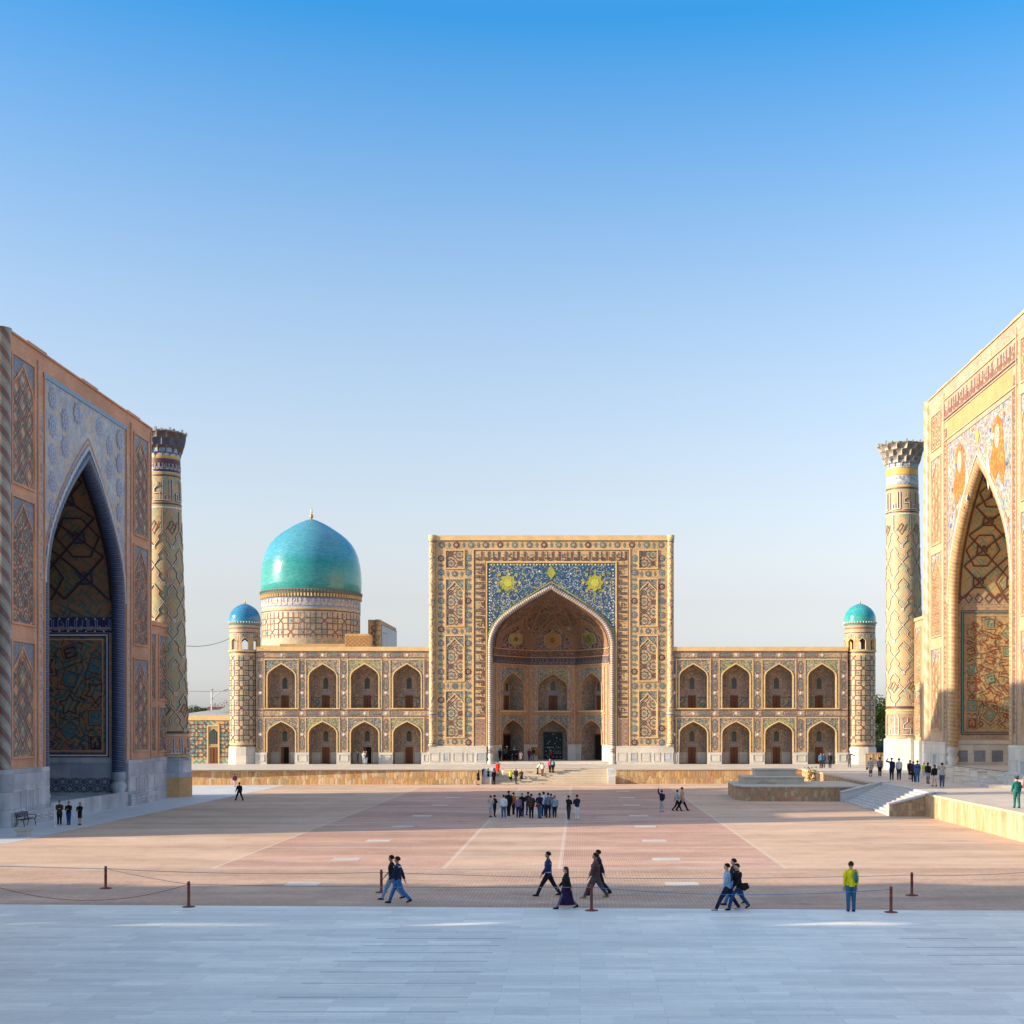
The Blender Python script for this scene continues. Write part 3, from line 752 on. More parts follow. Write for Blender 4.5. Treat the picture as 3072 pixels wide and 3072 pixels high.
def bay_fittings(par, F, c, z0, dep, dw, dh, wz, ww, wh, opn=False, drop=0.0, win=True):
    hh = -dep + .02
    _, G = make_door(par, F, c, z0, dw, dh, hh, opn)
    T = dw / 2 + .28
    fill(G, F, rectpts(c - T, c + T, z0 + dh + .12, z0 + dh + .48), plain('script_tablet', (.22, .20, .26), .5), hh + .03)
    kufic_band(G, F, c - T + .05, c + T - .05, z0 + dh + .18, .3, plain('tablet_script', (.42, .38, .36), .6), .035, h=hh + .06)
    if win:
        _, ol = make_window(par, F, c, wz, ww, wh, hh)
        ribbon(G, F, ol, .10, TANM, hh + .01, thick=.02)
        ribbon(G, F, [(c - T - .08, z0 + dh), (c - T - .08, wz + wh + .45), (c + T + .08, wz + wh + .45), (c + T + .08, z0 + dh)], .06, TANM, hh, thick=.02)
    # dado pattern either side on the back wall
    G.build('surround', par)
for F, c, k in door_jobs:
    if k == 2:
        bay_fittings(iwan, F, c, 8.3, 2.2, 1.15, 1.95, 10.9, .75, 1.35)
    else:
        bay_fittings(iwan, F, c + (1.4 if k == 1 else -1.4), 8.3, 2.2, 1.0, 1.9, 10.8, .7, 1.2)
        B = MB(); s = 1.4 if k == 1 else -1.4
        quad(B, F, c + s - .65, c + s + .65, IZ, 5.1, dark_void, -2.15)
        ribbon(B, F, [(c + s - .75, IZ), (c + s - .75, 5.2), (c + s + .75, 5.2), (c + s + .75, IZ)], .2, plain('brown_door_frame', (.14, .07, .04), .6), -2.18, thick=.1)
        B.build('doorway', iwan)
# openwork gate in the middle bay, pale patches on its dark backing paint in a lit yard
F, c, _ = [j for j in door_jobs if j[2] == 2][0]
B = MB()
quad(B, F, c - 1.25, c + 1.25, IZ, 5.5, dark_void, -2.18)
gm = plain('gate_verdigris', (.035, .065, .075), .5, .5, .3)
frame(B, F, c - 1.2, c + 1.2, IZ + .02, 5.45, .12, gm, -2.1, .06)
for i in range(9):
    for j in range(13):
        cu, cv = c - 1.05 + (i + .5) * .235, IZ + .2 + (j + .5) * .25
        ribbon(B, F, star(cu, cv, .13, 6, .8), .035, gm, -2.06, True)
        rr = rnd.random()
        if j < 6 and rr < .6 or rr < .10: fill(B, F, [(cu - .07, cv - .05), (cu + .07, cv - .05), (cu + .06, cv + .06), (cu - .06, cv + .06)], rnd.choice((white_t, cream, plain('yard_foliage', (.18, .26, .04)))), -2.16)
B.build('gate', iwan)

# ---- arcade wings
def wing(sx):
    root = empty('arcade_wing'); root.parent = tk; root.matrix_parent_inverse = tk.matrix_basis.inverted()
    ua, ub = (TC - 36.3, TC - HW) if sx < 0 else (TC + HW, TC + 36.45)
    cs = [-36.74, -31.65, -26.49, -21.28] if sx < 0 else [13.94, 19.19, 24.47, 29.77]
    root.location = ((ua + ub) / 2, TY, TZ)
    B = MB(); A_ = 1.77; dep = 2.1
    ed = [ua] + [(p + q) / 2 for p, q in zip(cs, cs[1:])] + [ub]
    sps = [span_a, span_c, span_b, span_c] if sx < 0 else [span_c, span_b, span_a, span_b]
    sps2 = [span_c, span_b, span_a, span_b] if sx < 0 else [span_a, span_c, span_b, span_a]
    for i, c in enumerate(cs):
        au = arch_pts(c, A_, 12.25, 1.72, 8); al = arch_pts(c, A_, 5.25, 1.62, 8)
        arch_cell(B, FT, ed[i], ed[i + 1], 8.0, 15.5, au, 8.48, wing_tk)
        arch_cell(B, FT, ed[i], ed[i + 1], TZ, 8.0, al, TZ, wing_tk)
        for ap, vb in ((au, 8.48), (al, TZ)):
            reveal(B, FT, ap, vb, dep, cream if False else niche_tk, mfloor=marb_tk); backwall(B, FT, ap, vb, dep, niche_tk)
            # inner rim of plain brick
            ol = outline(ap, max(vb, 3.02)); 
            for p, q in zip(ol, ol[1:]): B.face([FT(p[0], p[1], .03), FT(q[0], q[1], .03), FT(q[0] * .995 + c * .005, q[1], -.35), FT(p[0] * .995 + c * .005, p[1], -.35)], cream, [(0, 0), (1, 0), (1, .4), (0, .4)])
            ribbon(B, FT, ol, .15, cream, .01, thick=.05)
            quad(B, FT, c - A_, c + A_, vb, vb + (1.35 if vb > 5 else 1.4), panel_ul if vb > 5 else marb_tk, -dep + .01)
            for s in (-1, 1):
                if vb > 5: frame(B, FT, c + s * 1.22 - .3, c + s * 1.22 + .3, vb + .3, vb + 1.15, .06, slate, -dep + .02)
                if vb > 5: ribbon(B, FT, [(c - A_, vb + 1.38), (c + A_, vb + 1.38)], .07, maroon, -dep + .03)
                for kk in range(4):
                    zc = vb + 2.0 + kk * .62
                    ribbon(B, FT, star(c + s * 1.25, zc, .26, 6, .75), .045, (pinkt, slate)[kk % 2], -dep + .02, True)
        for (v0, v1, ap, sp) in ((12.2, 14.45, au, sps[i]), (5.2, 7.3, al, sps2[i])):
            H = 2.08
            for q, r in zip(ap, ap[1:]): B.face([FT(q[0], q[1] + .03, .012), FT(r[0], r[1] + .03, .012), FT(r[0], v1, .012), FT(q[0], v1, .012)], sp, [q, r, (r[0], v1), (q[0], v1)])
            for s in (-1, 1):
                a, b = sorted((c + s * A_, c + s * H)); quad(B, FT, a, b, v0 - 3.7 if v0 > 8 else 3.05, v1, sp, .011)
            ribbon(B, FT, [(c - H, v0 - 3.75 if v0 > 8 else 3.05), (c - H, v1), (c + H, v1), (c + H, v0 - 3.75 if v0 > 8 else 3.05)], .1, cream, .015, thick=.04)
        ribbon(B, FT, [(c - H - .05, 8.42), (c + H + .05, 8.42)], .13, cream, .02, thick=.1)
    # piers, friezes
    piers = [(ed[i] - .52, ed[i] + .52) for i in range(1, 4)] + [(ua + .12, cs[0] - 2.2), (cs[-1] + 2.2, ub - .1)]
    for a, b in piers:
        w = min(b - a, 1.0); c = (a + b) / 2; w2 = w * .26
        for z0, z1, rep in ((3.15, 7.35, 1), (8.3, 14.5, 2)):
            n = 2 if rep == 1 else 3; seg = (z1 - z0) / n
            for k in range(n):
                zz0, zz1 = z0 + k * seg + .28, z0 + (k + 1) * seg - .28
                q = w2 * .45
                pts = [(c - w2 + q, zz0), (c + w2 - q, zz0), (c + w2 - q, zz0 + .18), (c + w2, zz0 + .18), (c + w2, zz1 - .18), (c + w2 - q, zz1 - .18), (c + w2 - q, zz1), (c - w2 + q, zz1), (c - w2 + q, zz1 - .18), (c - w2, zz1 - .18), (c - w2, zz0 + .18), (c - w2 + q, zz0 + .18)]
                ribbon(B, FT, pts, .085, plain('violet_glaze', (.15, .10, .13), .5), .02, True)
                fill(B, FT, rectpts(c - w2 * .3, c + w2 * .3, zz0 + .35, zz1 - .35), grnt, .016)
                if k:
                    zc = z0 + k * seg
                    fill(B, FT, rectpts(c - .2, c + .2, zc - .055, zc + .055), white_t, .03); fill(B, FT, rectpts(c - .055, c + .055, zc - .2, zc + .2), white_t, .03)
        for e in (a + .03, b - .03): ribbon(B, FT, [(e, 3.1), (e, 15.35)], .06, pinkt, .02)
    for z0, z1 in ((7.5, 8.2), (14.68, 15.36)):
        zc = (z0 + z1) / 2
        for e in (z0, z1): ribbon(B, FT, [(ua, e), (ub, e)], .07, maroon, .02)
        xs = sorted(cs + ed[1:4])
        for x in xs:
            fill(B, FT, rectpts(x - .2, x + .2, zc - .055, zc + .055), white_t, .03); fill(B, FT, rectpts(x - .055, x + .055, zc - .2, zc + .2), white_t, .03)
        for x, y in zip(xs, xs[1:]):
            fill(B, FT, rectpts(x + .75, y - .75, zc - .1, zc + .1), grnt, .02); frame(B, FT, x + .55, y - .55, zc - .2, zc + .2, .07, plain('violet_glaze', (.15, .10, .13)), .02)
    B.box(ua, ub, TY - .14, TY + .4, 15.5, 16.02, cream)
    # pier dados
    for a, b in [(ed[i] - .86, ed[i] + .86) for i in range(1, 4)] + [(ua - .1, cs[0] - A_), (cs[-1] + A_, ub)]:
        B.box(a, b, TY - .16, TY, TZ, 3.02, marb_tk, 'b'); frame(B, FT, a + .3, b - .3, 1.95, 2.75, .08, marb_st, .18, .02)
    B.box(ua, ub, TY + .4, TY + 9, 15.6, 15.9, asph)
    for xx in (ua, ub): B.face([(xx, TY, TZ), (xx, TY + 9, TZ), (xx, TY + 9, 15.9), (xx, TY, 15.9)], brick_tk)
    B.face([(ua, TY + 9, TZ), (ub, TY + 9, TZ), (ub, TY + 9, 15.9), (ua, TY + 9, 15.9)], brick_tk)
    B.build('arcade_wall', root)
    for i, c in enumerate(cs):
        bay_fittings(root, FT, c, 8.48, dep, .98, 1.62, 10.9, .74, 1.55)
        bay_fittings(root, FT, c, TZ, dep, .98, 2.05, 4.35, .74, 1.45, opn=(sx < 0 and i in (0, 2)))
    # people rail of the upper gallery left out: the photo shows none
wing(-1); wing(1)

# ---- corner towers
dome_teal = NT('turquoise_dome_tile'); _uv = dome_teal.uv(); _o = dome_teal.obj()
def dome_mat(name, top, mid, low, zlo, zhi):
    t = NT(name); o = t.sep(t.obj()); uv = t.uv()
    f = t.ma('DIVIDE', t.ma('SUBTRACT', o[2], zlo), zhi - zlo)
    nz = t.noise(t.vm('MULTIPLY', t.obj(), (.5, .5, 1.5)), 1.3, 6, .7)
    col = t.ramp(t.ma('ADD', f, t.ma('MULTIPLY', t.ma('SUBTRACT', nz, .5), .22)), [(0, low), (.38, mid), (.5, top), (1, top)])
    b = t.n.new('ShaderNodeTexBrick'); t._in(b.inputs['Vector'], uv); b.inputs['Scale'].default_value = 1; b.inputs['Brick Width'].default_value = .5; b.inputs['Row Height'].default_value = .16; b.inputs['Mortar Size'].default_value = .004
    b.inputs['Color1'].default_value = (1, 1, 1, 1); b.inputs['Color2'].default_value = (.62, .74, .78, 1); b.inputs['Mortar'].default_value = (.6, .66, .68, 1)
    col = t.mix(1.0, col, b.outputs[0], 'MULTIPLY')
    st = t.noise(t.vm('MULTIPLY', t.obj(), (1.2, 1.2, 3)), 2.2, 5, .75)
    col = t.mix(t.ramp(st, [(.5, 0), (.75, .3)]), col, (.26, .50, .52))
    t._in(t.b.inputs['Roughness'], t.ramp(nz, [(.3, .10), (.7, .20)])); 
    t.b.inputs['Specular IOR Level'].default_value = .5; t._in(t.b.inputs['Base Color'], col)
    t.bump(t.ma('ADD', t.noise(uv, 3.5, 3), t.ma('MULTIPLY', t.sep(t.vor(uv, 5.0, .6))[0], .5)), .14, .03)
    return t.m
dome_big_m = dome_mat('turquoise_dome_glaze', (.06, .28, .37), (.025, .26, .24), (.035, .29, .28), 24.0, 34.0)
dome_l_m = dome_mat('azure_dome_glaze', (.025, .19, .36), (.025, .20, .36), (.03, .22, .36), 19, 21.6)
dome_r_m = dome_mat('teal_dome_glaze', (.03, .31, .33), (.03, .30, .31), (.05, .33, .30), 19, 21.6)
tow_m = mosaic('tower_tilework', [(6, (.50, .37, .22)), (3, (.44, .30, .17)), (2, (.30, .33, .25)), (1, (.40, .24, .16))], 6.5)
def finial(par, x, y, z, s):
    B = MB(); B.lathe(x, y, [(.05 * s, z - .3 * s), (.05 * s, z), (.16 * s, z + .12 * s), (.2 * s, z + .3 * s), (.12 * s, z + .46 * s), (.05 * s, z + .55 * s), (.12 * s, z + .68 * s), (.06 * s, z + .8 * s), (.09 * s, z + .92 * s), (.03 * s, z + 1.05 * s), (.02 * s, z + 1.4 * s), (0, z + 1.5 * s)], gilt, 10); B.build('finial', par)
def dome_prof(R, zb, H, bulge=1.0):
    pr = [(0.998, 0.0), (1.0, .09), (1.0, .18), (.985, .30), (.95, .40), (.885, .52), (.80, .625), (.70, .72), (.58, .80), (.44, .875), (.28, .94), (.12, .983), (0.0, 1.0)]
    return [(r * R, zb + z * H) for r, z in pr]
def corner_tower(cx, dm, name='corner_tower'):
    root = empty(name); root.parent = tk; root.matrix_parent_inverse = tk.matrix_basis.inverted(); root.location = (cx, TY + .6, TZ)
    cy = TY + 1.3; Rb = 1.84
    F = Cyl(cx, cy, lambda z: Rb)
    B = MB()
    B.lathe(cx, cy, [(Rb, 3.7), (Rb, 15.4)], tow_m, 48)
    B.lathe(cx, cy, [(2.02, TZ), (2.0, 3.55), (1.9, 3.7)], marb_tk, 10, smooth=False)
    weave(B, F, -2.1 * PI * Rb / 4, 2.1 * PI * Rb / 4, 4.25, 14.9, 1.22, maroon, .085, dots=(teal, grnt))
    for z, m, h in ((3.85, maroon, .12), (4.15, cream, .1), (15.05, cream, .12), (15.3, maroon, .1)): B.lathe(cx, cy, [(Rb + .03, z - h / 2), (Rb + .03, z + h / 2)], m, 40)
    B.build('shaft', root)
    # lantern stage with arched openings
    B = MB(); Rl = 1.86
    B.lathe(cx, cy, [(Rl, 15.4), (2.0, 15.45), (2.0, 15.6), (Rl - .02, 15.62)], cream, 40)
    B.lathe(cx, cy, [(0, 15.6), (Rl, 15.6)], cream, 30)
    nb = 8; F2 = Cyl(cx, cy, lambda z: Rl)
    Lc = 2 * PI * Rl; bw = Lc / nb
    for k in range(nb):
        c = (k + (.316 if cx < 0 else -.07)) * bw - Lc / 2; a = .44
        ap = arch_pts(c, a, 16.65, .5, 4)
        # jambs split so that they follow the curve
        for s in range(3):
            u0 = c - bw / 2 + (bw / 2 - a) * s / 3; u1 = c - bw / 2 + (bw / 2 - a) * (s + 1) / 3
            quad(B, F2, u0, u1, 15.6, 17.6, tow_m); quad(B, F2, 2 * c - u1, 2 * c - u0, 15.6, 17.6, tow_m)
        for p, q in zip(ap, ap[1:]): B.face([F2(p[0], p[1]), F2(q[0], q[1]), F2(q[0], 17.6), F2(p[0], 17.6)], span_a, [p, q, (q[0], 17.6), (p[0], 17.6)])
        reveal(B, F2, ap, 15.6, .32, cream)
        ribbon(B, F2, outline(ap, 15.6), .09, cream, .01, thick=.03)
        frame(B, F2, c - a - .14, c + a + .14, 15.65, 17.35, .06, cream, .02)
    B.lathe(cx, cy, [(Rl - .32, 15.6), (Rl - .32, 16.7)], tow_m, 8) if False else None
    B.lathe(cx, cy, [(Rl, 17.6), (Rl, 18.5), (1.9, 18.55), (1.9, 18.65)], tow_m, 40)
    for z in (17.75, 18.3): B.lathe(cx, cy, [(Rl + .02, z - .05), (Rl + .02, z + .05)], maroon, 40)
    B.lathe(cx, cy, [(0, 17.55), (Rl, 17.6)], plain('soffit', (.3, .2, .12)), 30)
    B.build('lantern', root)
    B = MB()
    B.lathe(cx, cy, [(1.88, 18.6), (1.93, 18.7), (1.93, 18.9), (1.98, 18.95), (1.98, 19.1), (1.90, 19.12)], grnt, 40)
    for k in range(36):
        a = 2 * PI * k / 36; x, y = cx + 1.99 * math.cos(a), cy + 1.99 * math.sin(a); B.box(x - .06, x + .06, y - .06, y + .06, 18.93, 19.12, white_t)
    B.build('dome_cornice', root)
    B = MB(); B.lathe(cx, cy, dome_prof(1.93, 19.1, 2.35), dm, 48); B.build('dome', root)
    finial(root, cx, cy, 21.4, .55)
corner_tower(-41.55, dome_l_m); corner_tower(34.72, dome_r_m)

# ---- great dome on its drum, set back over the left range
DX, DY, DR = -36.45, 181.0, 6.7
root = empty('great_dome'); root.parent = tk; root.matrix_parent_inverse = tk.matrix_basis.inverted(); root.location = (DX, DY, 15.9)
def drz(cy): return CAMH - (1500 + .4658 * cy - 2175) * DY / FPX
B = MB(); Rd = 6.53
B.lathe(DX, DY, [(Rd, 15.5), (Rd, drz(640))], mosaic('drum_tilework', [(5, (.48, .38, .24)), (3, (.40, .33, .24)), (2, (.28, .34, .28)), (1, (.38, .25, .19))], 3.4), 72)
FD = Cyl(DX, DY, lambda z: Rd)
weave(B, FD, -PI * Rd / 2, PI * Rd / 2, drz(905), drz(745), 1.5, plain('drum_brown_strap', (.22, .10, .08)), .11, h=.04, sub=.4, dots=(teal,))
for cy, m, h in ((735, maroon, .12), (722, cream, .16), (712, plain('drum_grey', (.30, .33, .38)), .3), (690, plain('drum_lilac', (.34, .32, .36)), .7), (668, cream, .1), (655, plain('drum_blue', (.12, .18, .34), .4), .45)):
    z = drz(cy); B.lathe(DX, DY, [(Rd + .05, z - h / 2), (Rd + .05, z + h / 2)], m, 72)
kufic_band(B, FD, -PI * Rd / 2, PI * Rd / 2, drz(702), .9, plain('drum_script', (.46, .44, .42)), .12, h=.1, sub=.5)
B.build('drum', root)
B = MB()
z0 = drz(652)
for k in range(96):
    a = 2 * PI * k / 96; 
    for rr, zz, w, h, m in ((Rd + .12, z0 + .1, .11, .42, cream), (Rd + .2, z0 + .75, .1, .3, grnt)):
        x, y = DX + rr * math.cos(a), DY + rr * math.sin(a); B.box(x - w, x + w, y - w, y + w, zz, zz + h, m)
B.lathe(DX, DY, [(Rd, z0 - .1), (Rd + .08, z0), (Rd + .06, z0 + .5), (Rd + .25, z0 + .6), (Rd + .18, z0 + 1.05), (Rd + .1, z0 + 1.15)], plain('cornice_olive', (.16, .15, .11)), 72)
B.build('dome_cornice', root)
B = MB(); zb = z0 + 1.1
pr = [(0.975, zb)]
for hw, cy in ((320, 585), (321, 545), (320, 500), (316, 450), (309, 410), (297, 360), (280, 320), (258, 285), (228, 252), (195, 224), (160, 200), (120, 174), (80, 152), (40, 134), (12, 125), (0, 122)): pr.append((hw / 321, drz(cy)))
B.lathe(DX, DY, [(r * 6.74, z) for r, z in pr], dome_big_m, 96); B.build('dome', root)
finial(root, DX, DY, drz(122), 1.3)

# ---- roof structures behind the left wing
B = MB(); RY = 173.6
def rx(cx, Y): return gx(550 + .4658 * cx, Y)
def rz(cy, Y): return CAMH - (1500 + .4658 * cy - 2175) * Y / FPX
B.box(rx(620, RY), rx(1045, RY), RY, RY + 10, 15.9, rz(926, RY), brick_tk)
B.box(rx(470, 174), rx(640, 174), 174, 182, 15.9, rz(936, 174), cream)
B.build('roof_parapet', tk)
B = MB(); F = Pl((0, 173), (1, 0), (0, -1)); a, b, t = rx(1040, 173), rx(1195, 173), rz(862, 173)
B.box(a, b, 173, 176, 15.9, t, brick_tk)
for i in range(5):
    for j in range(4):
        ribbon(B, F, [(a + .35 + i * .6, 16.25 + j * .5 - .25), (a + .35 + i * .6 + .28, 16.25 + j * .5), (a + .35 + i * .6, 16.25 + j * .5 + .25), (a + .35 + i * .6 - .28, 16.25 + j * .5)], .09, plain('ochre_glaze', (.42, .18, .06)), .03, True)
B.build('roof_wall', tk)
B = MB(); a, b, t = rx(1190, 184), rx(1268, 184), rz(771, 184); x2, y2 = b + 6.2, 210.0
B.box(a, b, 184, 186.5, 15.9, t, facade_tk); F = Pl((0, 184), (1, 0), (0, -1))
frame(B, F, a + .3, a + 1.7, 16.2, t - .7, .12, cream, .02); octlat(B, F, a + .4, a + 1.6, 16.2, t - .8, .8, maroon, .07)
B.lathe(b - .3, 183.9, [(.4, 15.9), (.4, t)], col_tk, 10)
# inner portal of the mosque seen side-on: it runs away from the viewer
B.face([(b, 184, 15.9), (b + .15, 199, 15.9), (b + .15, 199, t - .1), (b, 184, t)], brick_tk); B.face([(b, 184, t), (b + .15, 199, t - .1), (b, 199, t - .1), (a, 186, t)], asph)
G = Pl((b, 184), (.01, 1), (1, -.01))
quad(B, G, 1.2, 15.2, 15.9, t - .6, plain('grey_whitewash', (.50, .51, .50)), .02); frame(B, G, 1.2, 15.2, 15.9, t - .6, .16, slate, .04)  # plain mid-grey whitewash field in a slate frame
ribbon(B, G, [(2.2, 16.0), (2.2, t - 1.6), (5.5, t - 1.6), (5.5, 16.0)], .1, slate, .04)
B.build('mosque_portal', tk)
# ================================================================== the two flanking madrasas
def side_madrasa(name, label, F, base, uA, uB, top, uc, a_open, vs, H, rt, mats, mirror, dado_top, far_u, jamb_zs, wing_top, wing_far, near_wing, near_end, bdep):
    """F: facade plane, u grows to the right of someone looking at it.  far_u: the jamb seen from the square's south end."""
    M = mats
    root = empty(name, F((uA + uB) / 2, base), label, 'madrasa')
    B = MB()
    sp = a_open + .25
    ap = tall_pts(uc, a_open, vs, H, 14)
    arch_cell(B, F, uc - sp, uc + sp, base, M['sp_top'], ap, base + .9, M['brick'], M['span'])
    quad(B, F, uA, uc - sp, base, top, M['brick']); quad(B, F, uc + sp, uB, base, top, M['brick']); quad(B, F, uc - sp, uc + sp, M['sp_top'], top, M['brick'])
    # block behind
    for u in (uA, uB): B.face([F(u, base), F(u, base, -bdep), F(u, top, -bdep), F(u, top)], M['brick'], [(0, 0), (bdep, 0), (bdep, top), (0, top)])
    B.face([F(uA, base, -bdep), F(uB, base, -bdep), F(uB, top, -bdep), F(uA, top, -bdep)], M['brick'])
    B.face([F(uA, top - .01), F(uB, top - .01), F(uB, top - .01, -bdep), F(uA, top - .01, -bdep)], asph)
    # parapet coping with a few worn steps
    n = 9
    for i in range(n):
        a, b = uA + (uB - uA) * i / n, uA + (uB - uA) * (i + 1) / n; hh = .12 + .1 * (i % 3 == 1)
        B.face([F(a, top, .12), F(b, top, .12), F(b, top + hh, .12), F(a, top + hh, .12)], M['brick']); B.face([F(a, top + hh, .12), F(b, top + hh, .12), F(b, top + hh, -.6), F(a, top + hh, -.6)], M['brick']); B.face([F(a, top, -.6), F(b, top, -.6), F(b, top + hh, -.6), F(a, top + hh, -.6)], M['brick']); B.face([F(a, top, .12), F(b, top, .12), F(b, top, -.6), F(a, top, -.6)], M['brick'])
        for q in (a, b): B.face([F(q, top, .12), F(q, top + hh, .12), F(q, top + hh, -.6), F(q, top, -.6)], M['brick'])
    portal = B.build('portal', root)
    # iwan: barrel vault running deep into the block
    dep = 11.0; iw = sub_empty('iwan', root, F(uc, base + .9))
    B = MB(); fl = base + .9; s = 0
    ol = outline(ap, fl)
    k = len(ap)
    for p, q in zip(ol, ol[1:]):
        l = math.hypot(q[0] - p[0], q[1] - p[1]); vert = abs(p[0] - q[0]) < 1e-5
        if not vert:
            B.face([F(p[0], p[1], 0), F(q[0], q[1], 0), F(q[0], q[1], -dep), F(p[0], p[1], -dep)], M['vault'], [(0, s), (0, s + l), (dep, s + l), (dep, s)])
        s += l
    backm = M['jamb']
    for p, q in zip(ap, ap[1:]):
        if abs(q[0] - p[0]) > 1e-6: B.face([F(p[0], fl, -dep), F(q[0], fl, -dep), F(q[0], q[1], -dep), F(p[0], p[1], -dep)], backm, [(p[0], fl), (q[0], fl), q, p])
    for u in (ap[0][0], ap[-1][0]):
        J = Pl(F(u, 0)[:2], (-F.n[0], -F.n[1]), (0, -1) if True else 0)
        quad(B, J, 0, dep, dado_top, vs, M['jamb'])
        quad(B, J, 0, dep, fl, dado_top, M['marb'])
    B.face([F(ap[0][0], fl, 0), F(ap[-1][0], fl, 0), F(ap[-1][0], fl, -dep), F(ap[0][0], fl, -dep)], M['marb'], [(0, 0), (18, 0), (18, 9), (0, 9)])
    # vault strapwork
    fu = far_u; sgn = 1 if fu > uc else -1
    half = [p for p in ap if (p[0] - uc) * sgn >= -1e-6]
    half = sorted(half, key=lambda p: p[1])
    Ls = [0]
    for p, q in zip(half, half[1:]): Ls.append(Ls[-1] + math.hypot(q[0] - p[0], q[1] - p[1]))
    def VFn(u, v, h=0.0): # u depth, v arc length up the vault
        v = max(0, min(Ls[-1] - 1e-4, v)); i = max(j for j in range(len(Ls)) if Ls[j] <= v); i = min(i, len(Ls) - 2)
        f = (v - Ls[i]) / (Ls[i + 1] - Ls[i]); uu = half[i][0] + (half[i + 1][0] - half[i][0]) * f; zz = half[i][1] + (half[i + 1][1] - half[i][1]) * f
        du, dz = half[i + 1][0] - half[i][0], half[i + 1][1] - half[i][1]; l = math.hypot(du, dz)
        nx, nz = -dz / l * sgn * sgn if sgn > 0 else dz / l, du / l if sgn > 0 else -du / l
        if sgn > 0: nx, nz = -dz / l, du / l
        else: nx, nz = dz / l, -du / l
        if (uc - uu) * nx + (vs - zz) * nz < 0: nx, nz = -nx, -nz
        return F(uu + nx * h, zz + nz * h, -u)
    tot = Ls[-1]
    for p_ in (1.1, dep * .75):
        ribbon(B, VFn, [(p_, .2), (p_, tot - .3)], .16, M['lat'], .05, sub=.5)
    ribbon(B, VFn, [(.6, .2), (.6, tot)], .5, M['brick'], .04, sub=.5)
    cell = M['vcell']; i = 0; v = .35
    while v < tot:
        for jx in range(3):
            cu, cv = 1.3 + cell * (jx + .5), v + cell * .5
            c2 = cell * .5; ok = lambda a, b: 1.2 < a < dep - .3 and .3 < b < tot - .4
            ribbon(B, VFn, [(cu - c2, cv - c2), (cu + c2, cv + c2)], .17, M['lat'], .05, inside=ok, sub=.4); ribbon(B, VFn, [(cu - c2, cv + c2), (cu + c2, cv - c2)], .17, M['lat'], .05, inside=ok, sub=.4)
            if (i + jx) % 2: ribbon(B, VFn, [(cu - c2, cv), (cu - c2 * .4, cv + c2), (cu + c2 * .4, cv + c2), (cu + c2, cv), (cu + c2 * .4, cv - c2), (cu - c2 * .4, cv - c2)], .15, M['lat'], .05, True, inside=ok, sub=.4)
            # square-kufic tablet
            for t in range(3): ribbon(B, VFn, [(cu - .55 + t * .45, cv - .45 + t * .15), (cu - .55 + t * .45, cv + .45 - t * .1), (cu - .3 + t * .45, cv + .45)], .15, M['lat2'], .07)
            ribbon(B, VFn, [(cu - .6, cv - .5), (cu + .7, cv - .5)], .15, M['lat2'], .07)
        v += cell; i += 1
    B.build('vault', iw)
    # decorated far jamb (faces the camera squarely)
    J = Pl(F(far_u, 0)[:2], (-F.n[0], -F.n[1]), (0, -1))
    B = MB(); z1, z2, z3, z4 = jamb_zs   # panel bottom, panel top, band bottom, band top
    b0, b1 = 1.35, dep - .6
    quad(B, J, .7, dep, dado_top, z3, M['border'], .015)
    quad(B, J, b0, b1, z1, z2, M['jamb'], .03)
    frame(B, J, b0, b1, z1, z2, .3, M['lat2'] if M['navyb'] else M['lat'], .04); frame(B, J, b0, b1, z1, z2, .1, M['dots'], .07)
    frame(B, J, b0 + .35, b1 - .35, z1 + .35, z2 - .35, .1, M['brick'], .05)
    for v in (dado_top + .2, z2 + .55): ribbon(B, J, [(.7, v), (dep, v)], .12, M['brick'], .04)
    if M['navyb']:
        quad(B, J, .5, dep, z3, z4, navy, .04); kufic_band(B, J, .6, dep - .1, z3 + .15, z4 - z3 - .3, plain('pale_script_blue', (.22, .28, .40), .5), .07, h=.07)
        for i in range(9): disc(B, J, .9 + i * .7, z4 - .12, .07, white_t, 6, h=.08); disc(B, J, .9 + i * .7, z3 + .1, .07, white_t, 6, h=.08)
    else:
        quad(B, J, .5, dep, z3, z4, M['border'], .04)
        for i in range(8): ribbon(B, J, [(1.0 + i * .95, z3 + .15), (1.35 + i * .95, (z3 + z4) / 2), (1.0 + i * .95, z4 - .15), (.65 + i * .95, (z3 + z4) / 2)], .1, M['lat'], .06, True)
    # ten-pointed stars set on a tilted net, each carrying knotted script blocks
    def ins(u, v): return b0 + .4 < u < b1 - .4 and z1 + .4 < v < z2 - .4
    step = M['step']; ci = 0
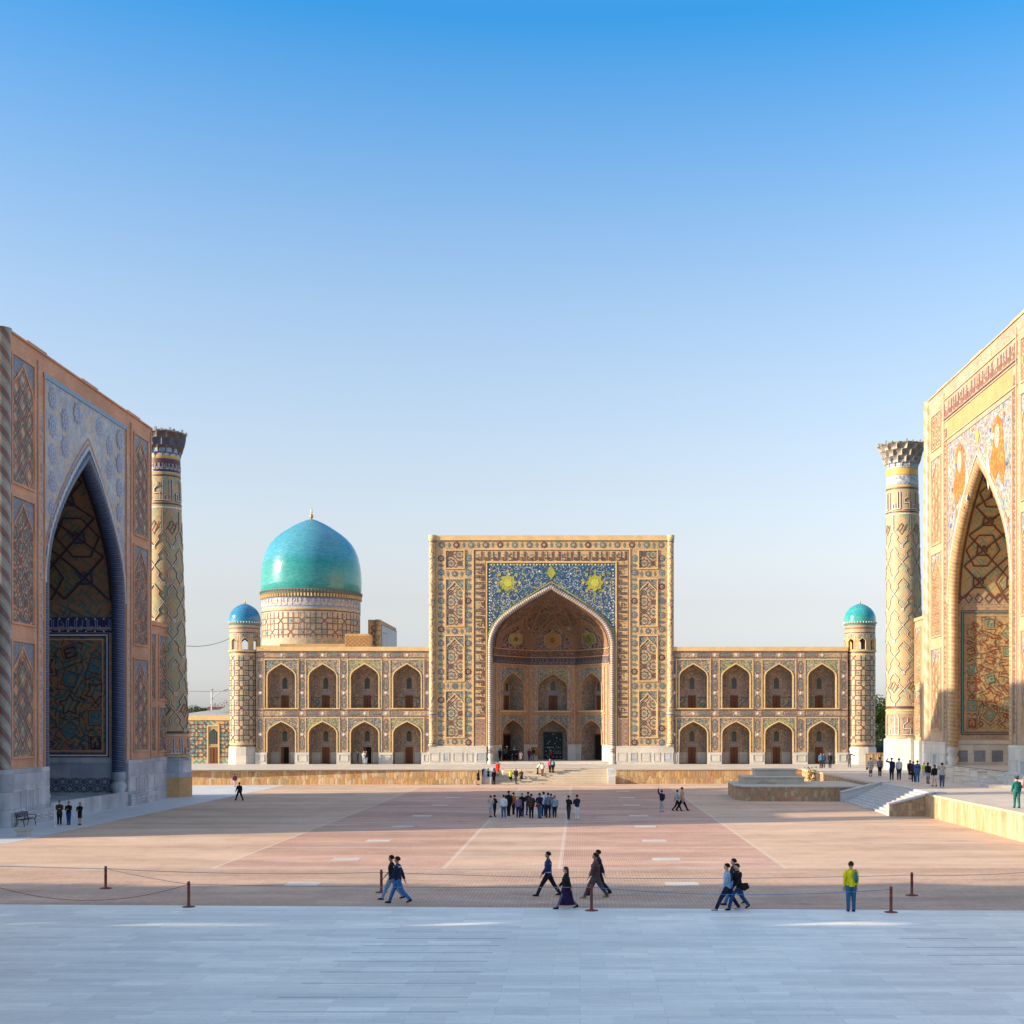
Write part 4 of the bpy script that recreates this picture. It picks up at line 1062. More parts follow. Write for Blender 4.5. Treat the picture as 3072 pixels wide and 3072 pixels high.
    for ju in range(5):
        for jv in range(9):
            cu, cv = b0 + .9 + ju * step, z1 + .9 + jv * step + (step / 2 if ju % 2 else 0)
            if not ins(cu, cv): continue
            ang = .31 * ((ju * 3 + jv * 5) % 7); ca, sa = math.cos(ang), math.sin(ang)
            rot = lambda p: (cu + p[0] * ca - p[1] * sa, cv + p[0] * sa + p[1] * ca)
            k = step * .28
            if (ju + jv) % 3 != 2:
                ribbon(B, J, [rot(p) for p in ((-k, -k), (k, -k), (k, k), (-k, k))], .055, M['lat'], .05, True, inside=ins)
                m = M['scr']
                for pl in (((-k * .7, -k * .6), (k * .7, -k * .6)), ((-k * .6, -k * .6), (-k * .6, k * .7), (-k * .15, k * .7)), ((k * .05, -k * .6), (k * .05, k * .3)), ((k * .65, -k * .6), (k * .65, k * .75), (k * .25, k * .75))):
                    ribbon(B, J, [rot(p) for p in pl], .15 * M['ks'], m if (ju + jv) % 4 else M['scr2'], .06, inside=ins)
            else:
                ribbon(B, J, star(cu, cv, step * .42, 5, .55, ang), .09, M['scr2'], .05, True, inside=ins)
            for t in range(5):
                th = ang + t * 2 * PI / 5; r1, r2 = step * .44, step * .62
                ribbon(B, J, [(cu + r1 * math.cos(th - .5), cv + r1 * math.sin(th - .5)), (cu + r2 * math.cos(th), cv + r2 * math.sin(th)), (cu + r1 * math.cos(th + .5), cv + r1 * math.sin(th + .5))], .06, M['lat'], .05, inside=ins)
            if not M['navyb'] : ribbon(B, J, [rot((step * .5, -.25)), rot((step * .5 + .22, 0)), rot((step * .5, .25)), rot((step * .5 - .22, 0))], .08, M['scr2'], .06, True, inside=ins)
    B.build('jamb_panel', iw)
    # dado of the jamb
    B = MB()
    quad(B, J, .2, dep, fl, dado_top, M['jdado'], .05); ribbon(B, J, [(.2, dado_top), (dep, dado_top)], .35, M['marb'], .03, thick=.1)
    if M['navyb']:
        quad(B, J, .6, dep, fl + .15, fl + 1.35, plain('pierced_stone_ground', (.30, .32, .36)), .07)
        girih(B, J, .7, dep - .2, fl + .2, fl + 1.3, .55, plain('pierced_stone_line', (.10, .115, .15)), .09, h=.09)
    else:
        for i in range(5): quad(B, J, .7 + i * 1.7, 1.9 + i * 1.7, fl + .3, fl + 1.5, marb_dk, .07); frame(B, J, .7 + i * 1.7, 1.9 + i * 1.7, fl + .3, fl + 1.5, .09, M['marb'], .08)
    B.build('jamb_dado', iw)
    # rope moulding following the opening
    B = MB(); an = a_open - rt * .35; app = tall_pts(uc, an, vs, H - rt * .9, 16)
    zs = [fl + 1.8 + i * (vs - fl - 1.8) / 14 for i in range(14)]
    path = [F(uc - an, z, -rt * .75) for z in zs] + [F(p[0], p[1], -rt * .75) for p in app] + [F(uc + an, z, -rt * .75) for z in zs[::-1]]
    B.tube(path, rt, M['rope'], 14)
    for s_ in (-1, 1):
        x, y, _ = F(uc + s_ * an, 0, -rt * .75)
        B.lathe(x, y, [(rt * 1.3, fl - .9), (rt * 1.3, fl), (rt * .8, fl + .15), (rt * 1.2, fl + .7), (rt * .8, fl + 1.1), (rt * 1.1, fl + 1.3), (rt * .95, fl + 1.9)], M['marb'], 14)
    B.build('arch_moulding', portal)
    # thin bead frame outside the opening + kufic border strips
    B = MB()
    ribbon(B, F, [p for p in tall_pts(uc, a_open + .12, vs, H + .25, 14)], .30, M['beads'], .03, thick=.06)
    ribbon(B, F, [p for p in tall_pts(uc, a_open + .45, vs, H + .85, 14)], .12, M['brick'], .03)
    for s_ in (-1, 1):
        e = uc + s_ * sp
        ribbon(B, F, [(e + s_ * .1, dado_top), (e + s_ * .1, M['sp_top'])], .14, M['brick'], .02, thick=.08)
        ribbon(B, F, [(e + s_ * 1.15, dado_top), (e + s_ * 1.15, top - .6)], .14, M['brick'], .02, thick=.08)
        a, b = sorted((e + s_ * .2, e + s_ * 1.05)); quad(B, F, a, b, dado_top, M['sp_top'] + (1.5 if mirror else -2), M['border'], .01)
    kufic_band(B, F, dado_top + 1, M['sp_top'] - .5 + (2 if mirror else -2.5), -(uc - sp - .25), .75, M['kuf'], .10, horiz=False)
    kufic_band(B, F, -(M['sp_top'] - .5 + (2 if mirror else -2.5)), -(dado_top + 1), uc + sp + .25, .75, M['kuf'], .10, horiz=False, flip=True)
    ribbon(B, F, [(uc - sp - .2, M['sp_top']), (uc + sp + .2, M['sp_top'])], .3, M['span_edge'], .02, thick=.04)
    for e in (uA + .25, uB - .25): ribbon(B, F, [(e, dado_top), (e, top - .3)], .2, M['brick'], .02, thick=.06)
    if mirror: # sunlit portal: frieze with script, plain ochre field
        quad(B, F, uA + .3, uB - .3, 36.2, 37.9, M['border'], .012); kufic_band(B, F, uA + 6, uB - 6, 36.35, 1.3, M['kuf'], .16, orn=teal, h=.03)
        quad(B, F, uc - sp, uc + sp, 34.1, 35.7, plain_sh, .015)
        for z in (38.0, 36.05, 35.85, 34.0): ribbon(B, F, [(uc - sp - 1.3, z), (uc + sp + 1.3, z)], .12, maroon if z in (36.05,) else M['brick'], .03, thick=.05)
        quad(B, F, uA + .1, uB - .1, 38.2, top - .1, M['border'], .01)
    B.build('border', portal)
    if mirror:
        B = MB()
        for s_ in (-1, 1): # abstract orange beasts with pale faces under rayed suns
            c = uc + s_ * 5.6
            for z, w in ((31.0, 1.5),):
                pts = [(c - 2.1, 28.6), (c - 1.2, 30.4), (c - 1.4, 32.0), (c, 32.9), (c + 1.5, 32.0), (c + 1.7, 30.0), (c + 2.3, 28.2), (c + 1.4, 26.4), (c + .5, 28.0), (c - .4, 27.4), (c - .9, 25.8), (c - 1.4, 27.2)]
                fill(B, F, pts, tiger, .02); disc(B, F, c + .1, 31.0, .7, mosaic('pale_face_mosaic', [(3, (.40, .36, .30)), (1, (.30, .24, .2))], 6), 14, 0, .04, 1.5)
                fill(B, F, [(c + s_ * -2.3, 26.8), (c + s_ * -1.9, 28.4), (c + s_ * -2.5, 30.2), (c + s_ * -3.0, 28.2)], white_t, .03)
        disc(B, F, uc, 32.2, .55, gold, 10, 5, .03, 1.2)
        for i in range(120):
            u = uc + rnd.uniform(-9, 9); z = rnd.uniform(20, 33.2)
            if z > vs + (H + 2.6) * max(0, 1 - (abs(u - uc) / (a_open + .6)) ** 1.5): disc(B, F, u, z, rnd.choice((.12, .2, .26)), rnd.choice((white_t, tiger, blue, teal)), 8, h=.018)
        B.build('spandrel_ornament', portal)
    else:
        B = MB(); lav = mosaic('rosette_blue', [(4, (.25, .28, .40)), (3, (.29, .32, .43)), (1, (.38, .40, .46))], 9); lav2 = plain('pale_blue_ring', (.52, .56, .62))
        for i in range(7):
            for j in range(9):
                u = uc - 6.6 + i * 2.2; z = 15.4 + j * 1.9 + (.95 if i % 2 else 0)
                if z < M['sp_top'] - 1.0 and z - 1.3 > vs + (H + .6) * max(0, 1 - (abs(u - uc) / (a_open + .5)) ** 1.5) and abs(u - uc) < 7.0:
                    disc(B, F, u, z, .72, lav, 18, 9, .005); ribbon(B, F, star(u, z, .58, 9, .72), .05, lav2, .035, True); ribbon(B, F, [(u + .2 * math.cos(t * PI / 5), z + .2 * math.sin(t * PI / 5)) for t in range(10)], .07, lav2, .04, True)
        B.build('spandrel_ornament', portal)
    # pier panels
    for s_, (u0, u1) in ((-1, (uA + .5, uc - sp - 1.3)), (1, (uc + sp + 1.3, uB - .5))):
        c = (u0 + u1) / 2; hw = min((u1 - u0) / 2 - .35, 1.75)
        for a in (u0 + .12, u1 - .12): quad(B := MB(), F, a - .22, a + .22, dado_top, top - 1.2, M['border'], .008); B.build('border_strip', portal)
        for i, (z0_, z1_) in enumerate(M['panels']):
            niche_panel('lattice_panel', portal, F, c, hw, z0_, z1_, M['pfill'], M['plat'], M['plw'], M['pspan'], M['brick'], hw * .62 if i != 1 else hw * .5, arched=not (mirror and i == 3), style=2 if i in (0, 2) else 0, depth=.2)
    # dados on the front
    B = MB()
    for u0, u1 in ((uA - .1, uc - a_open - .1), (uc + a_open + .1, uB + .1)): B = MB(); dado_block(B, F, u0, u1, base, dado_top, .3, M['marb'], 3); dado_block(B, F, u0 - .1, u1 + .1, base, base + .9, .55, M['marb'], 6); B.build('marble_dado', portal)
    B = MB()
    # low parapet across the mouth of the iwan
    B.face([F(uc - a_open, base, .3), F(uc + a_open, base, .3), F(uc + a_open, fl + (.25 if not mirror else 0), .3), F(uc - a_open, fl + (.25 if not mirror else 0), .3)], M['marb'], [(0, 0), (15, 0), (15, 1), (0, 1)])
    B.face([F(uc - a_open, fl + (.25 if not mirror else 0), .3), F(uc + a_open, fl + (.25 if not mirror else 0), .3), F(uc + a_open, fl, -.4), F(uc - a_open, fl, -.4)], M['marb'])
    B.build('threshold', iw)
    # twisted corner columns
    for u in ((uA - .05,) if not mirror else (uA - .05, uB + .05)):
        B = MB(); x, y, _ = F(u, 0, -.1); tw = M['corner']
        B.lathe(x, y, [(.62, base), (.62, dado_top), (.5, dado_top + .1), (.5, top - .2), (.55, top)], tw, 20); B.lathe(x, y, [(.66, base), (.66, dado_top)], M['marb'], 10); B.lathe(x, y, [(0, top + .05), (.56, top)], tw, 12); B.build('corner_column', portal)
    # wings
    for (a, b) in (wing_far, near_wing):
        B = MB(); a, b = min(a, b), max(a, b); W = -.6
        quad(B, F, a, b, base, wing_top, M['brick'], W); B.face([F(a, wing_top, W), F(b, wing_top, W), F(b, wing_top, W - 9), F(a, wing_top, W - 9)], asph)
        for u in (a, b): B.face([F(u, base, W), F(u, base, W - 9), F(u, wing_top, W - 9), F(u, wing_top, W)], M['brick'])
        quad(B, F, a, b, base, dado_top, M['marb'], W + .2); ribbon(B, F, [(a, wing_top - .2), (b, wing_top - .2)], .35, M['brick'], W + .02, thick=.1)
        wb = B.build('side_wing', root)
        n = max(1, int((b - a) / 3.0)); 
        Fw = Pl(F(0, 0, W)[:2], F.d, F.n)
        for i in range(n):
            c = a + (i + .5) * (b - a) / n; hw = min(1.2, (b - a) / n * .36)
            for z0_, z1_ in ((dado_top + .5, base + (wing_top - base) * .52), (base + (wing_top - base) * .56, wing_top - 1.1)):
                niche_panel('lattice_panel', wb, Fw, c, hw, z0_, z1_, M['pfill'], M['plat'], M['plw'], M['pspan'], M['brick'], hw * .8)
    return root

mk = plain('left_kufic', (.20, .13, .15), .5)
FU = Pl((-36.0, 0), (0, 1), (1, 0))
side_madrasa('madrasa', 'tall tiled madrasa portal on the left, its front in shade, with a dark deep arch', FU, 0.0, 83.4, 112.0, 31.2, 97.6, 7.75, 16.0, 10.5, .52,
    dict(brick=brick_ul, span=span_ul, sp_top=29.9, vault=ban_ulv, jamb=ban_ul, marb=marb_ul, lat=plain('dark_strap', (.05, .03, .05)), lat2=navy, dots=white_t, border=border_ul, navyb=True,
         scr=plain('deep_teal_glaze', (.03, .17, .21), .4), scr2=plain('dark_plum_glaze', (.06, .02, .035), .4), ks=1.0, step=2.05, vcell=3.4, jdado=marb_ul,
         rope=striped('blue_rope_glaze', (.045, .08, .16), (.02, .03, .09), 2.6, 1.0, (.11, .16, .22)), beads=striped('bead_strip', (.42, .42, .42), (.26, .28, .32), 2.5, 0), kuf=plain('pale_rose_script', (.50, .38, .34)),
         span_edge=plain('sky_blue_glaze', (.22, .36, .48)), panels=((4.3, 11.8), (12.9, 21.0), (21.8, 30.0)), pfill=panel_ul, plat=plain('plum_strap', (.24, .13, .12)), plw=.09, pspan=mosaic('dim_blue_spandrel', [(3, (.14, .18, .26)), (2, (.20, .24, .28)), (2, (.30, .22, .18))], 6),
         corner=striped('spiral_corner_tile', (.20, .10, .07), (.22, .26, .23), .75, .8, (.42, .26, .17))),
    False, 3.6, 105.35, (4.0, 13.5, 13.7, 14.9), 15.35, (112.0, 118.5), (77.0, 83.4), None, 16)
FS = Pl((35.5, 0), (0, -1), (-1, 0))
side_madrasa('madrasa', 'tall honey-coloured madrasa portal on the right, sunlit, with orange beasts above its arch', FS, 1.6, -136.0, -102.2, 39.3, -119.1, 9.4, 18.2, 12.3, .50,
    dict(brick=brick_sh, span=span_sh, sp_top=33.6, vault=ban_sh, jamb=mosaic('jamb_honey_mosaic', [(5, (.46, .31, .15)), (3, (.38, .25, .13)), (2, (.24, .26, .17)), (1, (.28, .15, .09))], 5), marb=marb_tk, lat=plain('brown_strap', (.16, .07, .05)), lat2=maroon, dots=teal, border=border_sh, navyb=False,
         scr=plain('aged_turquoise', (.13, .28, .24), .4), scr2=plain('rust_glaze', (.24, .06, .03), .4), ks=.8, step=1.75, vcell=3.2, jdado=marb_tk,
         rope=striped('ochre_rope', (.50, .33, .17), (.38, .24, .13), 2.6, 1.0), beads=striped('pale_bead', (.56, .50, .42), (.42, .38, .36), 2.5, 0), kuf=plain('brown_script', (.24, .12, .10)),
         span_edge=border_sh, panels=((5.9, 14.0), (15.2, 23.5), (24.4, 33.0), (33.9, 37.4)), pfill=panel_fill, plat=plain('rust_strap', (.36, .17, .09)), plw=.09, pspan=span_sh,
         corner=striped('honey_spiral_corner', (.42, .26, .15), (.52, .37, .21), .55, .62, (.50, .40, .28))),
    True, 4.75, -128.5, (5.6, 17.3, 18.0, 19.2), 17.9, (-144.3, -136.0), (-102.2, -96.0), None, 20)

# ================================================================== minarets
def minaret(label, cx, cy, base, zt, Rlo, Rhi, lean, bands, zlat, capR, fill_m, brickbase, oct_=True, scale=1.0):
    root = empty('minaret', (cx, cy, base), label, 'minaret')
    zl = bands['dado']
    Rf = lambda z: Rlo + (Rhi - Rlo) * max(0, min(1, (z - zl) / (zt - 3 - zl)))
    F = Cyl(cx, cy, Rf, lean, zl)
    B = MB()
    B.lathe(cx, cy, [(Rf(z), z) for z in [zl + (zt - 2 - zl) * i / 12 for i in range(13)]], fill_m, 48, lean=(lean, 0), z0=zl)
    arc = PI * Rlo * .56
    z0, z1 = zlat
    # rows of touching lozenges with a notch in every side
    wl, wd = plain('lozenge_white', (.62, .56, .48), .5), plain('lozenge_brown', (.17, .07, .055), .5)
    per = PI * 2 * Rlo / 6; nr = int(round((z1 - z0) / (per * 1.55))); ph = (z1 - z0) / nr
    for r_ in range(nr):
        for k in range(-3, 4):
            c = k * per + (per / 2 if r_ % 2 else 0) + per * .2; zb = z0 + r_ * ph
            if abs(c) > arc + per * .3: continue
            top_half = r_ == nr - 1
            for sg in (-1, 1):
                edge = [(0, 0), (.56, .40), (.44, .60), (1, 1)]
                lo = [(c + sg * x * per / 2, zb + y * ph / 2) for x, y in edge]; hi = [(c + sg * (1 - x) * per / 2, zb + ph / 2 + y * ph / 2) for x, y in edge]
                for e_ in ([lo] if top_half else [lo, hi]):
                    ribbon(B, F, e_, .18, wd, .02, sub=.3); ribbon(B, F, e_, .07, wl, .05, sub=.3)
                if top_half: ribbon(B, F, [(c + sg * per / 2, zb + ph / 2), (c + sg * per / 2, zb + ph)], .21, wd, .02); ribbon(B, F, [(c + sg * per / 2, zb + ph / 2), (c + sg * per / 2, zb + ph)], .075, wl, .05)
            frame(B, F, c - .12, c + .12, zb - .12, zb + .12, .07, wl, .06)
            if r_ in (0, nr - 1):
                q = .5; m_ = zb + ph * .55
                for t in (-.4, 0, .4): ribbon(B, F, [(c + t - q * .5, m_ - q * .5 - t * .2), (c + t + .05, m_ + .1), (c + t + q * .4, m_ + q)], .1, wd, .03)
                ribbon(B, F, [(c - q, m_), (c, m_ + q * 1.2), (c + q, m_), (c, m_ - q * 1.2)], .08, wd, .03, True)
    B.build('shaft', root)
    B = MB()
    for z, h, m, dr in bands['rings']: B.lathe(cx, cy, [(Rf(z) + dr, z - h / 2), (Rf(z + h / 2) + dr, z + h / 2)], m, 48, lean=(lean, 0), z0=zl)
    for z0b, hb, m, w, ground in bands['script']:
        if ground: B.lathe(cx, cy, [(Rf(z0b) + .025, z0b), (Rf(z0b + hb) + .025, z0b + hb)], ground, 48, lean=(lean, 0), z0=zl)
        kufic_band(B, F, -PI * Rlo * .55, PI * Rlo * .55, z0b + .1, hb - .2, wd, w * 1.7, words=['ALLH', 'ALMLK LLH'], h=.04, sub=.3)
        kufic_band(B, F, -PI * Rlo * .55, PI * Rlo * .55, z0b + .1, hb - .2, m, w * .8, words=['ALLH', 'ALMLK LLH'], h=.075, sub=.3)
    B.build('inscription_bands', root)
    B = MB(); rb = Rlo * 1.13
    B.lathe(cx, cy, [(rb * 1.02, base), (rb * 1.02, bands.get('brick', base)), (rb, bands.get('brick', base)), (rb, zl - .15), (Rlo + .02, zl)], marb_ul if brickbase else marb_st, 8 if oct_ else 24, smooth=False)
    if brickbase: B.lathe(cx, cy, [(rb * 1.03, base), (rb * 1.03, bands['brick'])], brick_tk, 8, smooth=False)
    B.build('plinth', root)
    # stalactite cap
    B = MB(); ox = cx + lean * (zt - zl); N = 14; zc = zt - 2.7 * scale
    cm = [plain('cap_stone', (.30, .28, .25)), plain('cap_blue', (.10, .13, .22), .5), plain('cap_dark_brown', (.17, .14, .12)), plain('cap_grey', (.36, .33, .29)), plain('cap_dusk_blue', (.14, .15, .20))]  # tier colours: stone, blue, dark brown, grey, dull blue
    tiers = [(zc, Rhi * 1.0, .6), (zc + .6 * scale, Rhi * 1.10, .65), (zc + 1.25 * scale, Rhi * 1.24, .65), (zc + 1.9 * scale, Rhi * 1.36, .55)]
    for ti, (z, r, h) in enumerate(tiers):
        h *= scale; nn = N * 6; off = (ti % 2) * PI / N
        r2 = tiers[ti + 1][1] if ti < 3 else capR
        rows = []
        for i in range(6):
            t = i / 5; row = []
            for j in range(nn):
                a = 2 * PI * j / nn; s = abs(math.sin(N / 2 * (a + off)))
                hollow = math.sqrt(max(0, 1 - (1 - s) ** 2)); grow = t ** (2.2 - 1.5 * (1 - hollow))
                rr = r + (r2 - r) * grow - .62 * scale * hollow * (1 - t) * (0.35 + t)
                row.append((ox + rr * math.cos(a), cy + rr * math.sin(a), z + h * t))
            rows.append(row)
        B.grid(rows, cm[(0, 3, 0, 3)[ti] if scale > 1 else (1, 2, 4, 2)[ti]], lambda i, j: (j * .1, i * .1), False, True)
    B.build('stalactite_cornice', root)
    B = MB(); zz = zc + 2.45 * scale
    B.lathe(ox, cy, [(capR * 1.02, zz), (capR * 1.06, zz + .12), (capR * .9, zz + .22), (.15, zz + .62), (0, zz + .64)], plain('cap_roof_sheet', (.33, .22, .18) if brickbase is False else (.36, .38, .36)), 8, smooth=False)
    for k in range(26):
        a = k * 2 * PI / 26 + .1 * math.sin(k * 7); B.box(ox + capR * math.cos(a) - .08, ox + capR * math.cos(a) + .08, cy + capR * math.sin(a) - .08, cy + capR * math.sin(a) + .08, zz + .05, zz + .16 + .1 * ((k * 5) % 3), cm[0])
    B.build('roof', root)
    return root
sw = plain('script_white', (.62, .60, .56), .5)
bandbl = mosaic('pale_blue_band', [(3, (.34, .40, .46)), (2, (.20, .26, .36)), (2, (.48, .48, .44))], 5)
minaret('tall leaning left minaret, half in shade, with lozenge brickwork and a dark blue stalactite top', -37.0, 119.5, 0.0, 32.6, 1.93, 1.42, -.012,
    dict(dado=3.55, brick=1.75, rings=[(25.7, .1, white_t, .03), (26.05, .12, maroon, .03), (28.55, .12, maroon, .03), (28.8, .1, cream, .03), (29.15, .5, navy, .03), (29.8, .5, maroon, .03), (30.25, .2, gold, .03), (30.7, .7, bandbl, .03), (5.75, .2, maroon, .03), (5.5, .1, cream, .05)],
         script=[(26.2, 2.2, sw, .09, None), (3.75, 1.65, sw, .09, brick_ul), (28.95, .75, sw, .04, navy)]), (5.9, 25.4), 1.97, ban_min, True, scale=.95)
minaret('tall sunlit right minaret with lozenge brickwork, yellow band and grey stalactite top', 35.5, 145.5, 1.6, 37.0, 2.08, 1.68, -.012,
    dict(dado=5.0, rings=[(29.45, .12, maroon, .03), (29.2, .08, white_t, .03), (32.0, .15, maroon, .03), (32.25, .1, cream, .03), (32.9, .95, bandbl, .03), (33.8, .62, gold, .035), (34.3, .2, bandbl, .03), (34.75, .6, bandbl, .03), (8.3, .25, maroon, .03), (7.95, .12, cream, .05)],
         script=[(29.6, 2.2, sw, .10, None), (5.2, 2.4, sw, .10, mosaic('low_band_ground', [(3, (.36, .25, .16)), (2, (.26, .24, .18)), (1, (.24, .14, .10))], 5))]), (8.6, 29.1), 2.58, ban_min, False, scale=1.05)

minaret('near left minaret at the outer corner of the shaded madrasa, just left of the picture', -37.0, 75.7, 0.0, 32.6, 1.93, 1.42, -.012,
    dict(dado=3.55, brick=1.75, rings=[(25.7, .1, white_t, .03), (28.8, .1, cream, .03), (29.8, .5, maroon, .03)], script=[(26.2, 2.2, sw, .09, None)]), (5.9, 25.4), 1.97, ban_min, True, scale=.95)
# ================================================================== ground, plaza, terraces
def sheet(name, pts, z, m, kind='structure', label=None):
    B = MB(); B.face([(x, y, z) for x, y in pts], m, list(pts)); o = B.build(name, None, kind=kind); return o
gm = NT('dusty_ground'); c_ = gm.mix(gm.noise(gm.obj(), .2, 5), (.30, .24, .19), (.38, .32, .26)); gm = gm.fin(c_, .9, .1)
sheet('ground', [(-3000, -600), (3000, -600), (3000, 4000), (-3000, 4000)], -.02, gm)
t = NT('brick_plaza'); o = t.obj(); s = t.sep(o)
def rng(v, a, b): return t.ma('MULTIPLY', t.ma('GREATER_THAN', v, a), t.ma('LESS_THAN', v, b))
far = t.ma('GREATER_THAN', s[1], 59.5); far2 = t.ma('MULTIPLY', far, t.ma('LESS_THAN', s[1], 136.0))
dark = t.ma('MULTIPLY', far2, t.ma('ADD', rng(s[0], -16.4, -6.1), rng(s[0], -.9, 9.2)))
mid = t.ma('MULTIPLY', far2, rng(s[0], -6.1, -.9))
def bt(vec, c1, c2, mo, w=.27, h=.09):
    n = t.n.new('ShaderNodeTexBrick'); t._in(n.inputs['Vector'], vec); n.inputs['Scale'].default_value = 1; n.inputs['Brick Width'].default_value = w; n.inputs['Row Height'].default_value = h
    n.inputs['Mortar Size'].default_value = .012; t._in(n.inputs['Color1'], c1); t._in(n.inputs['Color2'], c2); t._in(n.inputs['Mortar'], mo); return n.outputs[0]
yx = t.com(s[1], s[0])
c_light = bt(o, (.50, .325, .22), (.56, .375, .26), (.60, .46, .34)); c_dark = bt(yx, (.40, .21, .155), (.47, .26, .195), (.56, .39, .29)); c_mid = bt(yx, (.48, .31, .225), (.53, .35, .25), (.58, .43, .32))
near_c = bt(yx, (.45, .295, .21), (.51, .345, .25), (.33, .22, .165), .40, .14)
col = t.mix(far, near_c, c_light); col = t.mix(dark, col, c_dark); col = t.mix(mid, col, c_mid)
# lime bloom running across
st = t.noise(t.vm('MULTIPLY', o, (.13, .9, 1)), .8, 6, .7)
col = t.mix(t.ramp(st, [(.46, 0), (.68, .62)]), col, (.60, .46, .37))
st2 = t.noise(t.vm('MULTIPLY', o, (.05, .25, 1)), 1.0, 4, .6)
col = t.mix(1.0, col, t.ramp(st2, [(.35, .82), (.65, 1.1)]), 'MULTIPLY')
st3 = t.noise(o, 9, 4, .8); col = t.mix(1.0, col, t.ramp(st3, [(.3, .84), (.7, 1.12)]), 'MULTIPLY')
# cross bands and long strips of pale stone
ym = t.ma('MODULO', t.ma('SUBTRACT', s[1], 59.4), 10.15); cross = t.ma('MULTIPLY', t.ma('MULTIPLY', far2, t.ma('LESS_THAN', ym, .55)), rng(s[0], -16.4, 9.2))
col = t.mix(t.ma('MULTIPLY', cross, .55), col, (.52, .43, .37))
ln = t.ma('LESS_THAN', t.ma('ABSOLUTE', t.ma('ADD', s[0], 16.4)), .09)
for xx in (6.1, .9, -9.2): ln = t.ma('MAXIMUM', ln, t.ma('LESS_THAN', t.ma('ABSOLUTE', t.ma('ADD', s[0], xx)), .10))
col = t.mix(t.ma('MULTIPLY', t.ma('MULTIPLY', ln, far2), .42), col, (.62, .55, .47))
pt = t.noise(o, .35, 6, .75); col = t.mix(1.0, col, t.ramp(pt, [(.30, .80), (.5, 1.0), (.72, 1.10)]), 'MULTIPLY')
sp = t.noise(t.vm('MULTIPLY', o, (.5, 1, 1)), 1.9, 5, .8); col = t.mix(t.ramp(sp, [(.60, 0), (.75, .35)]), col, (.24, .17, .14))
t.bump(t.noise(o, 6, 3), .25, .02)
plaza_m = t.fin(col, .85, .25)
sheet('plaza_paving', [(-60, 44), (24.6, 41), (24.6, 150), (-60, 150)], 0.0, plaza_m)
# pale pavement strip along the left madrasa
pav = marble('pale_pavement', (.60, .60, .60), (.52, .53, .54), (1.2, .6), (.42, .42, .43), .12)
sheet('side_pavement', [(-44, 60), (-30.9, 72), (-31.3, 141.5), (-60, 141.5)], .006, pav)
# foreground forecourt in white marble
t = NT('forecourt_marble'); o = t.obj(); s = t.sep(o)
n = t.n.new('ShaderNodeTexBrick'); t._in(n.inputs['Vector'], o); n.inputs['Scale'].default_value = 1; n.inputs['Brick Width'].default_value = 1.9; n.inputs['Row Height'].default_value = .42; n.inputs['Mortar Size'].default_value = .006; n.offset = .37; n.offset_frequency = 3
n.inputs['Color1'].default_value = (.68, .66, .60, 1); n.inputs['Color2'].default_value = (.84, .81, .73, 1); n.inputs['Mortar'].default_value = (.52, .51, .50, 1)
n2 = t.n.new('ShaderNodeTexBrick'); t._in(n2.inputs['Vector'], t.vm('ADD', o, (.7, .13, 0))); n2.inputs['Scale'].default_value = 1; n2.inputs['Brick Width'].default_value = 3.6; n2.inputs['Row Height'].default_value = .84; n2.inputs['Mortar Size'].default_value = 0.0; n2.offset = .61
n2.inputs['Color1'].default_value = (.84, .86, .88, 1); n2.inputs['Color2'].default_value = (1.03, 1.03, 1.02, 1)
col = t.mix(1.0, n.outputs[0], n2.outputs[0], 'MULTIPLY')
wv = t.noise(t.vm('MULTIPLY', o, (.5, 1.6, 1)), 1.1, 7, .68)
col = t.mix(t.ramp(wv, [(.42, 0), (.72, .42)]), col, (.64, .65, .66))
wv2 = t.noise(t.vm('MULTIPLY', o, (.25, 1.2, 1)), .9, 4, .6)
col = t.mix(t.ramp(wv2, [(.55, 0), (.75, .25)]), col, (.74, .71, .65))
col = t.mix(1.0, col, t.ramp(t.noise(o, 14, 3), [(.3, .94), (.7, 1.04)]), 'MULTIPLY')
st = t.noise(t.vm('MULTIPLY', o, (.35, .8, 1)), .7, 7, .75); col = t.mix(t.ramp(st, [(.50, 0), (.72, .30)]), col, (.50, .46, .40))
st = t.noise(t.vm('MULTIPLY', o, (1.2, 5, 1)), 1.5, 4, .7); col = t.mix(1.0, col, t.ramp(st, [(.3, .90), (.7, 1.06)]), 'MULTIPLY')
sp = t.vor(o, .9, 1, 'F1', 'Distance'); col = t.mix(t.ramp(sp, [(.02, .35), (.05, 0)]), col, (.22, .20, .18))
fore_m = t.fin(col, .5, .35)
def edgeY(x): return 46.55 - .0455 * x
sheet('marble_forecourt', [(-70, -40), (60, -40), (60, edgeY(60)), (-70, edgeY(-70))], .012, fore_m)
B = MB(); B.face([(-70, edgeY(-70), .012), (60, edgeY(60), .012), (60, edgeY(60), -.02), (-70, edgeY(-70), -.02)], fore_m)
jm = plain('dark_joint', (.26, .30, .36), .8)  # dark grey-blue for the joint lines between slabs
for (a, b, Yj) in ((1187, 1535, 41.16), (1130, 1520, 39.9), (1090, 1500, 38.6), (1055, 1478, 37.4), (1000, 1463, 36.06), (960, 1447, 34.5), (905, 1426, 33.0), (835, 1403, 31.3), (755, 1375, 29.7), (2700, 2900, 39.9), (2720, 3050, 38.3), (2780, 3072, 37.0), (2850, 3072, 35.6)):
    B.box(gx(a, Yj), gx(b, Yj), Yj - .035, Yj + .0, .013, .0165 + .0, jm, 'b')
B.build('paving_joints', None, kind='structure')
B = MB()
slabm = plain('inlaid_white_slab', (.56, .51, .45), .6, sc=1)
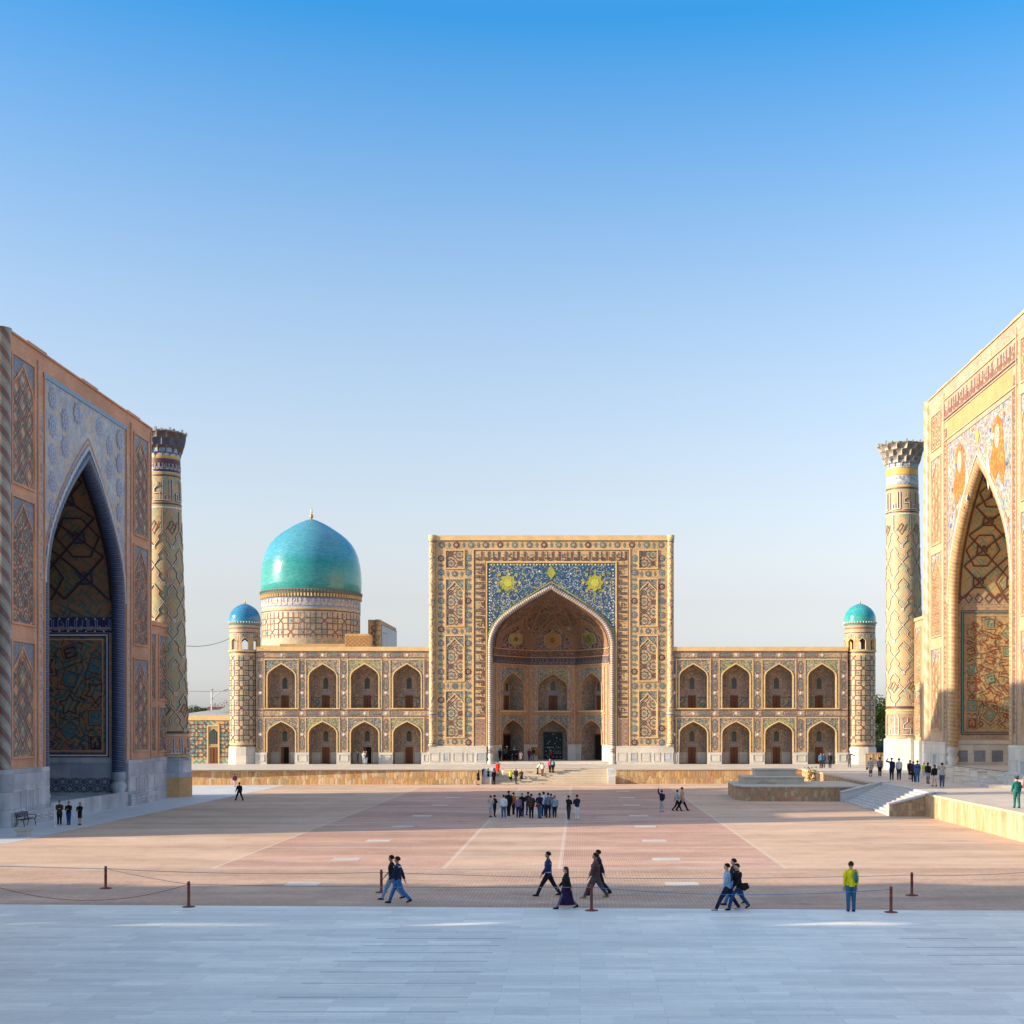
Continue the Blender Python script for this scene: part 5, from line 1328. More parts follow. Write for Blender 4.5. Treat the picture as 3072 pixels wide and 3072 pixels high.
for k, Y in enumerate((53.7, 63.6, 73.8, 84.0, 94.0, 106.5, 117.5, 128.4)):
    for x in (-11.15, 4.12): B.box(x - .66, x + .66, Y - .6, Y + .6, .0, .008, slabm, 'b')
B.build('paving_inlays', None, kind='structure')

# terraces
ZT_ = 1.6
def fy(x): return 142.0 + (x + 41) * 4.0 / 65.3
SX0, SX1 = -10.6, 3.84
terr_m = marble('terrace_flagstone', (.60, .54, .46), (.52, .47, .40), (1.1, 1.1), (.42, .38, .33), .15)
B = MB()
def poly(B, pts, z, m): B.face([(x, y, z) for x, y in pts], m, list(pts))
poly(B, [(-90, fy(-41)), (-41, fy(-41)), (SX0, fy(SX0)), (SX0, 200), (-90, 200)], ZT_, terr_m)
poly(B, [(SX0, 148.6), (SX1, 148.6), (SX1, 200), (SX0, 200)], ZT_, terr_m)
poly(B, [(SX1, fy(SX1)), (24.3, 146), (25.3, 146), (25.3, 200), (SX1, 200)], ZT_, terr_m)
poly(B, [(25.3, 38), (110, 38), (110, 200), (25.3, 200)], ZT_, terr_m)
poly(B, [(24.2, 38), (25.3, 38), (25.3, 93.6), (24.2, 91.8)], ZT_, terr_m)
poly(B, [(24.3, 111), (25.3, 111), (25.3, 146), (24.3, 146)], ZT_, terr_m)
B.build('terrace', None, kind='structure')
copm = plain('coping_stone', (.52, .43, .31), .8, sc=1.5)
def ret_wall(p, q, m, label, zt=ZT_, crack=None):
    L = math.hypot(q[0] - p[0], q[1] - p[1]); d = ((q[0] - p[0]) / L, (q[1] - p[1]) / L); F = Pl(p, d, (d[1], -d[0]))
    o = empty('retaining_wall', (p[0], p[1], 0), label, 'wall'); B = MB()
    quad(B, F, 0, L, 0, zt - .12, m); 
    for u in (0, L): B.face([F(u, 0), F(u, 0, -.35), F(u, zt - .12, -.35), F(u, zt - .12)], m, [(0, 0), (.35, 0), (.35, 1.5), (0, 1.5)])
    if crack: ribbon(B, F, [(crack, zt - .12), (crack - .25, 1.1), (crack - .05, .6), (crack + .05, 0)], .05, plain('crack', (.1, .06, .04)), .01)
    B.build('stone_cladding', o)
    B = MB(); quad(B, F, 0, L, zt - .12, zt + .012, copm, .07)
    B.face([F(0, zt + .012, .07), F(L, zt + .012, .07), F(L, zt + .012, -.4), F(0, zt + .012, -.4)], copm, [(0, 0), (L, 0), (L, .5), (0, .5)]); B.face([F(0, zt - .12, .07), F(L, zt - .12, .07), F(L, zt - .12, 0), F(0, zt - .12, 0)], copm)
    for u in (0, L): B.face([F(u, zt - .12, .07), F(u, zt - .12, -.4), F(u, zt + .012, -.4), F(u, zt + .012, .07)], copm)
    B.build('coping', o); return o
ret_wall((-60, fy(-41)), (SX0, fy(SX0)), clad, 'long sandstone retaining wall left of the central steps, with a bench before it')
ret_wall((SX1, fy(SX1)), (24.3, 146), clad, 'sandstone retaining wall between the central steps and the stepped plinth')
ret_wall((24.3, 146), (24.3, 111.2), clad2, 'receding retaining wall behind the stepped plinth, going back to the central terrace')
ret_wall((21.9, 93.5), (24.15, 91.9), clad2, 'short brown stone wall face beside the foot of the white marble stairs', .9) if False else None
ret_wall((24.2, 91.8), (24.2, 40), clad3, 'pale sunlit retaining wall running out of the picture at the right edge', crack=91.8 - 62.0)
# central steps
stm = marble('warm_step_marble', (.66, .58, .46), (.60, .52, .41), (1.5, .4), (.45, .38, .3), .1)
st_root = empty('staircase', ((SX0 + SX1) / 2, 144.5, 0), 'broad pale steps climbing to the central portal', 'stairs')
B = MB(); ns = 10; y0 = 144.4; run = (148.7 - y0) / ns
for i in range(ns):
    z0, z1 = ZT_ * i / ns, ZT_ * (i + 1) / ns; ya = y0 + i * run
    B.face([(SX0 + 1.0, ya, z0), (SX1 - .8, ya, z0), (SX1 - .8, ya, z1), (SX0 + 1.0, ya, z1)], stm, [(0, 0), (13, 0), (13, .16), (0, .16)])
    B.face([(SX0 + 1.0, ya - .03, z1), (SX1 - .8, ya - .03, z1), (SX1 - .8, ya + run, z1), (SX0 + 1.0, ya + run, z1)], stm, [(0, ya), (13, ya), (13, ya + run), (0, ya + run)])
    B.box(SX0 + 1.0, SX1 - .8, ya - .03, ya, z1 - .05, z1 - .002, plain('step_nosing', (.48, .40, .3)), 'b')
B.build('steps', st_root)
for a, b in ((SX0, SX0 + 1.0), (SX1 - .8, SX1)):
    B = MB(); pr = [(144.1, 0), (144.1, .75), (148.0, 1.66), (148.9, 1.66), (148.9, 0)]
    for xx in (a, b): B.face([(xx, y, z) for y, z in pr], marb_tk, pr)
    for p, q in zip(pr, pr[1:]): B.face([(a, p[0], p[1]), (b, p[0], p[1]), (b, q[0], q[1]), (a, q[0], q[1])], marb_st, [(a, p[0]), (b, p[0]), (b, q[0]), (a, q[0])])
    B.build('side_wall', st_root)
# white stairs on the right
st2 = empty('staircase', (23.5, 102, 0), 'white marble staircase on the right with low stone side walls', 'stairs')
B = MB(); ns = 10; xa, xb = 21.9, 25.3; run = (xb - xa) / ns; ya, yb = 94.4, 110.4
for i in range(ns):
    z0, z1 = ZT_ * i / ns, ZT_ * (i + 1) / ns; x = xa + i * run
    B.face([(x, yb, z0), (x, ya, z0), (x, ya, z1), (x, yb, z1)], marb_st, [(yb, z0), (ya, z0), (ya, z1), (yb, z1)])
    B.face([(x - .03, ya, z1), (x - .03, yb, z1), (x + run, yb, z1), (x + run, ya, z1)], marb_st, [(ya, x), (yb, x), (yb, x + run), (ya, x + run)])
B.build('steps', st2)
for k, (a, b) in enumerate(((93.5, 94.4), (110.4, 111.3))):
    B = MB(); pr = [(21.7, 0), (21.7, .85), (24.9, 1.66), (25.7, 1.66), (25.7, 0)]
    for yy in (a, b): B.face([(x, yy, z) for x, z in pr], clad2 if (k == 0 and yy == a) else marb_st, pr)
    for p, q in zip(pr, pr[1:]): B.face([(p[0], a, p[1]), (p[0], b, p[1]), (q[0], b, q[1]), (q[0], a, q[1])], marb_st)
    for p, q in ((pr[1], pr[2]), (pr[2], pr[3])):
        B.face([(p[0] - .05, a - .06, p[1] - .08), (q[0], a - .06, q[1] - .08), (q[0], a - .06, q[1] + .02), (p[0] - .05, a - .06, p[1] + .02)], marb_st); B.face([(p[0] - .05, a - .06, p[1] + .02), (q[0], a - .06, q[1] + .02), (q[0], b + .06, q[1] + .02), (p[0] - .05, b + .06, p[1] + .02)], marb_st)
    B.build('side_wall', st2)
B = MB(); B.face([(24.2, 91.8, 0), (24.2, 93.5, 0), (24.2, 93.5, ZT_), (24.2, 91.8, ZT_)], clad2, [(0, 0), (1.7, 0), (1.7, 1.6), (0, 1.6)]); B.build('stone_cladding', st2)
# low broken steps before the right portal
st3 = empty('staircase', (33, 116, ZT_), 'low broken stone steps at the foot of the right portal', 'stairs')
B = MB()
for i in range(4):
    for j in range(11):
        if (i * 3 + j * 2) % 7 == 3: continue
        y = 101.5 + j * 2.5 + (1.2 if i % 2 else 0); B.box(31.2 + i * 1.05, 35.2, y, y + 2.35, ZT_, ZT_ + .22 * (i + 1) - (.05 if (j + i) % 3 else 0), stm if j > 2 else marb_tk, 'b')
B.build('steps', st3)
# stepped plinth
pl = empty('stepped_plinth', (19, 117, 0), 'empty stepped stone plinth clad in brown slabs, left of the white marble stairs', 'plinth')
def slabtop(B, pts, z, m, h=.1, o=.08):
    cx = sum(p[0] for p in pts) / len(pts); cy = sum(p[1] for p in pts) / len(pts)
    q = [(x + (o if x > cx else -o), y + (o if y > cy else -o)) for x, y in pts]
    poly(B, q, z + h, m); 
    for a, b in zip(q, q[1:] + q[:1]): B.face([(*a, z), (*b, z), (*b, z + h), (*a, z + h)], m)
greyst = plain('grey_slab', (.50, .46, .38), .8, sc=1)
for nm, pts, za, zb, m in (('lower_tier', [(13.9, 112.2), (24.2, 111.6), (24.2, 122), (13.6, 122.5), (13.3, 114.5)], 0, 1.16, clad2), ('middle_tier', [(14.3, 115.9), (19.5, 115.9), (19.5, 120.5), (14.3, 120.5)], 1.26, 1.80, mosaic('olive_slab_facing', [(3, (.46, .43, .33)), (2, (.52, .47, .36)), (1, (.38, .33, .25))], 1.1)), ('upper_tier', [(15.5, 117.6), (19.1, 117.6), (19.1, 119.8), (15.5, 119.8)], 1.88, 2.42, greyst)):
    B = MB(); L = 0
    for a, b in zip(pts, pts[1:] + pts[:1]):
        l = math.hypot(b[0] - a[0], b[1] - a[1]); B.face([(*a, za), (*b, za), (*b, zb), (*a, zb)], m, [(L, za), (L + l, za), (L + l, zb), (L, zb)]); L += l
    slabtop(B, pts, zb, greyst); B.build(nm, pl)

# ---- low tiled range between left minaret and tower
lb = empty('low_range', (-46, 166, ZT_), 'low patterned single-storey range beside the left tower, with a grey sheet roof', 'building')
B = MB(); F = Pl((0, 166), (1, 0), (0, -1)); a, b = -64.0, -43.2
quad(B, F, a, b, ZT_, 7.0, ban_wall); B.box(a, b, 165.85, 174, 7.0, 7.62, cream); B.face([(b, 166, ZT_), (b, 174, ZT_), (b, 174, 7), (b, 166, 7)], brick_tk)
weave(B, F, -49.2, -46.4, 2.2, 6.8, 1.0, maroon, .09, dots=(teal,)); weave(B, F, -44.9, -43.2, 2.2, 6.8, 1.0, maroon, .09, dots=(teal,))
for e in (-46.35, -44.95): ribbon(B, F, [(e, ZT_), (e, 6.3)], .16, cream, thick=.06)
ribbon(B, F, [(-46.4, 6.3), (-44.9, 6.3)], .16, cream, thick=.06); quad(B, F, -46.3, -45.0, ZT_, 6.25, plain('recess_tan', (.40, .28, .14)), .01)
B.build('wall', lb)
_, ol = make_window(lb, F, -45.65, 4.05, .95, 1.9, .04); make_door(lb, F, -45.6, ZT_, .95, 2.0, .05)[1].build('door_surround', lb)
B = MB(); B.face([(-64, 168, 7.62), (-43.4, 168, 7.62), (-43.4, 176, 8.9), (-50, 176, 8.2), (-53, 176, 7.75), (-64, 176, 7.7)], asph); B.face([(-46.5, 172, 8.4), (-43.4, 170, 8.0), (-43.4, 178, 10.6)], asph); B.build('roof', lb)

# ---- street lamp, wires
def tag(o, label, cat, group=None): return P(o, label=label, category=cat, group=group)
lm = empty('street_lamp', (gx(635, 205), 205, 0), 'thin curved street lamp rising behind the low tiled range', 'street lamp')
X = gx(635, 205); B = MB(); B.tube([(X, 205, 0), (X, 205, 11.8)], .11, plain('lamp_steel', (.42, .43, .44), .5, .4, .5), 8); B.tube([(X, 205, 10.2), (X + .5, 205, 11.0), (X + 1.4, 205, 11.6), (X + 1.9, 205, 11.75)], .06, plain('lamp_steel', (.42, .43, .44)), 6); B.build('pole', lm)
B = MB(); B.tube([(X - .15, 205, 11.85), (X + .2, 205, 11.9)], .16, plain('lamp_steel', (.42, .43, .44)), 8); B.tube([(X + 1.8, 205, 11.75), (X + 2.5, 205, 11.95)], .14, plain('lamp_steel', (.42, .43, .44)), 8); B.build('lamp_head', lm)
B = MB()
def sag(a, b, d, n=14): return [(a[0] + (b[0] - a[0]) * i / n, a[1] + (b[1] - a[1]) * i / n, a[2] + (b[2] - a[2]) * i / n - d * 4 * (i / n) * (1 - i / n)) for i in range(n + 1)]
wm_ = plain('cable_black', (.06, .06, .07))
def cable(name, pts, r, m, label, cat='cable'): B = MB(); B.tube(pts, r, m, 5); return tag(B.build(name), label, cat)
cable('cable', sag((-38.5, 121, 14.2), (-43.0, 163.5, 17.0), .8), .03, wm_, 'sagging black cable between the left minaret and the lantern of the left tower')
cable('cable', sag((-60, 190, 11.5), (-42.8, 166.5, 10.7), .2), .03, wm_, 'lower black cable passing behind the street lamp')

# ---- fence, van, tree etc. in the right gap
fw = plain('pale_wood', (.52, .33, .17), .7, sc=4)
fr = empty('wooden_fence', (33.7, 152, ZT_), 'pale wooden slatted barrier between right tower and right minaret', 'fence'); B = MB()
for (x0_, x1_) in ((32.5, 34.0), (34.1, 35.6)):
    for i in range(7): B.box(x0_, x1_, 152.0, 152.05, ZT_ + .1 + i * .21, ZT_ + .25 + i * .21, fw)
    for x in (x0_, (x0_ + x1_) / 2, x1_ - .08): B.box(x, x + .08, 151.93, 152.0, ZT_, ZT_ + 1.62, fw)
B.box(32.5, 35.6, 151.9, 152.1, ZT_ + 1.56, ZT_ + 1.63, fw); B.build('slats', fr)
vn = empty('van', (43, 186, ZT_), 'blue van with a bright blue roof, half hidden behind the right minaret', 'van')
bl, bd = plain('van_bright_blue', (.02, .22, .45), .4, .5, sc=1), plain('van_dark_blue', (.015, .03, .08), .35, .5, sc=1)
B = MB()
prof = [(0, .35), (0, 1.5), (.3, 1.75), (.9, 2.05), (4.6, 2.1), (4.75, 1.9), (4.8, .35)]
for yy in (185, 187): B.face([(40.3 + x, yy, ZT_ + z) for x, z in prof], bd, prof)
for p, q in zip(prof, prof[1:] + prof[:1]): B.face([(40.3 + p[0], 185, ZT_ + p[1]), (40.3 + q[0], 185, ZT_ + q[1]), (40.3 + q[0], 187, ZT_ + q[1]), (40.3 + p[0], 187, ZT_ + p[1])], bd)
B.build('body', vn)
B = MB()
for i in range(7):
    a, b = i / 6 - .5, (i + 1) / 6 - .5
rows = [[(40.2 + 5 * i / 8, 184.9 + 2.2 * j / 4, ZT_ + 2.1 + .45 * math.sin(PI * (i * .8 + .8) / 8) * (.6 + .4 * math.sin(PI * j / 4))) for i in range(9)] for j in range(5)]
B.grid(rows, bl, lambda i, j: (i, j)); B.face([(40.2, 184.9, ZT_ + 2.0), (45.2, 184.9, ZT_ + 2.0), (45.2, 184.9, ZT_ + 2.4), (40.2, 184.9, ZT_ + 2.25)], bl); B.build('roof', vn)
B = MB()
for i in range(3): B.box(41.0 + i * 1.2, 41.9 + i * 1.2, 184.96, 184.99, ZT_ + 1.2, ZT_ + 1.75, glassd)
B.build('side_window', vn)
for x in (41.2, 44.1): B = MB(); B.tube([(x, 184.9, ZT_ + .36), (x, 185.15, ZT_ + .36)], .36, plain('tyre', (.02, .02, .02)), 16); B.build('wheel', vn)

def leafmat(name, a, b, c):
    t = NT(name); v = t.noise(t.obj(), 1.6, 3); w = t.sep(t.vor(t.obj(), 3, 1))[0]
    col = t.mix(w, a, b); col = t.mix(t.ramp(v, [(.4, 0), (.65, .8)]), col, c); MC[name] = t.fin(col, .6, .3)
    t.b.inputs['Subsurface Weight'].default_value = 0; return MC[name]
lf_a = leafmat('sunlit_leaf', (.17, .23, .03), (.26, .28, .04), (.09, .13, .025)); lf_b = leafmat('dull_leaf', (.05, .08, .03), (.075, .10, .04), (.035, .06, .025)); lf_c = leafmat('rusty_leaf', (.20, .10, .07), (.26, .15, .09), (.14, .08, .06))
bark = plain('bark', (.12, .085, .06), .9)
def tree(x, y, z, H, cr, lm_, label, n=1600, ls=.3, seed=1, group=None, mesh=None, ch=None, tr=.16):
    r = random.Random(seed); root = empty('tree', (x, y, z), label, 'tree', group)
    if mesh:
        for nm, me in zip(('trunk', 'crown'), mesh):
            o = bpy.data.objects.new(nm, me); C.objects.link(o); o.parent = root
        return root, mesh
    B = MB(); ch = ch or cr; zc = H - ch
    pts = [(0, 0, 0), (.08, .05, zc * .35), (-.1, .1, zc * .7), (.05, 0, zc)]
    B.tube(pts, tr, bark, 8, rad=[tr * 1.3, tr, tr * .85, tr * .6])
    cl = []
    for i in range(16):
        a = r.uniform(0, 2 * PI); e = r.uniform(-.5, 1.2); rr = r.uniform(.35, .95)
        q = (cr * rr * math.cos(a) * math.cos(e), cr * rr * math.sin(a) * math.cos(e), zc + ch * rr * math.sin(e)); cl.append((q, r.uniform(.28, .5) * cr))
        s0 = pts[2] if i % 2 else pts[3]; m_ = tuple((s0[k] + q[k]) / 2 + r.uniform(-.2, .2) for k in range(3))
        B.tube([s0, m_, q], .05, bark, 5, rad=[tr * .45, tr * .25, tr * .1])
    t_ = B.build('trunk')
    L = MB()
    for i in range(n):
        q, cr_ = r.choice(cl); d = Vector((r.gauss(0, 1), r.gauss(0, 1), r.gauss(0, 1))).normalized() * (cr_ * r.uniform(.55, 1.08)); p = Vector(q) + Vector((d.x, d.y, d.z * ch / cr * .8))
        nrm = (d.normalized() + Vector((r.uniform(-.7, .7), r.uniform(-.7, .7), r.uniform(-.7, .7)))).normalized(); a = nrm.orthogonal().normalized(); b = nrm.cross(a); th = r.uniform(0, PI); u = a * math.cos(th) + b * math.sin(th); w = nrm.cross(u); s_ = ls * r.uniform(.6, 1.3)
        L.face([p - u * s_ * .5, p + w * s_ * .32, p + u * s_ * .5, p - w * s_ * .32], lm_)
    c_ = L.build('crown')
    for o in (t_, c_): o.parent = root
    return root, (t_.data, c_.data)
# right gap
tree(38.6, 176, ZT_, 8.3, 3.6, lf_a, 'leafy yellow-green tree filling the gap beside the right minaret', 5200, .34, 3, ch=3.9)
tree(42.5, 182, ZT_, 7.6, 3.3, lf_a, 'second green tree, mostly hidden behind the right minaret', 3000, .34, 5, ch=3.4)
tree(gx(588, 215), 215, 0, 10.0, 2.0, lf_b, 'small dark green tree over the low tiled range', 1100, .3, 9, ch=1.6)
tree(gx(672, 225), 225, 0, 10.6, 2.5, lf_c, 'bare reddish tree behind the street lamp', 700, .22, 11, ch=2.0)
# distant roofs
hb = empty('distant_house', (-66, 250, 0), 'dark red roof seen over the low tiled range', 'house'); B = MB(); B.box(-72, -58, 250, 260, 0, 8.8, cream); B.face([(-72.5, 249.5, 8.7), (-57.5, 249.5, 8.7), (-59, 255, 9.9), (-71, 255, 9.9)], plain('dark_red_roof', (.16, .05, .05))); B.face([(-72.5, 260.5, 8.7), (-57.5, 260.5, 8.7), (-59, 255, 9.9), (-71, 255, 9.9)], plain('dark_red_roof', (.16, .05, .05))); B.build('walls', hb)
# plants on the plinth side
bp = empty('shrub', (24.0, 138.2, 0.0), 'yellowing sapling growing at the foot of the receding retaining wall', 'shrub'); B = MB(); B.tube([(24, 138.2, 0), (23.9, 138, .8), (24.0, 138, 1.5)], .03, bark, 5); B.build('stem', bp); L = MB(); r = random.Random(3)
for i in range(150):
    p = Vector((24 + r.gauss(0, .32), 138 + r.gauss(0, .4), 1.2 + r.gauss(0, .45))); u = Vector((r.uniform(-1, 1), r.uniform(-1, 1), r.uniform(-1, 1))).normalized() * .12; w = u.orthogonal() * .6; L.face([p - u, p + w, p + u, p - w], leafmat('yellow_leaf', (.45, .30, .03), (.30, .26, .03), (.16, .17, .03)) if i == 0 else MC['yellow_leaf'])
L.build('leaves', bp)
B = MB(); F = Pl((0, 145.6), (1, 0), (0, -1)); rows = [[(21.9 + i * .24, 145.55 + .05 * math.sin(i * 1.7 + j), .55 + j * .22 + .04 * math.sin(i)) for i in range(5)] for j in range(5)]; B.grid(rows, plain('yellow_cloth', (.62, .36, .01)), lambda i, j: (i, j)); B.grid([[(x, y + .03, z) for x, y, z in rr] for rr in rows], plain('yellow_cloth', (.62, .36, .01)), lambda i, j: (i, j)); tag(B.build('cloth'), 'small bright yellow cloth hung on the wall behind the stepped plinth', 'cloth')

# ---- benches
def bench(x, y, rz, m, label, L=1.9, z=0.0):
    root = empty('bench', (x, y, z), label, 'bench', rz=rz); T = Matrix.Translation((x, y, z)) @ Matrix.Rotation(rz, 4, 'Z')
    def tp(p): return tuple(T @ Vector(p))
    B = MB()
    for k in range(5): B.tube([tp((-L / 2, -.02 + k * .1, .45)), tp((L / 2, -.02 + k * .1, .45))], .025, m, 6)
    B.build('seat', root)
    B = MB()
    for k in range(3): B.tube([tp((-L / 2, .46, .58 + k * .13)), tp((0, .50, .62 + k * .15)), tp((L / 2, .46, .58 + k * .13))], .02, m, 6)
    for k in range(7):
        xx = -L / 2 + .15 + k * (L - .3) / 6; ring = [tp((xx + .1 * math.cos(a * PI / 6), .48, .75 + .12 * math.sin(a * PI / 6))) for a in range(13)]; B.tube(ring, .012, m, 5)
    B.build('backrest', root)
    for s in (-1, 1):
        xx = s * (L / 2 - .08); B = MB(); B.tube([tp((xx, -.06, 0)), tp((xx, -.02, .25)), tp((xx, .05, .45)), tp((xx, .42, .45)), tp((xx, .5, .9))], .025, m, 6); B.tube([tp((xx, .52, 0)), tp((xx, .4, .25)), tp((xx, .42, .45))], .025, m, 6); B.build('leg', root)
        B = MB(); B.tube([tp((xx, -.05, .45)), tp((xx, -.1, .62)), tp((xx, .0, .70)), tp((xx, .25, .66)), tp((xx, .46, .72))], .025, m, 6); B.build('armrest', root)
    return root
bench(-34.9, 84.5, R(90), iron, 'ornate dark iron bench against the marble base of the left portal', 1.9)
bench(gx(1249, 142.4), 142.4, 0, plain('golden_iron', (.50, .30, .08), .5, .4, .4), 'ornate golden bench in front of the sandstone retaining wall', 2.3)
B = MB(); x, y = gx(72, 76.5), 76.5
rows = [[(x + w * a, y + w * b, z) for a, b in ((-1, -1), (1, -1), (1, 1), (-1, 1))] for w, z in ((.30, 0), (.30, .3), (.36, .34), (.40, .44), (.34, .44), (.30, .3))]
B.grid(rows, plain('stone_planter', (.45, .43, .38)), lambda i, j: (j * .5, i * .2), False, True); B.face([(x - .33, y - .33, .36), (x + .33, y - .33, .36), (x + .33, y + .33, .36), (x - .33, y + .33, .36)], dark_void); tag(B.build('litter_bin'), 'small square stone litter bin near the left edge of the square', 'bin')
B = MB(); x, y = gx(163, 84), 84; B.tube([(x, y, 0), (x, y, 1.5)], .035, white_t, 8); B.lathe(x, y, [(.14, 0), (.14, .04), (.04, .06)], white_t, 12); tag(B.build('post'), 'thin white post behind the three women on the left', 'post')
# noticeboard in the iwan
nb = empty('noticeboard', (gx(1607, 169), 169.5, 1.9), 'brown noticeboard standing inside the central arch beside the gate', 'noticeboard'); x = gx(1606, 169.5)
B = MB(); B.box(x - .55, x + .55, 169.4, 169.46, 2.5, 3.6, plain('board_brown', (.26, .13, .05))); B.build('board', nb)
for s in (-1, 1): B = MB(); B.box(x + s * .5 - .04, x + s * .5 + .04, 169.46, 169.52, 1.9, 3.65, wood); B.build('leg', nb)

# ---- bollards with ropes
posts = [(317, 2665, 2597, 'red-brown rope post at left with a white tape tied to its top'), (566, 2721, 2643, 'red-brown rope post on the marble edge, leftmost of the front row'), (1144, 2677, 2608, 'red-brown rope post to the left of the two young men walking'), (1774.5, 2732, 2652, 'red-brown rope post standing in front of the man in grey trousers'), (2673, 2737, 2658, 'red-brown rope post on the marble edge just right of the man in yellow'), (2735.5, 2686, 2616, 'red-brown rope post behind and to the right of the man in yellow, the rightmost one')]
tops = []
for px, py, pt, lb_ in posts:
    Y = depth_of(py, .01); X = gx(px, Y); h = (py - pt) * Y / FPX; root = empty('rope_post', (X, Y, 0.006), lb_, 'rope post', 'red-brown rope posts across the square')
    B = MB(); B.lathe(X, Y, [(.0, h + .0), (.04, h - .005), (.055, h - .03), (.05, h - .05), (.045, h - .07), (.062, h - .08), (.062, h - .13), (.05, h - .14), (.052, h * .62), (.062, h * .6), (.062, h * .57), (.052, h * .55), (.052, .1), (.075, .05), (.08, .03)][::-1], rustp, 16); B.build('pole', root)
    B = MB(); B.lathe(X, Y, [(.23, .006), (.23, .03), (.10, .055), (.05, .06)], rustp, 24); B.build('base', root); tops.append((X, Y, h - .1))
rg, rr_ = plain('grey_rope', (.22, .25, .30)), plain('red_rope', (.18, .06, .05))
def rope(a, b, d, m, lb_, r=.010): return cable('rope', sag(a, b, d, 20), r, m, lb_, 'rope')
lw_ = (gx(-120, 51.8), 51.8, .95)
rope(lw_, tops[0], .0, plain('white_tape', (.75, .78, .72)), 'taut white tape running off the left edge to the first rope post', .022)
rope((gx(-60, 47.3), 47.3, .85), tops[1], .62, rr_, 'dark red rope hanging in a deep curve at the left front')
rope(tops[0], tops[1], .04, rg, 'thin grey rope between the two leftmost posts')
rope(tops[1], tops[3], .05, rg, 'long thin grey rope along the front row behind the walking woman')
rope(tops[0], tops[2], .12, rg, 'thin grey rope in the back row left of the two young men')
rope(tops[2], tops[5], .18, rg, 'long sagging grey rope of the back row behind the walkers')
rope(tops[3], tops[4], .22, plain('blue_cord', (.10, .22, .40)), 'thin blue cord between the front posts passing the boy with the bag')
rope(tops[5], (gx(3200, 52), 52, .8), .1, rg, 'thin grey rope running out of the right edge')

# ---- trees and a hall left of the viewer, out of the picture, that shade the forecourt
_, msh = tree(-84, 33.5, 0, 19.6, 4.6, lf_b, 'tall dense tree in the shade row west of the forecourt', 11000, .62, 21, 'shade trees west of the forecourt', ch=4.0, tr=.3)
for i in range(1, 15):
    tree(-84 + i * 4.1, 33.3 + .5 * math.sin(i * 2.3), -.5 * abs(math.sin(i * 1.3)), 19.6, 4.6, lf_b, 'tall dense tree in the shade row west of the forecourt', seed=1, group='shade trees west of the forecourt', mesh=msh)
hl = empty('hall', (-60, 8, 0), 'long flat-roofed brick hall west of the forecourt', 'building'); B = MB(); B.box(-120, -25, -14, 28.6, 0, 14.75, brick_tk); B.build('walls', hl)
B = MB(); B.box(-120.2, -24.8, -14.2, 28.8, 14.75, 14.95, cream); B.build('roof', hl)
B = MB(); F = Pl((-25, 0), (0, 1), (1, 0))
for i in range(9): 
    for z in (2, 9): quad(B, F, -11 + i * 4, -9.4 + i * 4, z, z + 3.2, glassd, .02); frame(B, F, -11 + i * 4, -9.4 + i * 4, z, z + 3.2, .15, cream, .03)
B.build('windows', hl)
# ================================================================== people
def cm_(c):
    n = 'cloth_%02d_%02d_%02d' % tuple(int(v * 99) for v in c)
    if n in MC: return MC[n]
    t = NT(n); w = t.noise(t.vm('MULTIPLY', t.obj(), (1, 1, .45)), 9, 4, .65)
    col = t.mix(1.0, c, t.ramp(w, [(.30, .55), (.5, 1.0), (.72, 1.5)]), 'MULTIPLY'); t.bump(w, .9, .05)
    MC[n] = t.fin(col, .9, .12); return MC[n]
SK = plain('skin', (.50, .28, .19), .6, .3); SKD = plain('tanned_skin', (.36, .19, .12), .6, .3)
HB = (.022, .015, .012)
def loft(B, secs, m, n=14):
    """secs: (cx, cy, z, rx, ry)"""
    rows = [[(c[0] + c[3] * math.cos(2 * PI * j / n), c[1] + c[4] * math.sin(2 * PI * j / n), c[2]) for j in range(n)] for c in secs]
    B.grid(rows, m, lambda i, j: (j * .05, i * .1), True, True); B.face(rows[0][::-1], m); B.face(rows[-1], m)
def limb(B, pts, rad, m, n=10):
    q = [Vector(p) for p in pts]; P3 = []; R3 = []
    for i in range(len(q) - 1):
        for k in range(3):
            t = k / 3; P3.append(q[i].lerp(q[i + 1], t)); R3.append(rad[i] + (rad[i + 1] - rad[i]) * t)
    P3.append(q[-1]); R3.append(rad[-1]); B.tube(P3, 0, m, n, rad=R3)
def leg_chain(side, th, kn, S):
    hip = Vector((0, side * .088, .93)); k = hip + Vector((math.sin(R(th)), 0, -math.cos(R(th)))) * .44
    a = k + Vector((math.sin(R(th - kn)), 0, -math.cos(R(th - kn)))) * .41; return [hip, k, a]
def arm_chain(side, sw, el, ab, inw):
    s = Vector((0, side * .185, 1.41)); u = Vector((math.sin(R(sw)) * math.cos(R(ab)), side * math.sin(R(ab)), -math.cos(R(sw)) * math.cos(R(ab)))); e = s + u * .285
    f = Vector((math.sin(R(sw + el)) * math.cos(R(inw)), -side * math.sin(R(inw)), -math.cos(R(sw + el)) * math.cos(R(inw)))).normalized(); w = e + f * .25; return [s, e, w, w + f * .09, f]
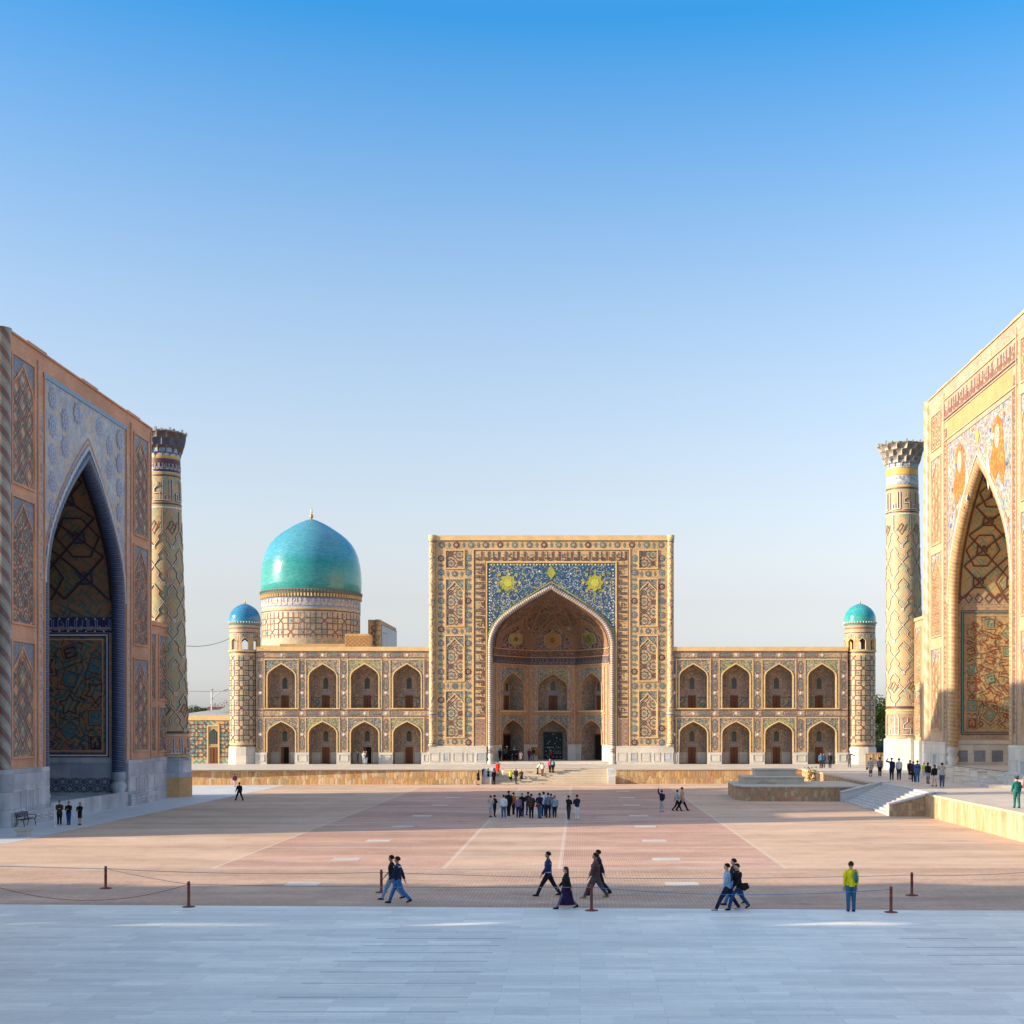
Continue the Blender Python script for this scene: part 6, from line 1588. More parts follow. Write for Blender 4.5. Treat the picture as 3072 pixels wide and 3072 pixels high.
POSE = dict( # legs (th, knee) L R ; arms (swing, elbow, abduct, inward) L R ; lean
    stand=((3, 2), (-2, 2), (3, 8, 7, 0), (-2, 12, 7, 0), 0), wide=((7, 3), (-7, 3), (6, 15, 9, 0), (0, 10, 9, 0), 0),
    walk=((27, 4), (-20, 22), (-24, 8, 6, 0), (22, 22, 6, 0), 2), walk2=((-22, 24), (25, 5), (20, 24, 6, 0), (-24, 8, 6, 0), 2), stride=((32, 6), (-27, 8), (18, 18, 7, 0), (-12, 25, 7, 0), 1),
    cross=((3, 2), (-3, 2), (18, 85, 5, 52), (18, 88, 5, 52), 0), photo=((3, 2), (-3, 2), (70, 75, 10, 15), (70, 75, 10, 15), -2), raise1=((4, 2), (-3, 2), (135, 50, 12, 5), (10, 30, 8, 0), -3),
    onhead=((3, 2), (-2, 2), (100, 95, 40, 20), (0, 10, 7, 0), 0), point=((6, 3), (-5, 3), (0, 8, 6, 0), (10, 5, 75, -60), 0), lean=((12, 14), (-4, 1), (6, 30, 12, 20), (-6, 14, 5, 0), 3), stand2=((-6, 2), (9, 8), (14, 60, 8, 35), (-4, 10, 10, 0), -2), bend=((8, 5), (-4, 12), (60, 20, 5, 10), (60, 25, 5, 10), 38), back=((4, 2), (-3, 2), (-28, 35, 10, 55), (-28, 35, 10, 55), 0), step=((30, 38), (-6, 6), (10, 15, 7, 0), (-10, 12, 7, 0), 5))
def person(px, py, hp, face, pose, label, top, bot, hair=HB, z=0.006, skirt=None, hem=.45, long=False, shoes=(.02, .018, .018), tl=.88, skin=None, near=False, hat=None, fat=1.13, group=None, legs=None, stripe=None, sleeves=True, Yo=None):
    Y = Yo or depth_of(py, z); X = gx(px, Y); H = hp * Y / FPX; S = H / 1.76; skin = skin or SK
    (l1, l2, a1, a2, lean) = POSE[pose]
    LG = [leg_chain(1, *l1, S), leg_chain(-1, *l2, S)]; AR = [arm_chain(1, *a1), arm_chain(-1, *a2)]
    low = min(c[2].z for c in LG); dz = .085 - low
    Ln = Matrix.Translation((0, 0, .95)) @ Matrix.Rotation(R(lean), 4, 'Y') @ Matrix.Translation((0, 0, -.95))
    T = Matrix.Translation((X, Y, z)) @ Matrix.Rotation(R(face), 4, 'Z') @ Matrix.Scale(S, 4) @ Matrix.Translation((0, 0, dz))
    TU = T @ Ln
    U = lambda v: TU @ Vector(v); D = lambda v: T @ Vector(v)
    # --- body skeleton -> one skinned surface
    V = []; E = []; RD = []
    def add(p, r, par=None):
        V.append(p); RD.append(r * S); 
        if par is not None: E.append((par, len(V) - 1))
        return len(V) - 1
    pel = add(D((0, 0, .97)), .115); sp_ = add(U((0, 0, 1.13)), .105, pel); ch = add(U((0, 0, 1.32)), .125, sp_); nk = add(U((-.005, 0, 1.46)), .06, ch)
    n2 = add(U((.01, 0, 1.53)), .052, nk); hd = add(U((.024, 0, 1.595)), .082, n2); h2 = add(U((.012, 0, 1.665)), .094, hd); h3 = add(U((.0, 0, 1.725)), .058, h2)
    if near:
        add(U((.122, 0, 1.618)), .012, hd)
        for s in (-1, 1): add(U((.0, s * .100, 1.625)), .014, hd)
    for c in LG:
        h = add(D(c[0]), .085, pel); k = add(D(c[1]), .055, h); a = add(D(c[2]), .04, k); add(D(c[2] + Vector((.10, 0, -.05))), .032, a)
    for c in AR:
        s = add(U(c[0] - Vector((0, math.copysign(.03, c[0].y), .0))), .055, ch); e = add(U(c[1]), .04, s); w = add(U(c[2]), .026, e); f = c[4]
        sd = f.cross(Vector((1, 0, 0)) if abs(f.x) < .8 else Vector((0, 0, 1))).normalized(); up = f.cross(sd)
        palm = add(U(c[2] + f * .055), .030 if near else .032, w)
        if near:
            for q, ln in zip((-.03, -.01, .01, .03), (.075, .09, .085, .065)):
                k1 = add(U(c[2] + f * .10 + sd * q), .0095, palm); k2 = add(U(c[2] + f * (.10 + ln * .55) + sd * q * 1.1 + up * .008), .0085, k1); add(U(c[2] + f * (.10 + ln * .95) + sd * q * 1.1 + up * .025), .007, k2)
            k1 = add(U(c[2] + f * .045 - sd * .045 + up * .01), .0105, palm); add(U(c[2] + f * .085 - sd * .055 + up * .02), .009, k1)
        else: add(U(c[2] + f * .14), .018, palm)
    me = bpy.data.meshes.new('person'); me.from_pydata([tuple(v) for v in V], E, []); ob = bpy.data.objects.new('person', me); C.objects.link(ob)
    md = ob.modifiers.new('s', 'SKIN'); md.use_smooth_shade = True
    for i, sv in enumerate(me.skin_vertices[0].data): sv.radius = (RD[i], RD[i]); sv.use_root = (i == 0)
    ss = ob.modifiers.new('u', 'SUBSURF'); ss.levels = 1; ss.render_levels = 1
    global _pend; _pend.append(ob)
    ob.data.materials.append(skin); tag(ob, label, 'person', group)
    def part(nm, B, **k): o = B.build(nm, None, **k); _kids.append((o, ob)); return o
    # --- clothing
    B = MB(); tm = cm_(top); F_ = fat
    B2 = [(0, 0, tl, .112 * F_, .165 * F_), (0, 0, .98, .118 * F_, .160 * F_), (0, 0, 1.10, .108 * F_, .148 * F_), (.005, 0, 1.25, .122 * F_, .18), (0, 0, 1.36, .126, .202), (-.005, 0, 1.425, .092, .165), (-.005, 0, 1.465, .07, .10), (0, 0, 1.50, .058, .062)]
    B2 = [s for s in B2 if s[2] >= tl]
    rows = [[tuple((U if s[2] > .99 else D)((s[0] + s[3] * math.cos(2 * PI * j / 16), s[1] + s[4] * math.sin(2 * PI * j / 16), s[2]))) for j in range(16)] for s in B2]
    B.grid(rows, tm, lambda i, j: (j * .05, i * .1), True, True); B.face(rows[0][::-1], tm); B.face(rows[-1], tm)
    for c in AR:
        q = [U(c[0] - Vector((0, math.copysign(.045, c[0].y), -.005))), U(c[0].lerp(c[1], .2)), U(c[1]), U(c[2].lerp(c[1], .06) if sleeves else c[1].lerp(c[0], -.12))]
        limb(B, q, [.082 * S, .078 * S, .062 * S, (.050 if sleeves else .058) * S], tm)
    tp = part('jacket' if sleeves else 'shirt', B)
    if stripe:
        B = MB()
        for zz, w_, cc in stripe:
            rr = [[tuple(U(((.126 * F_) * math.cos(2 * PI * j / 16), .181 * F_ * math.sin(2 * PI * j / 16) * (1.06 if zz > 1.3 else .92), z_))) for j in range(16)] for z_ in (zz - w_ / 2, zz + w_ / 2)]
            B.grid(rr, cm_(cc), lambda i, j: (j, i), True, True)
        o = B.build('stripe', None); _kids.append((o, tp))
    bm = cm_(bot)
    if skirt:
        B = MB(); sp0 = max(abs(l1[0]), abs(l2[0])) / 25
        sec = [(0, 0, 1.02, .115 * F_, .155 * F_), (0, 0, .90, .135 * F_, .18 * F_), (0, 0, (.9 + hem) / 2, .15 * F_ + .05 * sp0, .19), (0, 0, hem, .15 * F_ + .11 * sp0, .20)]
        if skirt == 'straight': sec = [(0, 0, 1.02, .115, .155), (0, 0, .9, .13, .17), (0, 0, (.9 + hem) / 2, .125, .16), (0, 0, hem, .12 + .04 * sp0, .15)]
        rows = [[tuple(D((s[0] + s[3] * (1 + (.07 * math.sin(j * 2.4) if i > 1 and skirt != 'straight' else 0)) * math.cos(2 * PI * j / 20), s[1] + s[4] * math.sin(2 * PI * j / 20), s[2]))) for j in range(20)] for i, s in enumerate(sec)]
        B.grid(rows, bm, lambda i, j: (j * .05, i * .1), True, True); B.face(rows[-1], bm); part('skirt', B)
        if legs:
            B = MB()
            for c in LG: limb(B, [D(c[0]), D(c[1]), D(c[2])], [.088 * S, .062 * S, .044 * S], cm_(legs))
            part('stockings', B)
    else:
        B = MB(); rows = [[tuple(D((s[1] * math.cos(2 * PI * j / 14), s[2] * math.sin(2 * PI * j / 14), s[0]))) for j in range(14)] for s in ((.84, .08, .13), (.90, .112, .162), (.98, .11, .155), (1.03, .105, .148))]
        B.grid(rows, bm, lambda i, j: (j * .05, i * .1), True, True); B.face(rows[0][::-1], bm); B.face(rows[-1], bm)
        for c in LG: limb(B, [D(c[0] + Vector((0, 0, .0))), D(c[0].lerp(c[1], .3)), D(c[1]), D(c[2].lerp(c[1], .5)), D(c[2] + Vector((0, 0, -.015)))], [.098 * S * F_, .094 * S * F_, .070 * S * F_, .066 * S, .060 * S], bm)
        part('trousers', B)
    for ci, c in enumerate(LG):
        B = MB(); lift = c[2].z - low; pt = min(1.0, lift * 6); a = c[2]; sm_ = cm_(shoes)
        heel = a + Vector((-.06, 0, -.045)); toe = a + Vector((.175 - .06 * pt, 0, -.055 - .13 * pt))
        q = [D(heel), D(a + Vector((-.01, 0, -.035))), D(a.lerp(toe, .55) + Vector((0, 0, -.012))), D(toe)]
        B.tube(q, 0, sm_, 10, rad=[(.032 * S, .03 * S), (.042 * S, .048 * S), (.045 * S, .036 * S), (.026 * S, .018 * S)])
        B.tube([D(a + Vector((0, 0, .03))), D(a + Vector((0, 0, -.03)))], .048 * S, sm_, 10); part('shoe', B)
    # --- hair or hat
    B = MB(); hm = cm_(hair); n = 16; rows = []
    for i in range(9):
        ph = i / 8 * PI * .62; row = []
        for j in range(n):
            a = 2 * PI * j / n; fr_ = max(0, math.cos(a)); pp = min(ph, PI * .62 - fr_ ** .7 * PI * .30)
            row.append(tuple(U((-.006 + .116 * math.sin(pp) * math.cos(a), .098 * math.sin(pp) * math.sin(a), 1.655 + .112 * math.cos(pp)))))
        rows.append(row)
    B.grid(rows, hm, lambda i, j: (j, i), True, True)
    if long: B.tube([U((-.045, 0, 1.70)), U((-.075, 0, 1.60)), U((-.085, 0, 1.50)), U((-.10, 0, 1.36))], 0, hm, 10, rad=[(.07 * S, .05 * S), (.085 * S, .05 * S), (.085 * S, .04 * S), (.05 * S, .025 * S)])
    part('hair', B)
    if hat:
        B = MB(); sec = [(1.69, .122), (1.715, .126), (1.77, .122), (1.80, .10), (1.805, 0.0)]
        rows = [[tuple(U((r_ * math.cos(2 * PI * j / 16), r_ * .93 * math.sin(2 * PI * j / 16), z_))) for j in range(16)] for z_, r_ in sec]; B.grid(rows, cm_(hat), lambda i, j: (j, i), True, True)
        B.face([U((.09, -.06, 1.70)), U((.16, -.035, 1.69)), U((.16, .035, 1.69)), U((.09, .06, 1.70))], cm_((.01, .01, .01))); part('cap', B)
    if near:
        for s in (-1, 1): B = MB(); p = U((.099, s * .033, 1.648)); B.lathe(p.x, p.y, [(0, p.z - .009), (.010, p.z - .004), (.010, p.z + .004), (0, p.z + .009)], cm_((.01, .008, .008)), 8); part('eye', B)
        B = MB(); B.tube([U((.092, -.022, 1.57)), U((.102, 0, 1.568)), U((.092, .022, 1.57))], .006 * S, cm_((.25, .09, .07)), 6); part('mouth', B)
    return ob, U, D, AR
_pend = []; _kids = []
def bag(pts, r, m, label, name='bag', cat='bag', strap=None):
    root = empty(name, tuple(pts[0]), label, cat); B = MB(); B.tube(pts, 0, m, 12, rad=r); B.build('pouch', root)
    if strap: B = MB(); B.tube(strap, .012, m, 6); B.build('strap', root)
JN = (.05, .12, .24); JD = (.02, .04, .09); BK = (.014, .014, .017); NV = (.016, .022, .05)
LEFT, RIGHT, AWAY, CAM = 180, 0, 90, -90
W = 'people walking across the front of the square'
# --- front row
person(1176, 2699, 140, 178, 'walk', 'young man in black T-shirt and light jeans, nearer the post of the left walking pair', BK, (.16, .27, .40), near=True, group=W, sleeves=False, skin=SKD)
person(1194, 2711, 147, 176, 'walk2', 'young man in navy sweater with grey hood collar and blue jeans, walking left', NV, (.04, .13, .32), near=True, group=W, skin=SKD, stripe=[(1.40, .06, (.30, .36, .45))])
person(1645, 2688, 142, 182, 'stride', 'tall slim man in navy sweater with pale blue stripes striding left', (.025, .035, .09), (.022, .015, .03), near=True, group=W, skin=SKD, stripe=[(1.32, .05, (.12, .25, .42)), (1.0, .035, (.30, .42, .60))])
person(1699, 2727, 133, 180, 'walk', 'elderly woman in headscarf, black jacket and long dark skirt', BK, (.022, .012, .045), hair=(.07, .035, .04), near=True, group=W, skirt='full', hem=.24, fat=1.38, legs=(.12, .12, .18), tl=.78, long=True)
person(1787, 2694, 144, 182, 'stride', 'stocky man in brown plaid jacket, grey trousers and tan shoes', (.085, .05, .045), (.085, .07, .075), near=True, group=W, fat=1.35, shoes=(.30, .22, .12), skin=SKD, stripe=[(1.30, .05, (.14, .09, .07)), (1.12, .05, (.05, .03, .03))])
person(1796, 2686, 143, 180, 'walk', 'man in dark navy jacket half hidden behind the man in brown plaid', (.025, .025, .05), (.015, .022, .06), near=True, group=W, skin=SKD)
person(2182, 2731, 150, 184, 'stride', 'boy in light blue hooded jacket and black jeans with white-soled shoes', (.26, .36, .48), (.016, .018, .045), near=True, group=W, shoes=(.35, .35, .36))
pb = person(2212, 2730, 145, 215, 'walk2', 'boy in black jacket carrying a black shoulder bag', BK, (.02, .06, .16), near=True, group=W)
person(2203, 2714, 145, 185, 'walk', 'third boy, mostly hidden behind the boys in light blue and black', (.03, .02, .025), (.06, .15, .32), near=True, group=W)
pa = person(2553, 2735, 151, 96, 'stand', 'man in bright yellow jacket and blue jeans standing with his back turned', (.66, .56, .02), (.035, .11, .20), hair=(.06, .025, .015), near=True)
Yb = depth_of(2730); xb_ = gx(2232, Yb)
bag([(xb_ - .16, Yb - .25, .86), (xb_ - .02, Yb - .27, .83), (xb_ + .12, Yb - .25, .88)], [(.07, .10), (.12, .14), (.07, .10)], cm_(BK), 'round black shoulder bag at the hip of the boy in black', 'shoulder_bag', 'bag', [(xb_ - .1, Yb - .25, .92), (xb_ - .16, Yb - .2, 1.2), (xb_ - .2, Yb - .15, 1.45)])
_, U_, D_, _ = pa
bag([U_((-.19, -.10, 1.40)), U_((-.22, -.11, 1.22)), U_((-.20, -.13, 1.02))], [(.05, .05), (.10, .08), (.05, .05)], mosaic('green_backpack', [(2, (.02, .20, .14)), (2, (.015, .05, .06)), (1, (.03, .12, .2))], 12), 'green and black backpack slung on the man in yellow', 'backpack', 'backpack', [U_((-.14, -.14, 1.42)), U_((0, -.16, 1.47)), U_((.1, -.14, 1.36))])
# --- left side
person(718, 2402, 59, 140, 'stride', 'man in black suit walking alone on the left of the square', BK, BK)
person(704, 2361, 42, 100, 'walk', 'woman in dark red top and pale jeans near the sandstone wall', (.20, .03, .05), (.35, .37, .42), long=True)
GL = 'three women by the left portal'
person(178.5, 2474.6, 73, CAM + 20, 'cross', 'long-haired woman in black leggings and olive top, leftmost of three', (.05, .045, .035), BK, long=True, tl=.78, group=GL)
person(206, 2474.6, 70, CAM, 'cross', 'woman in black jacket and bright blue jeans, middle of three', BK, (.015, .07, .26), group=GL)
person(239.5, 2475.5, 68, CAM - 10, 'cross', 'auburn-haired woman in short black skirt, rightmost of three', BK, BK, hair=(.16, .035, .02), long=True, skirt='straight', hem=.55, group=GL)
# --- tour group in the middle
G = 'tour group standing in the middle of the square'
gr = random.Random(12)
def g(px, py, hp, f, pose, lab, top, bot, **k):
    if pose == 'stand': pose = gr.choice(('stand', 'wide', 'lean', 'cross', 'stand2'))
    f += gr.uniform(-38, 38); return person(px, py, hp, f, pose, lab, top, bot, group=G, **k)
g(1472, 2452, 66, 70, 'cross', 'woman in cream jacket and light blue skirt at the left end of the group', (.50, .43, .33), (.35, .42, .47), skirt='straight', hem=.5, hair=(.05, .03, .02), fat=1.15)
g(1484, 2450, 65, 20, 'cross', 'person in navy blazer and white shirt beside the cream jacket', NV, BK)
g(1511, 2455, 71, 95, 'wide', 'woman in white hooded jacket and blue jeans', (.62, .64, .68), JN, shoes=(.5, .5, .5))
g(1526, 2448, 76, 80, 'stand', 'tall man in long black coat beside the white hooded jacket', BK, BK, tl=.70)
g(1540, 2444, 67, 60, 'stand', 'person with orange shirt showing under black coat', (.45, .13, .03), BK)
g(1555, 2453, 66, 85, 'wide', 'woman in purple floral blouse with navy sweater round her waist', (.26, .16, .28), (.02, .03, .10), hair=(.38, .28, .16), long=True)
g(1566, 2450, 72, 75, 'cross', 'grey-haired man in black jacket behind the floral blouse', BK, NV, hair=(.25, .24, .22))
g(1585, 2446, 71, 80, 'stand', 'man in dark jacket and dark jeans behind the brown leather jacket', (.03, .025, .03), JD)
g(1594, 2454, 73, 95, 'stand', 'man in brown leather jacket and black trousers', (.075, .045, .035), BK, tl=.80)
g(1619, 2455, 76, 90, 'back', 'man in navy jersey with hands behind his back holding a red bag', (.02, .02, .045), JN)
g(1631, 2450, 75, 100, 'stand', 'man in white shirt squeezed between navy jersey and blue-grey jacket', (.60, .62, .66), JD)
g(1645, 2453, 75, 92, 'stand', 'tall man in blue-grey jacket with a shoulder strap', (.13, .18, .25), (.015, .02, .04))
g(1653, 2445, 64, 85, 'stand', 'person in purple-brown jacket behind the blue-grey jacket', (.14, .09, .12), (.25, .35, .5))
g(1664, 2454, 68, 110, 'wide', 'blonde woman in light blue-grey hoodie and black trousers', (.25, .31, .37), BK, hair=(.22, .11, .05), shoes=(.5, .5, .48))
g(1706, 2459, 73, 50, 'cross', 'man in black jacket with dark jeans standing apart on the right', BK, (.03, .045, .07), shoes=(.25, .24, .22))
g(1731, 2459, 75, 92, 'cross', 'man in navy sweater and white trousers at the right end of the group', NV, (.62, .60, .58), shoes=(.45, .44, .42))
Yr = depth_of(2455); B = MB(); x = gx(1612, Yr); B.tube([(x - .05, Yr - .22, .78), (x, Yr - .24, .95), (x + .04, Yr - .22, 1.05)], 0, cm_((.45, .02, .03)), 8, rad=[.10, .09, .03]); tag(B.build('bag'), 'red bag held behind the man in the navy jersey', 'bag')
# --- right of the group
person(1985, 2436, 66, 100, 'raise1', 'man in navy jacket and pale trousers raising a camera', NV, (.42, .42, .40), shoes=(.04, .03, .03))
person(2031.5, 2433, 66, 15, 'walk', 'person in grey vest with dark sleeves, walking with the tan coat', (.33, .35, .36), BK)
person(2046, 2432, 75, 10, 'stride', 'man in tan coat and black trousers', (.46, .31, .18), BK, tl=.70)
# --- foot of the central steps
G = 'people on and below the central steps'
g(1435, 2355, 45, 150, 'stand', 'woman in black dress left of the central steps', BK, BK, skirt='full', hem=.55, long=True)
g(1465, 2352, 47, 60, 'stand', 'woman in black jacket and short skirt by the left side wall of the steps', BK, BK, skirt='straight', hem=.6, stripe=[(1.2, .1, (.45, .42, .40))])
g(1481.5, 2354, 46, 95, 'stand', 'person all in black by the left side wall of the steps', BK, BK, long=True)
ys = lambda z: 144.4 + z / 1.6 * 4.3
def stp(px, zz, hp, f, pose, lab, top, bot, **k): return person(px, 0, hp, f, pose, lab, top, bot, z=zz, Yo=ys(zz - .14) + .2, group=G, **k)
stp(1493, .80, 45, 80, 'step', 'woman in bright red dress climbing the central steps', (.62, .025, .015), (.62, .025, .015), skirt='straight', hem=.5)
stp(1508.5, .64, 27, 70, 'step', 'small child in white top beside the red dress', (.60, .55, .52), (.55, .5, .5), hair=(.2, .03, .02))
g(1532, 2351, 42, 70, 'photo', 'person in yellow-green jacket photographing at the foot of the steps', (.50, .55, .04), (.03, .025, .02), hair=(.35, .30, .2))
g(1547.5, 2352, 48, 95, 'stand', 'man in black jacket and dark grey trousers at the foot of the steps', BK, (.04, .04, .045), hair=(.25, .24, .22))
g(1564, 2351, 44, 80, 'stand', 'man in olive vest with tan sleeves at the foot of the steps', (.09, .08, .035), (.04, .035, .025), hair=(.3, .28, .24))
stp(1613, .96, 39, 20, 'bend', 'woman in black and white top bending on the steps', (.55, .52, .48), BK)
stp(1627, .80, 42, 80, 'bend', 'man in pale pink shirt and brown trousers stooping on the steps', (.60, .52, .50), (.13, .06, .045))
stp(1650, 1.12, 42, 80, 'stand', 'woman in pink jacket near the top of the steps', (.55, .06, .16), (.05, .03, .03), hair=(.4, .28, .18))
pt_ = stp(1659, 1.12, 40, 90, 'stand', 'person in black with a turquoise backpack near the top of the steps', BK, BK)
U_ = pt_[1]; bag([U_((-.20, 0, 1.42)), U_((-.23, 0, 1.25)), U_((-.2, 0, 1.08))], [(.07, .10), (.11, .15), (.08, .12)], cm_((.05, .45, .42)), 'turquoise backpack near the top of the central steps', 'backpack', 'backpack')
# --- inside the central arch
G = 'people in the shade of the central arch'
def iv(px, Yv, hp, f, pose, lab, top, bot, **k): return person(px, 0, hp, f, pose, lab, top, bot, z=1.9, Yo=Yv, group=G, **k)
iv(1500, 166.5, 38, 60, 'stand', 'large person in black at the left jamb of the central arch', BK, BK, fat=1.3, tl=.6)
iv(1513, 168, 40, 90, 'stand', 'person in slate blue jacket by the left doorway of the arch', (.08, .11, .17), BK)
iv(1520, 167.3, 43, 20, 'cross', 'man in brown jacket and white skullcap in the central arch', (.14, .085, .055), BK, hat=(.6, .6, .58))
iv(1530, 167, 39, 100, 'stand', 'woman in black coat in the middle of the arch crowd', BK, BK, tl=.6, long=True)
iv(1543, 166, 44, CAM, 'stand', 'tall man in black suit and white shirt in the arch crowd', BK, BK, stripe=[(1.38, .06, (.5, .5, .5))])
iv(1551, 168.2, 39, 90, 'stand', 'person in dark grey behind the tall man in the arch crowd', (.05, .05, .06), BK)
iv(1562, 165.2, 33, 70, 'walk', 'girl in pale pink flared dress at the edge of the arch', (.62, .42, .36), (.62, .44, .38), skirt='full', hem=.45, long=True, hair=(.25, .12, .06))
iv(1588, 168, 37, 90, 'stand', 'person in dark red jacket and jeans beside the noticeboard', (.22, .02, .035), JD)
iv(1600, 167.6, 39, 40, 'cross', 'person in black jacket and faded jeans before the noticeboard', BK, (.12, .16, .24))
iv(1651, 170, 33, 90, 'photo', 'person in red top and long black skirt facing the gate', (.25, .02, .04), BK, skirt='straight', hem=.15)
# --- left arcade
G = 'people in the left arcade'
def av(px, Yv, hp, f, pose, lab, top, bot, **k): return person(px, 0, hp, f, pose, lab, top, bot, z=1.61, Yo=Yv, group=G, **k)
av(1072.6, 163.2, 41, 20, 'cross', 'person in black robe standing in the third lower arch of the left arcade', BK, BK, skirt='straight', hem=.15)
av(1092, 163.0, 41, CAM, 'cross', 'man in white shirt under black jacket in the left arcade', (.50, .49, .46), (.30, .34, .40))
av(1099, 163.3, 40, CAM, 'stand', 'man in dark jacket leaning by the open door of the left arcade', (.03, .03, .05), (.28, .33, .40))
# --- right terrace
G = 'visitors on the right terrace'
def tv(px, py, hp, f, pose, lab, top, bot, **k): return person(px, py, hp, f, pose, lab, top, bot, z=1.61, group=G, **k)
tv(2463, 2304.8, 48, 95, 'stand', 'man in blue denim jacket near the last arch of the right arcade', (.05, .15, .32), (.03, .03, .035))
tv(2471, 2303.4, 46, 95, 'stand', 'person in slate top hidden behind the blue denim jacket', (.10, .13, .17), (.05, .05, .06))
tv(2490, 2304.2, 46, 90, 'stand', 'man in black jacket right of the blue denim jacket', (.02, .022, .035), BK, hair=(.2, .16, .13))
tv(2548, 2301.8, 48, 95, 'point', 'man in grey-green suit stretching out his right arm', (.10, .11, .10), (.09, .10, .09))
tv(2612, 2330, 57, 80, 'stand', 'woman in long beige cardigan and grey skirt with a handbag', (.42, .38, .32), (.10, .09, .09), skirt='straight', hem=.3, tl=.6, hair=(.06, .03, .02))
tv(2639.6, 2329, 56, 70, 'stand', 'person in grey top and black trousers with a dark cap', (.17, .17, .18), BK, hat=BK)
tv(2675, 2340, 67, 90, 'onhead', 'man in navy with one hand on his head', (.016, .022, .06), (.014, .018, .04))
tv(2697, 2339.6, 65, 90, 'stand', 'man in white shirt and dark jeans on the terrace', (.62, .60, .62), (.02, .04, .07))
tv(2730, 2338, 58, 60, 'stand', 'woman in long black coat in the terrace crowd', BK, BK, skirt='straight', hem=.4, long=True)
tv(2740.5, 2346, 62, 80, 'stand', 'person in dark plum clothes beside the long black coat', (.05, .02, .045), (.02, .015, .025))
tv(2752, 2346.8, 66, 95, 'stand', 'man in blue striped shirt and jeans in the terrace crowd', (.07, .13, .26), JN, stripe=[(1.2, .09, (.02, .03, .09))])
tv(2772, 2333, 45, 60, 'stand', 'girl in bright yellow jacket on the terrace', (.58, .55, .03), (.45, .38, .36))
tv(2784, 2351, 64, 50, 'stand', 'woman in black top and grey skirt beside the yellow jacket', BK, (.25, .26, .26), skirt='straight', hem=.55, legs=(.15, .09, .07), long=True)
tv(2803.5, 2359.5, 66, 120, 'wide', 'woman in black top and short pale skirt', BK, (.40, .45, .50), skirt='straight', hem=.62, long=True, hair=(.05, .02, .02))
tv(2826, 2363, 75, 85, 'photo', 'man in grey jacket photographing the right portal', (.30, .28, .27), (.05, .07, .13), shoes=(.5, .5, .5))
tv(3050, 2424, 95, 100, 'wide', 'officer in green uniform and peaked cap at the right edge', (.02, .13, .12), (.02, .12, .11), hat=(.03, .06, .10), near=True)
tv(3081, 2400, 84, 100, 'stand', 'person in pink, barely in frame at the right edge', (.45, .12, .14), (.1, .1, .12))
Yh = depth_of(2330, 1.6); x = gx(2601, Yh); bag([(x, Yh, 2.25), (x, Yh, 2.4), (x, Yh, 2.5)], [(.13, .09), (.15, .09), (.08, .05)], cm_((.12, .035, .03)), 'brown handbag held by the woman in the beige cardigan', 'handbag', 'handbag', [(x - .08, Yh, 2.5), (x, Yh, 2.75), (x + .08, Yh, 2.5)])
# bake the bodies
dg = bpy.context.evaluated_depsgraph_get(); dg.update(); baked = []
for ob in _pend:
    ev = ob.evaluated_get(dg); nm = bpy.data.meshes.new_from_object(ev); baked.append((ob, nm))
for ob, nm in baked:
    sk_ = ob.data.materials[0]; ob.modifiers.clear(); ob.data = nm; nm.name = 'person'
    if not nm.materials: nm.materials.append(sk_)
    for p in nm.polygons: p.use_smooth = True
for o, b in _kids: o.parent = b

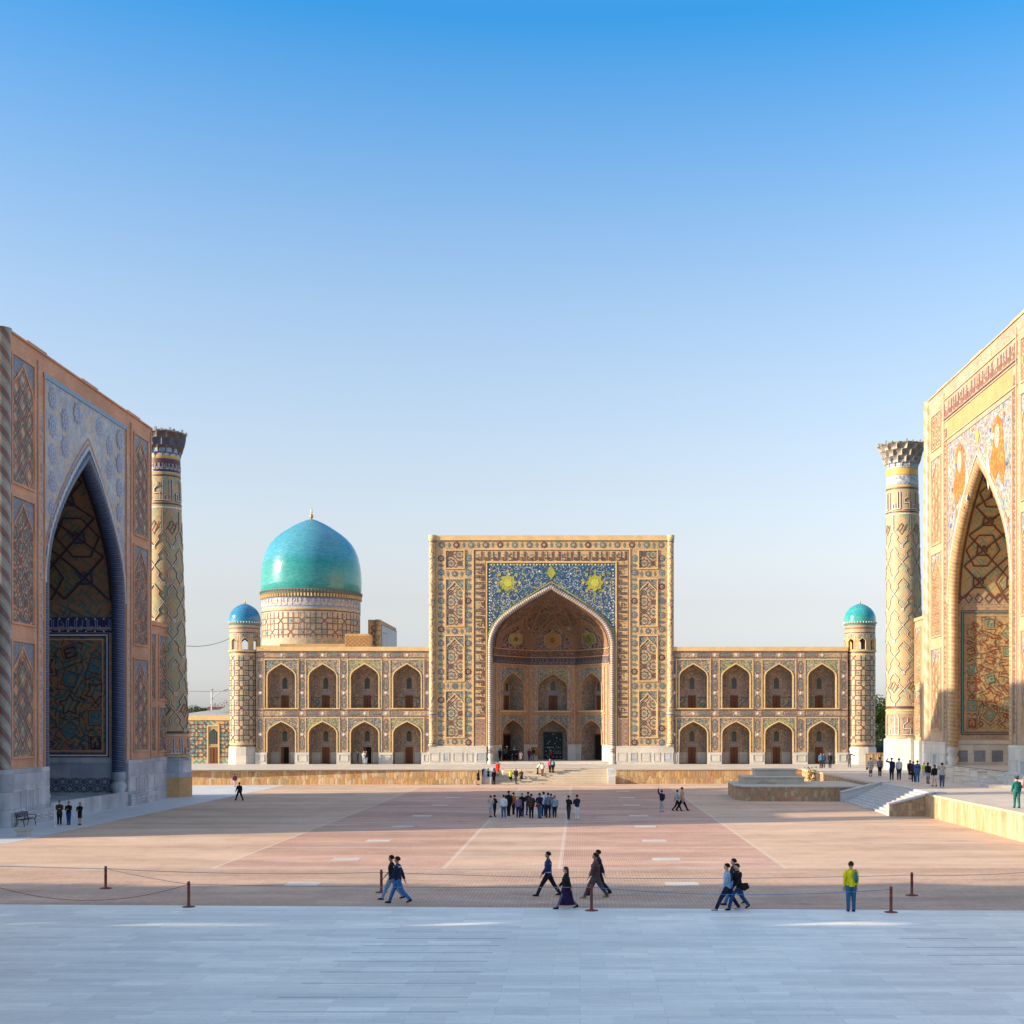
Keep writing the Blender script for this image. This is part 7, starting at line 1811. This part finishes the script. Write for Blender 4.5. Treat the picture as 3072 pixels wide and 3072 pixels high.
# ================================================================== sky, sun, camera
sc = bpy.context.scene
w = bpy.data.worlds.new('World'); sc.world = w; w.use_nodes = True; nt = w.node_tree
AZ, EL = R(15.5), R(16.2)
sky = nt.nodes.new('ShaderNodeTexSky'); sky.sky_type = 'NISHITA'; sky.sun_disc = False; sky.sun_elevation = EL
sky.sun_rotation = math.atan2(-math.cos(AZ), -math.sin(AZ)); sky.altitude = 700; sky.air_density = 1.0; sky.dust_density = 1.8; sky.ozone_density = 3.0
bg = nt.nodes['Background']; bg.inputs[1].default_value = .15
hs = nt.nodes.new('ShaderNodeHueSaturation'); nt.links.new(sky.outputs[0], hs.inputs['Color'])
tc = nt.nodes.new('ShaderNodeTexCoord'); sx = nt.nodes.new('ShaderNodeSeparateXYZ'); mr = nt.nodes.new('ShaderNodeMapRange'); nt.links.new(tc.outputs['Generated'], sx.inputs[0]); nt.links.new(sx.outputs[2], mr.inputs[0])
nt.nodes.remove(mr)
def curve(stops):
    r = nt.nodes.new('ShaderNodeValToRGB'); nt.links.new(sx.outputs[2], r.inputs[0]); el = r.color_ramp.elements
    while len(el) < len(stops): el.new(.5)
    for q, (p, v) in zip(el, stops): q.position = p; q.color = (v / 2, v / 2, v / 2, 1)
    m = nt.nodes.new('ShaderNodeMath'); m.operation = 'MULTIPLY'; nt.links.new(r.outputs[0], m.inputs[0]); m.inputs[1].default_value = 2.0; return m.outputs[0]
# dust low down takes the colour out of the sky; overhead, out of view, it is made brighter and paler to lift the shade
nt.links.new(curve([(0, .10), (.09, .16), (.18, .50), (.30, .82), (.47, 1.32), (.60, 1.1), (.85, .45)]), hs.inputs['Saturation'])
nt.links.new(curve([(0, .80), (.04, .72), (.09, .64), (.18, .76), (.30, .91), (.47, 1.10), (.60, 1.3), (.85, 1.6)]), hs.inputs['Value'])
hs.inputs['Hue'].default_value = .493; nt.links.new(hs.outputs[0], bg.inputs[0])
sl = bpy.data.lights.new('sun', 'SUN'); sl.energy = 4.8; sl.angle = R(.53); sl.color = (1.0, .79, .54)
so = bpy.data.objects.new('sun', sl); C.objects.link(so)
L = Vector((math.cos(EL) * math.cos(AZ), math.cos(EL) * math.sin(AZ), -math.sin(EL))); so.rotation_euler = L.to_track_quat('-Z', 'Y').to_euler(); so.location = (-60, -20, 60)
cd = bpy.data.cameras.new('camera'); co = bpy.data.objects.new('camera', cd); C.objects.link(co); sc.camera = co
co.location = (0, 0, CAMH); co.rotation_euler = (R(90), 0, 0); cd.sensor_width = 36; cd.lens = FPX / 3072 * 36
cd.shift_x = (1536 - 1740) / 3072; cd.shift_y = (2175 - 1536) / 3072; cd.clip_end = 6000; cd.clip_start = .5
sc.view_settings.view_transform = 'Standard'; sc.view_settings.look = 'None'; sc.view_settings.gamma = 1; sc.view_settings.exposure = 1.05
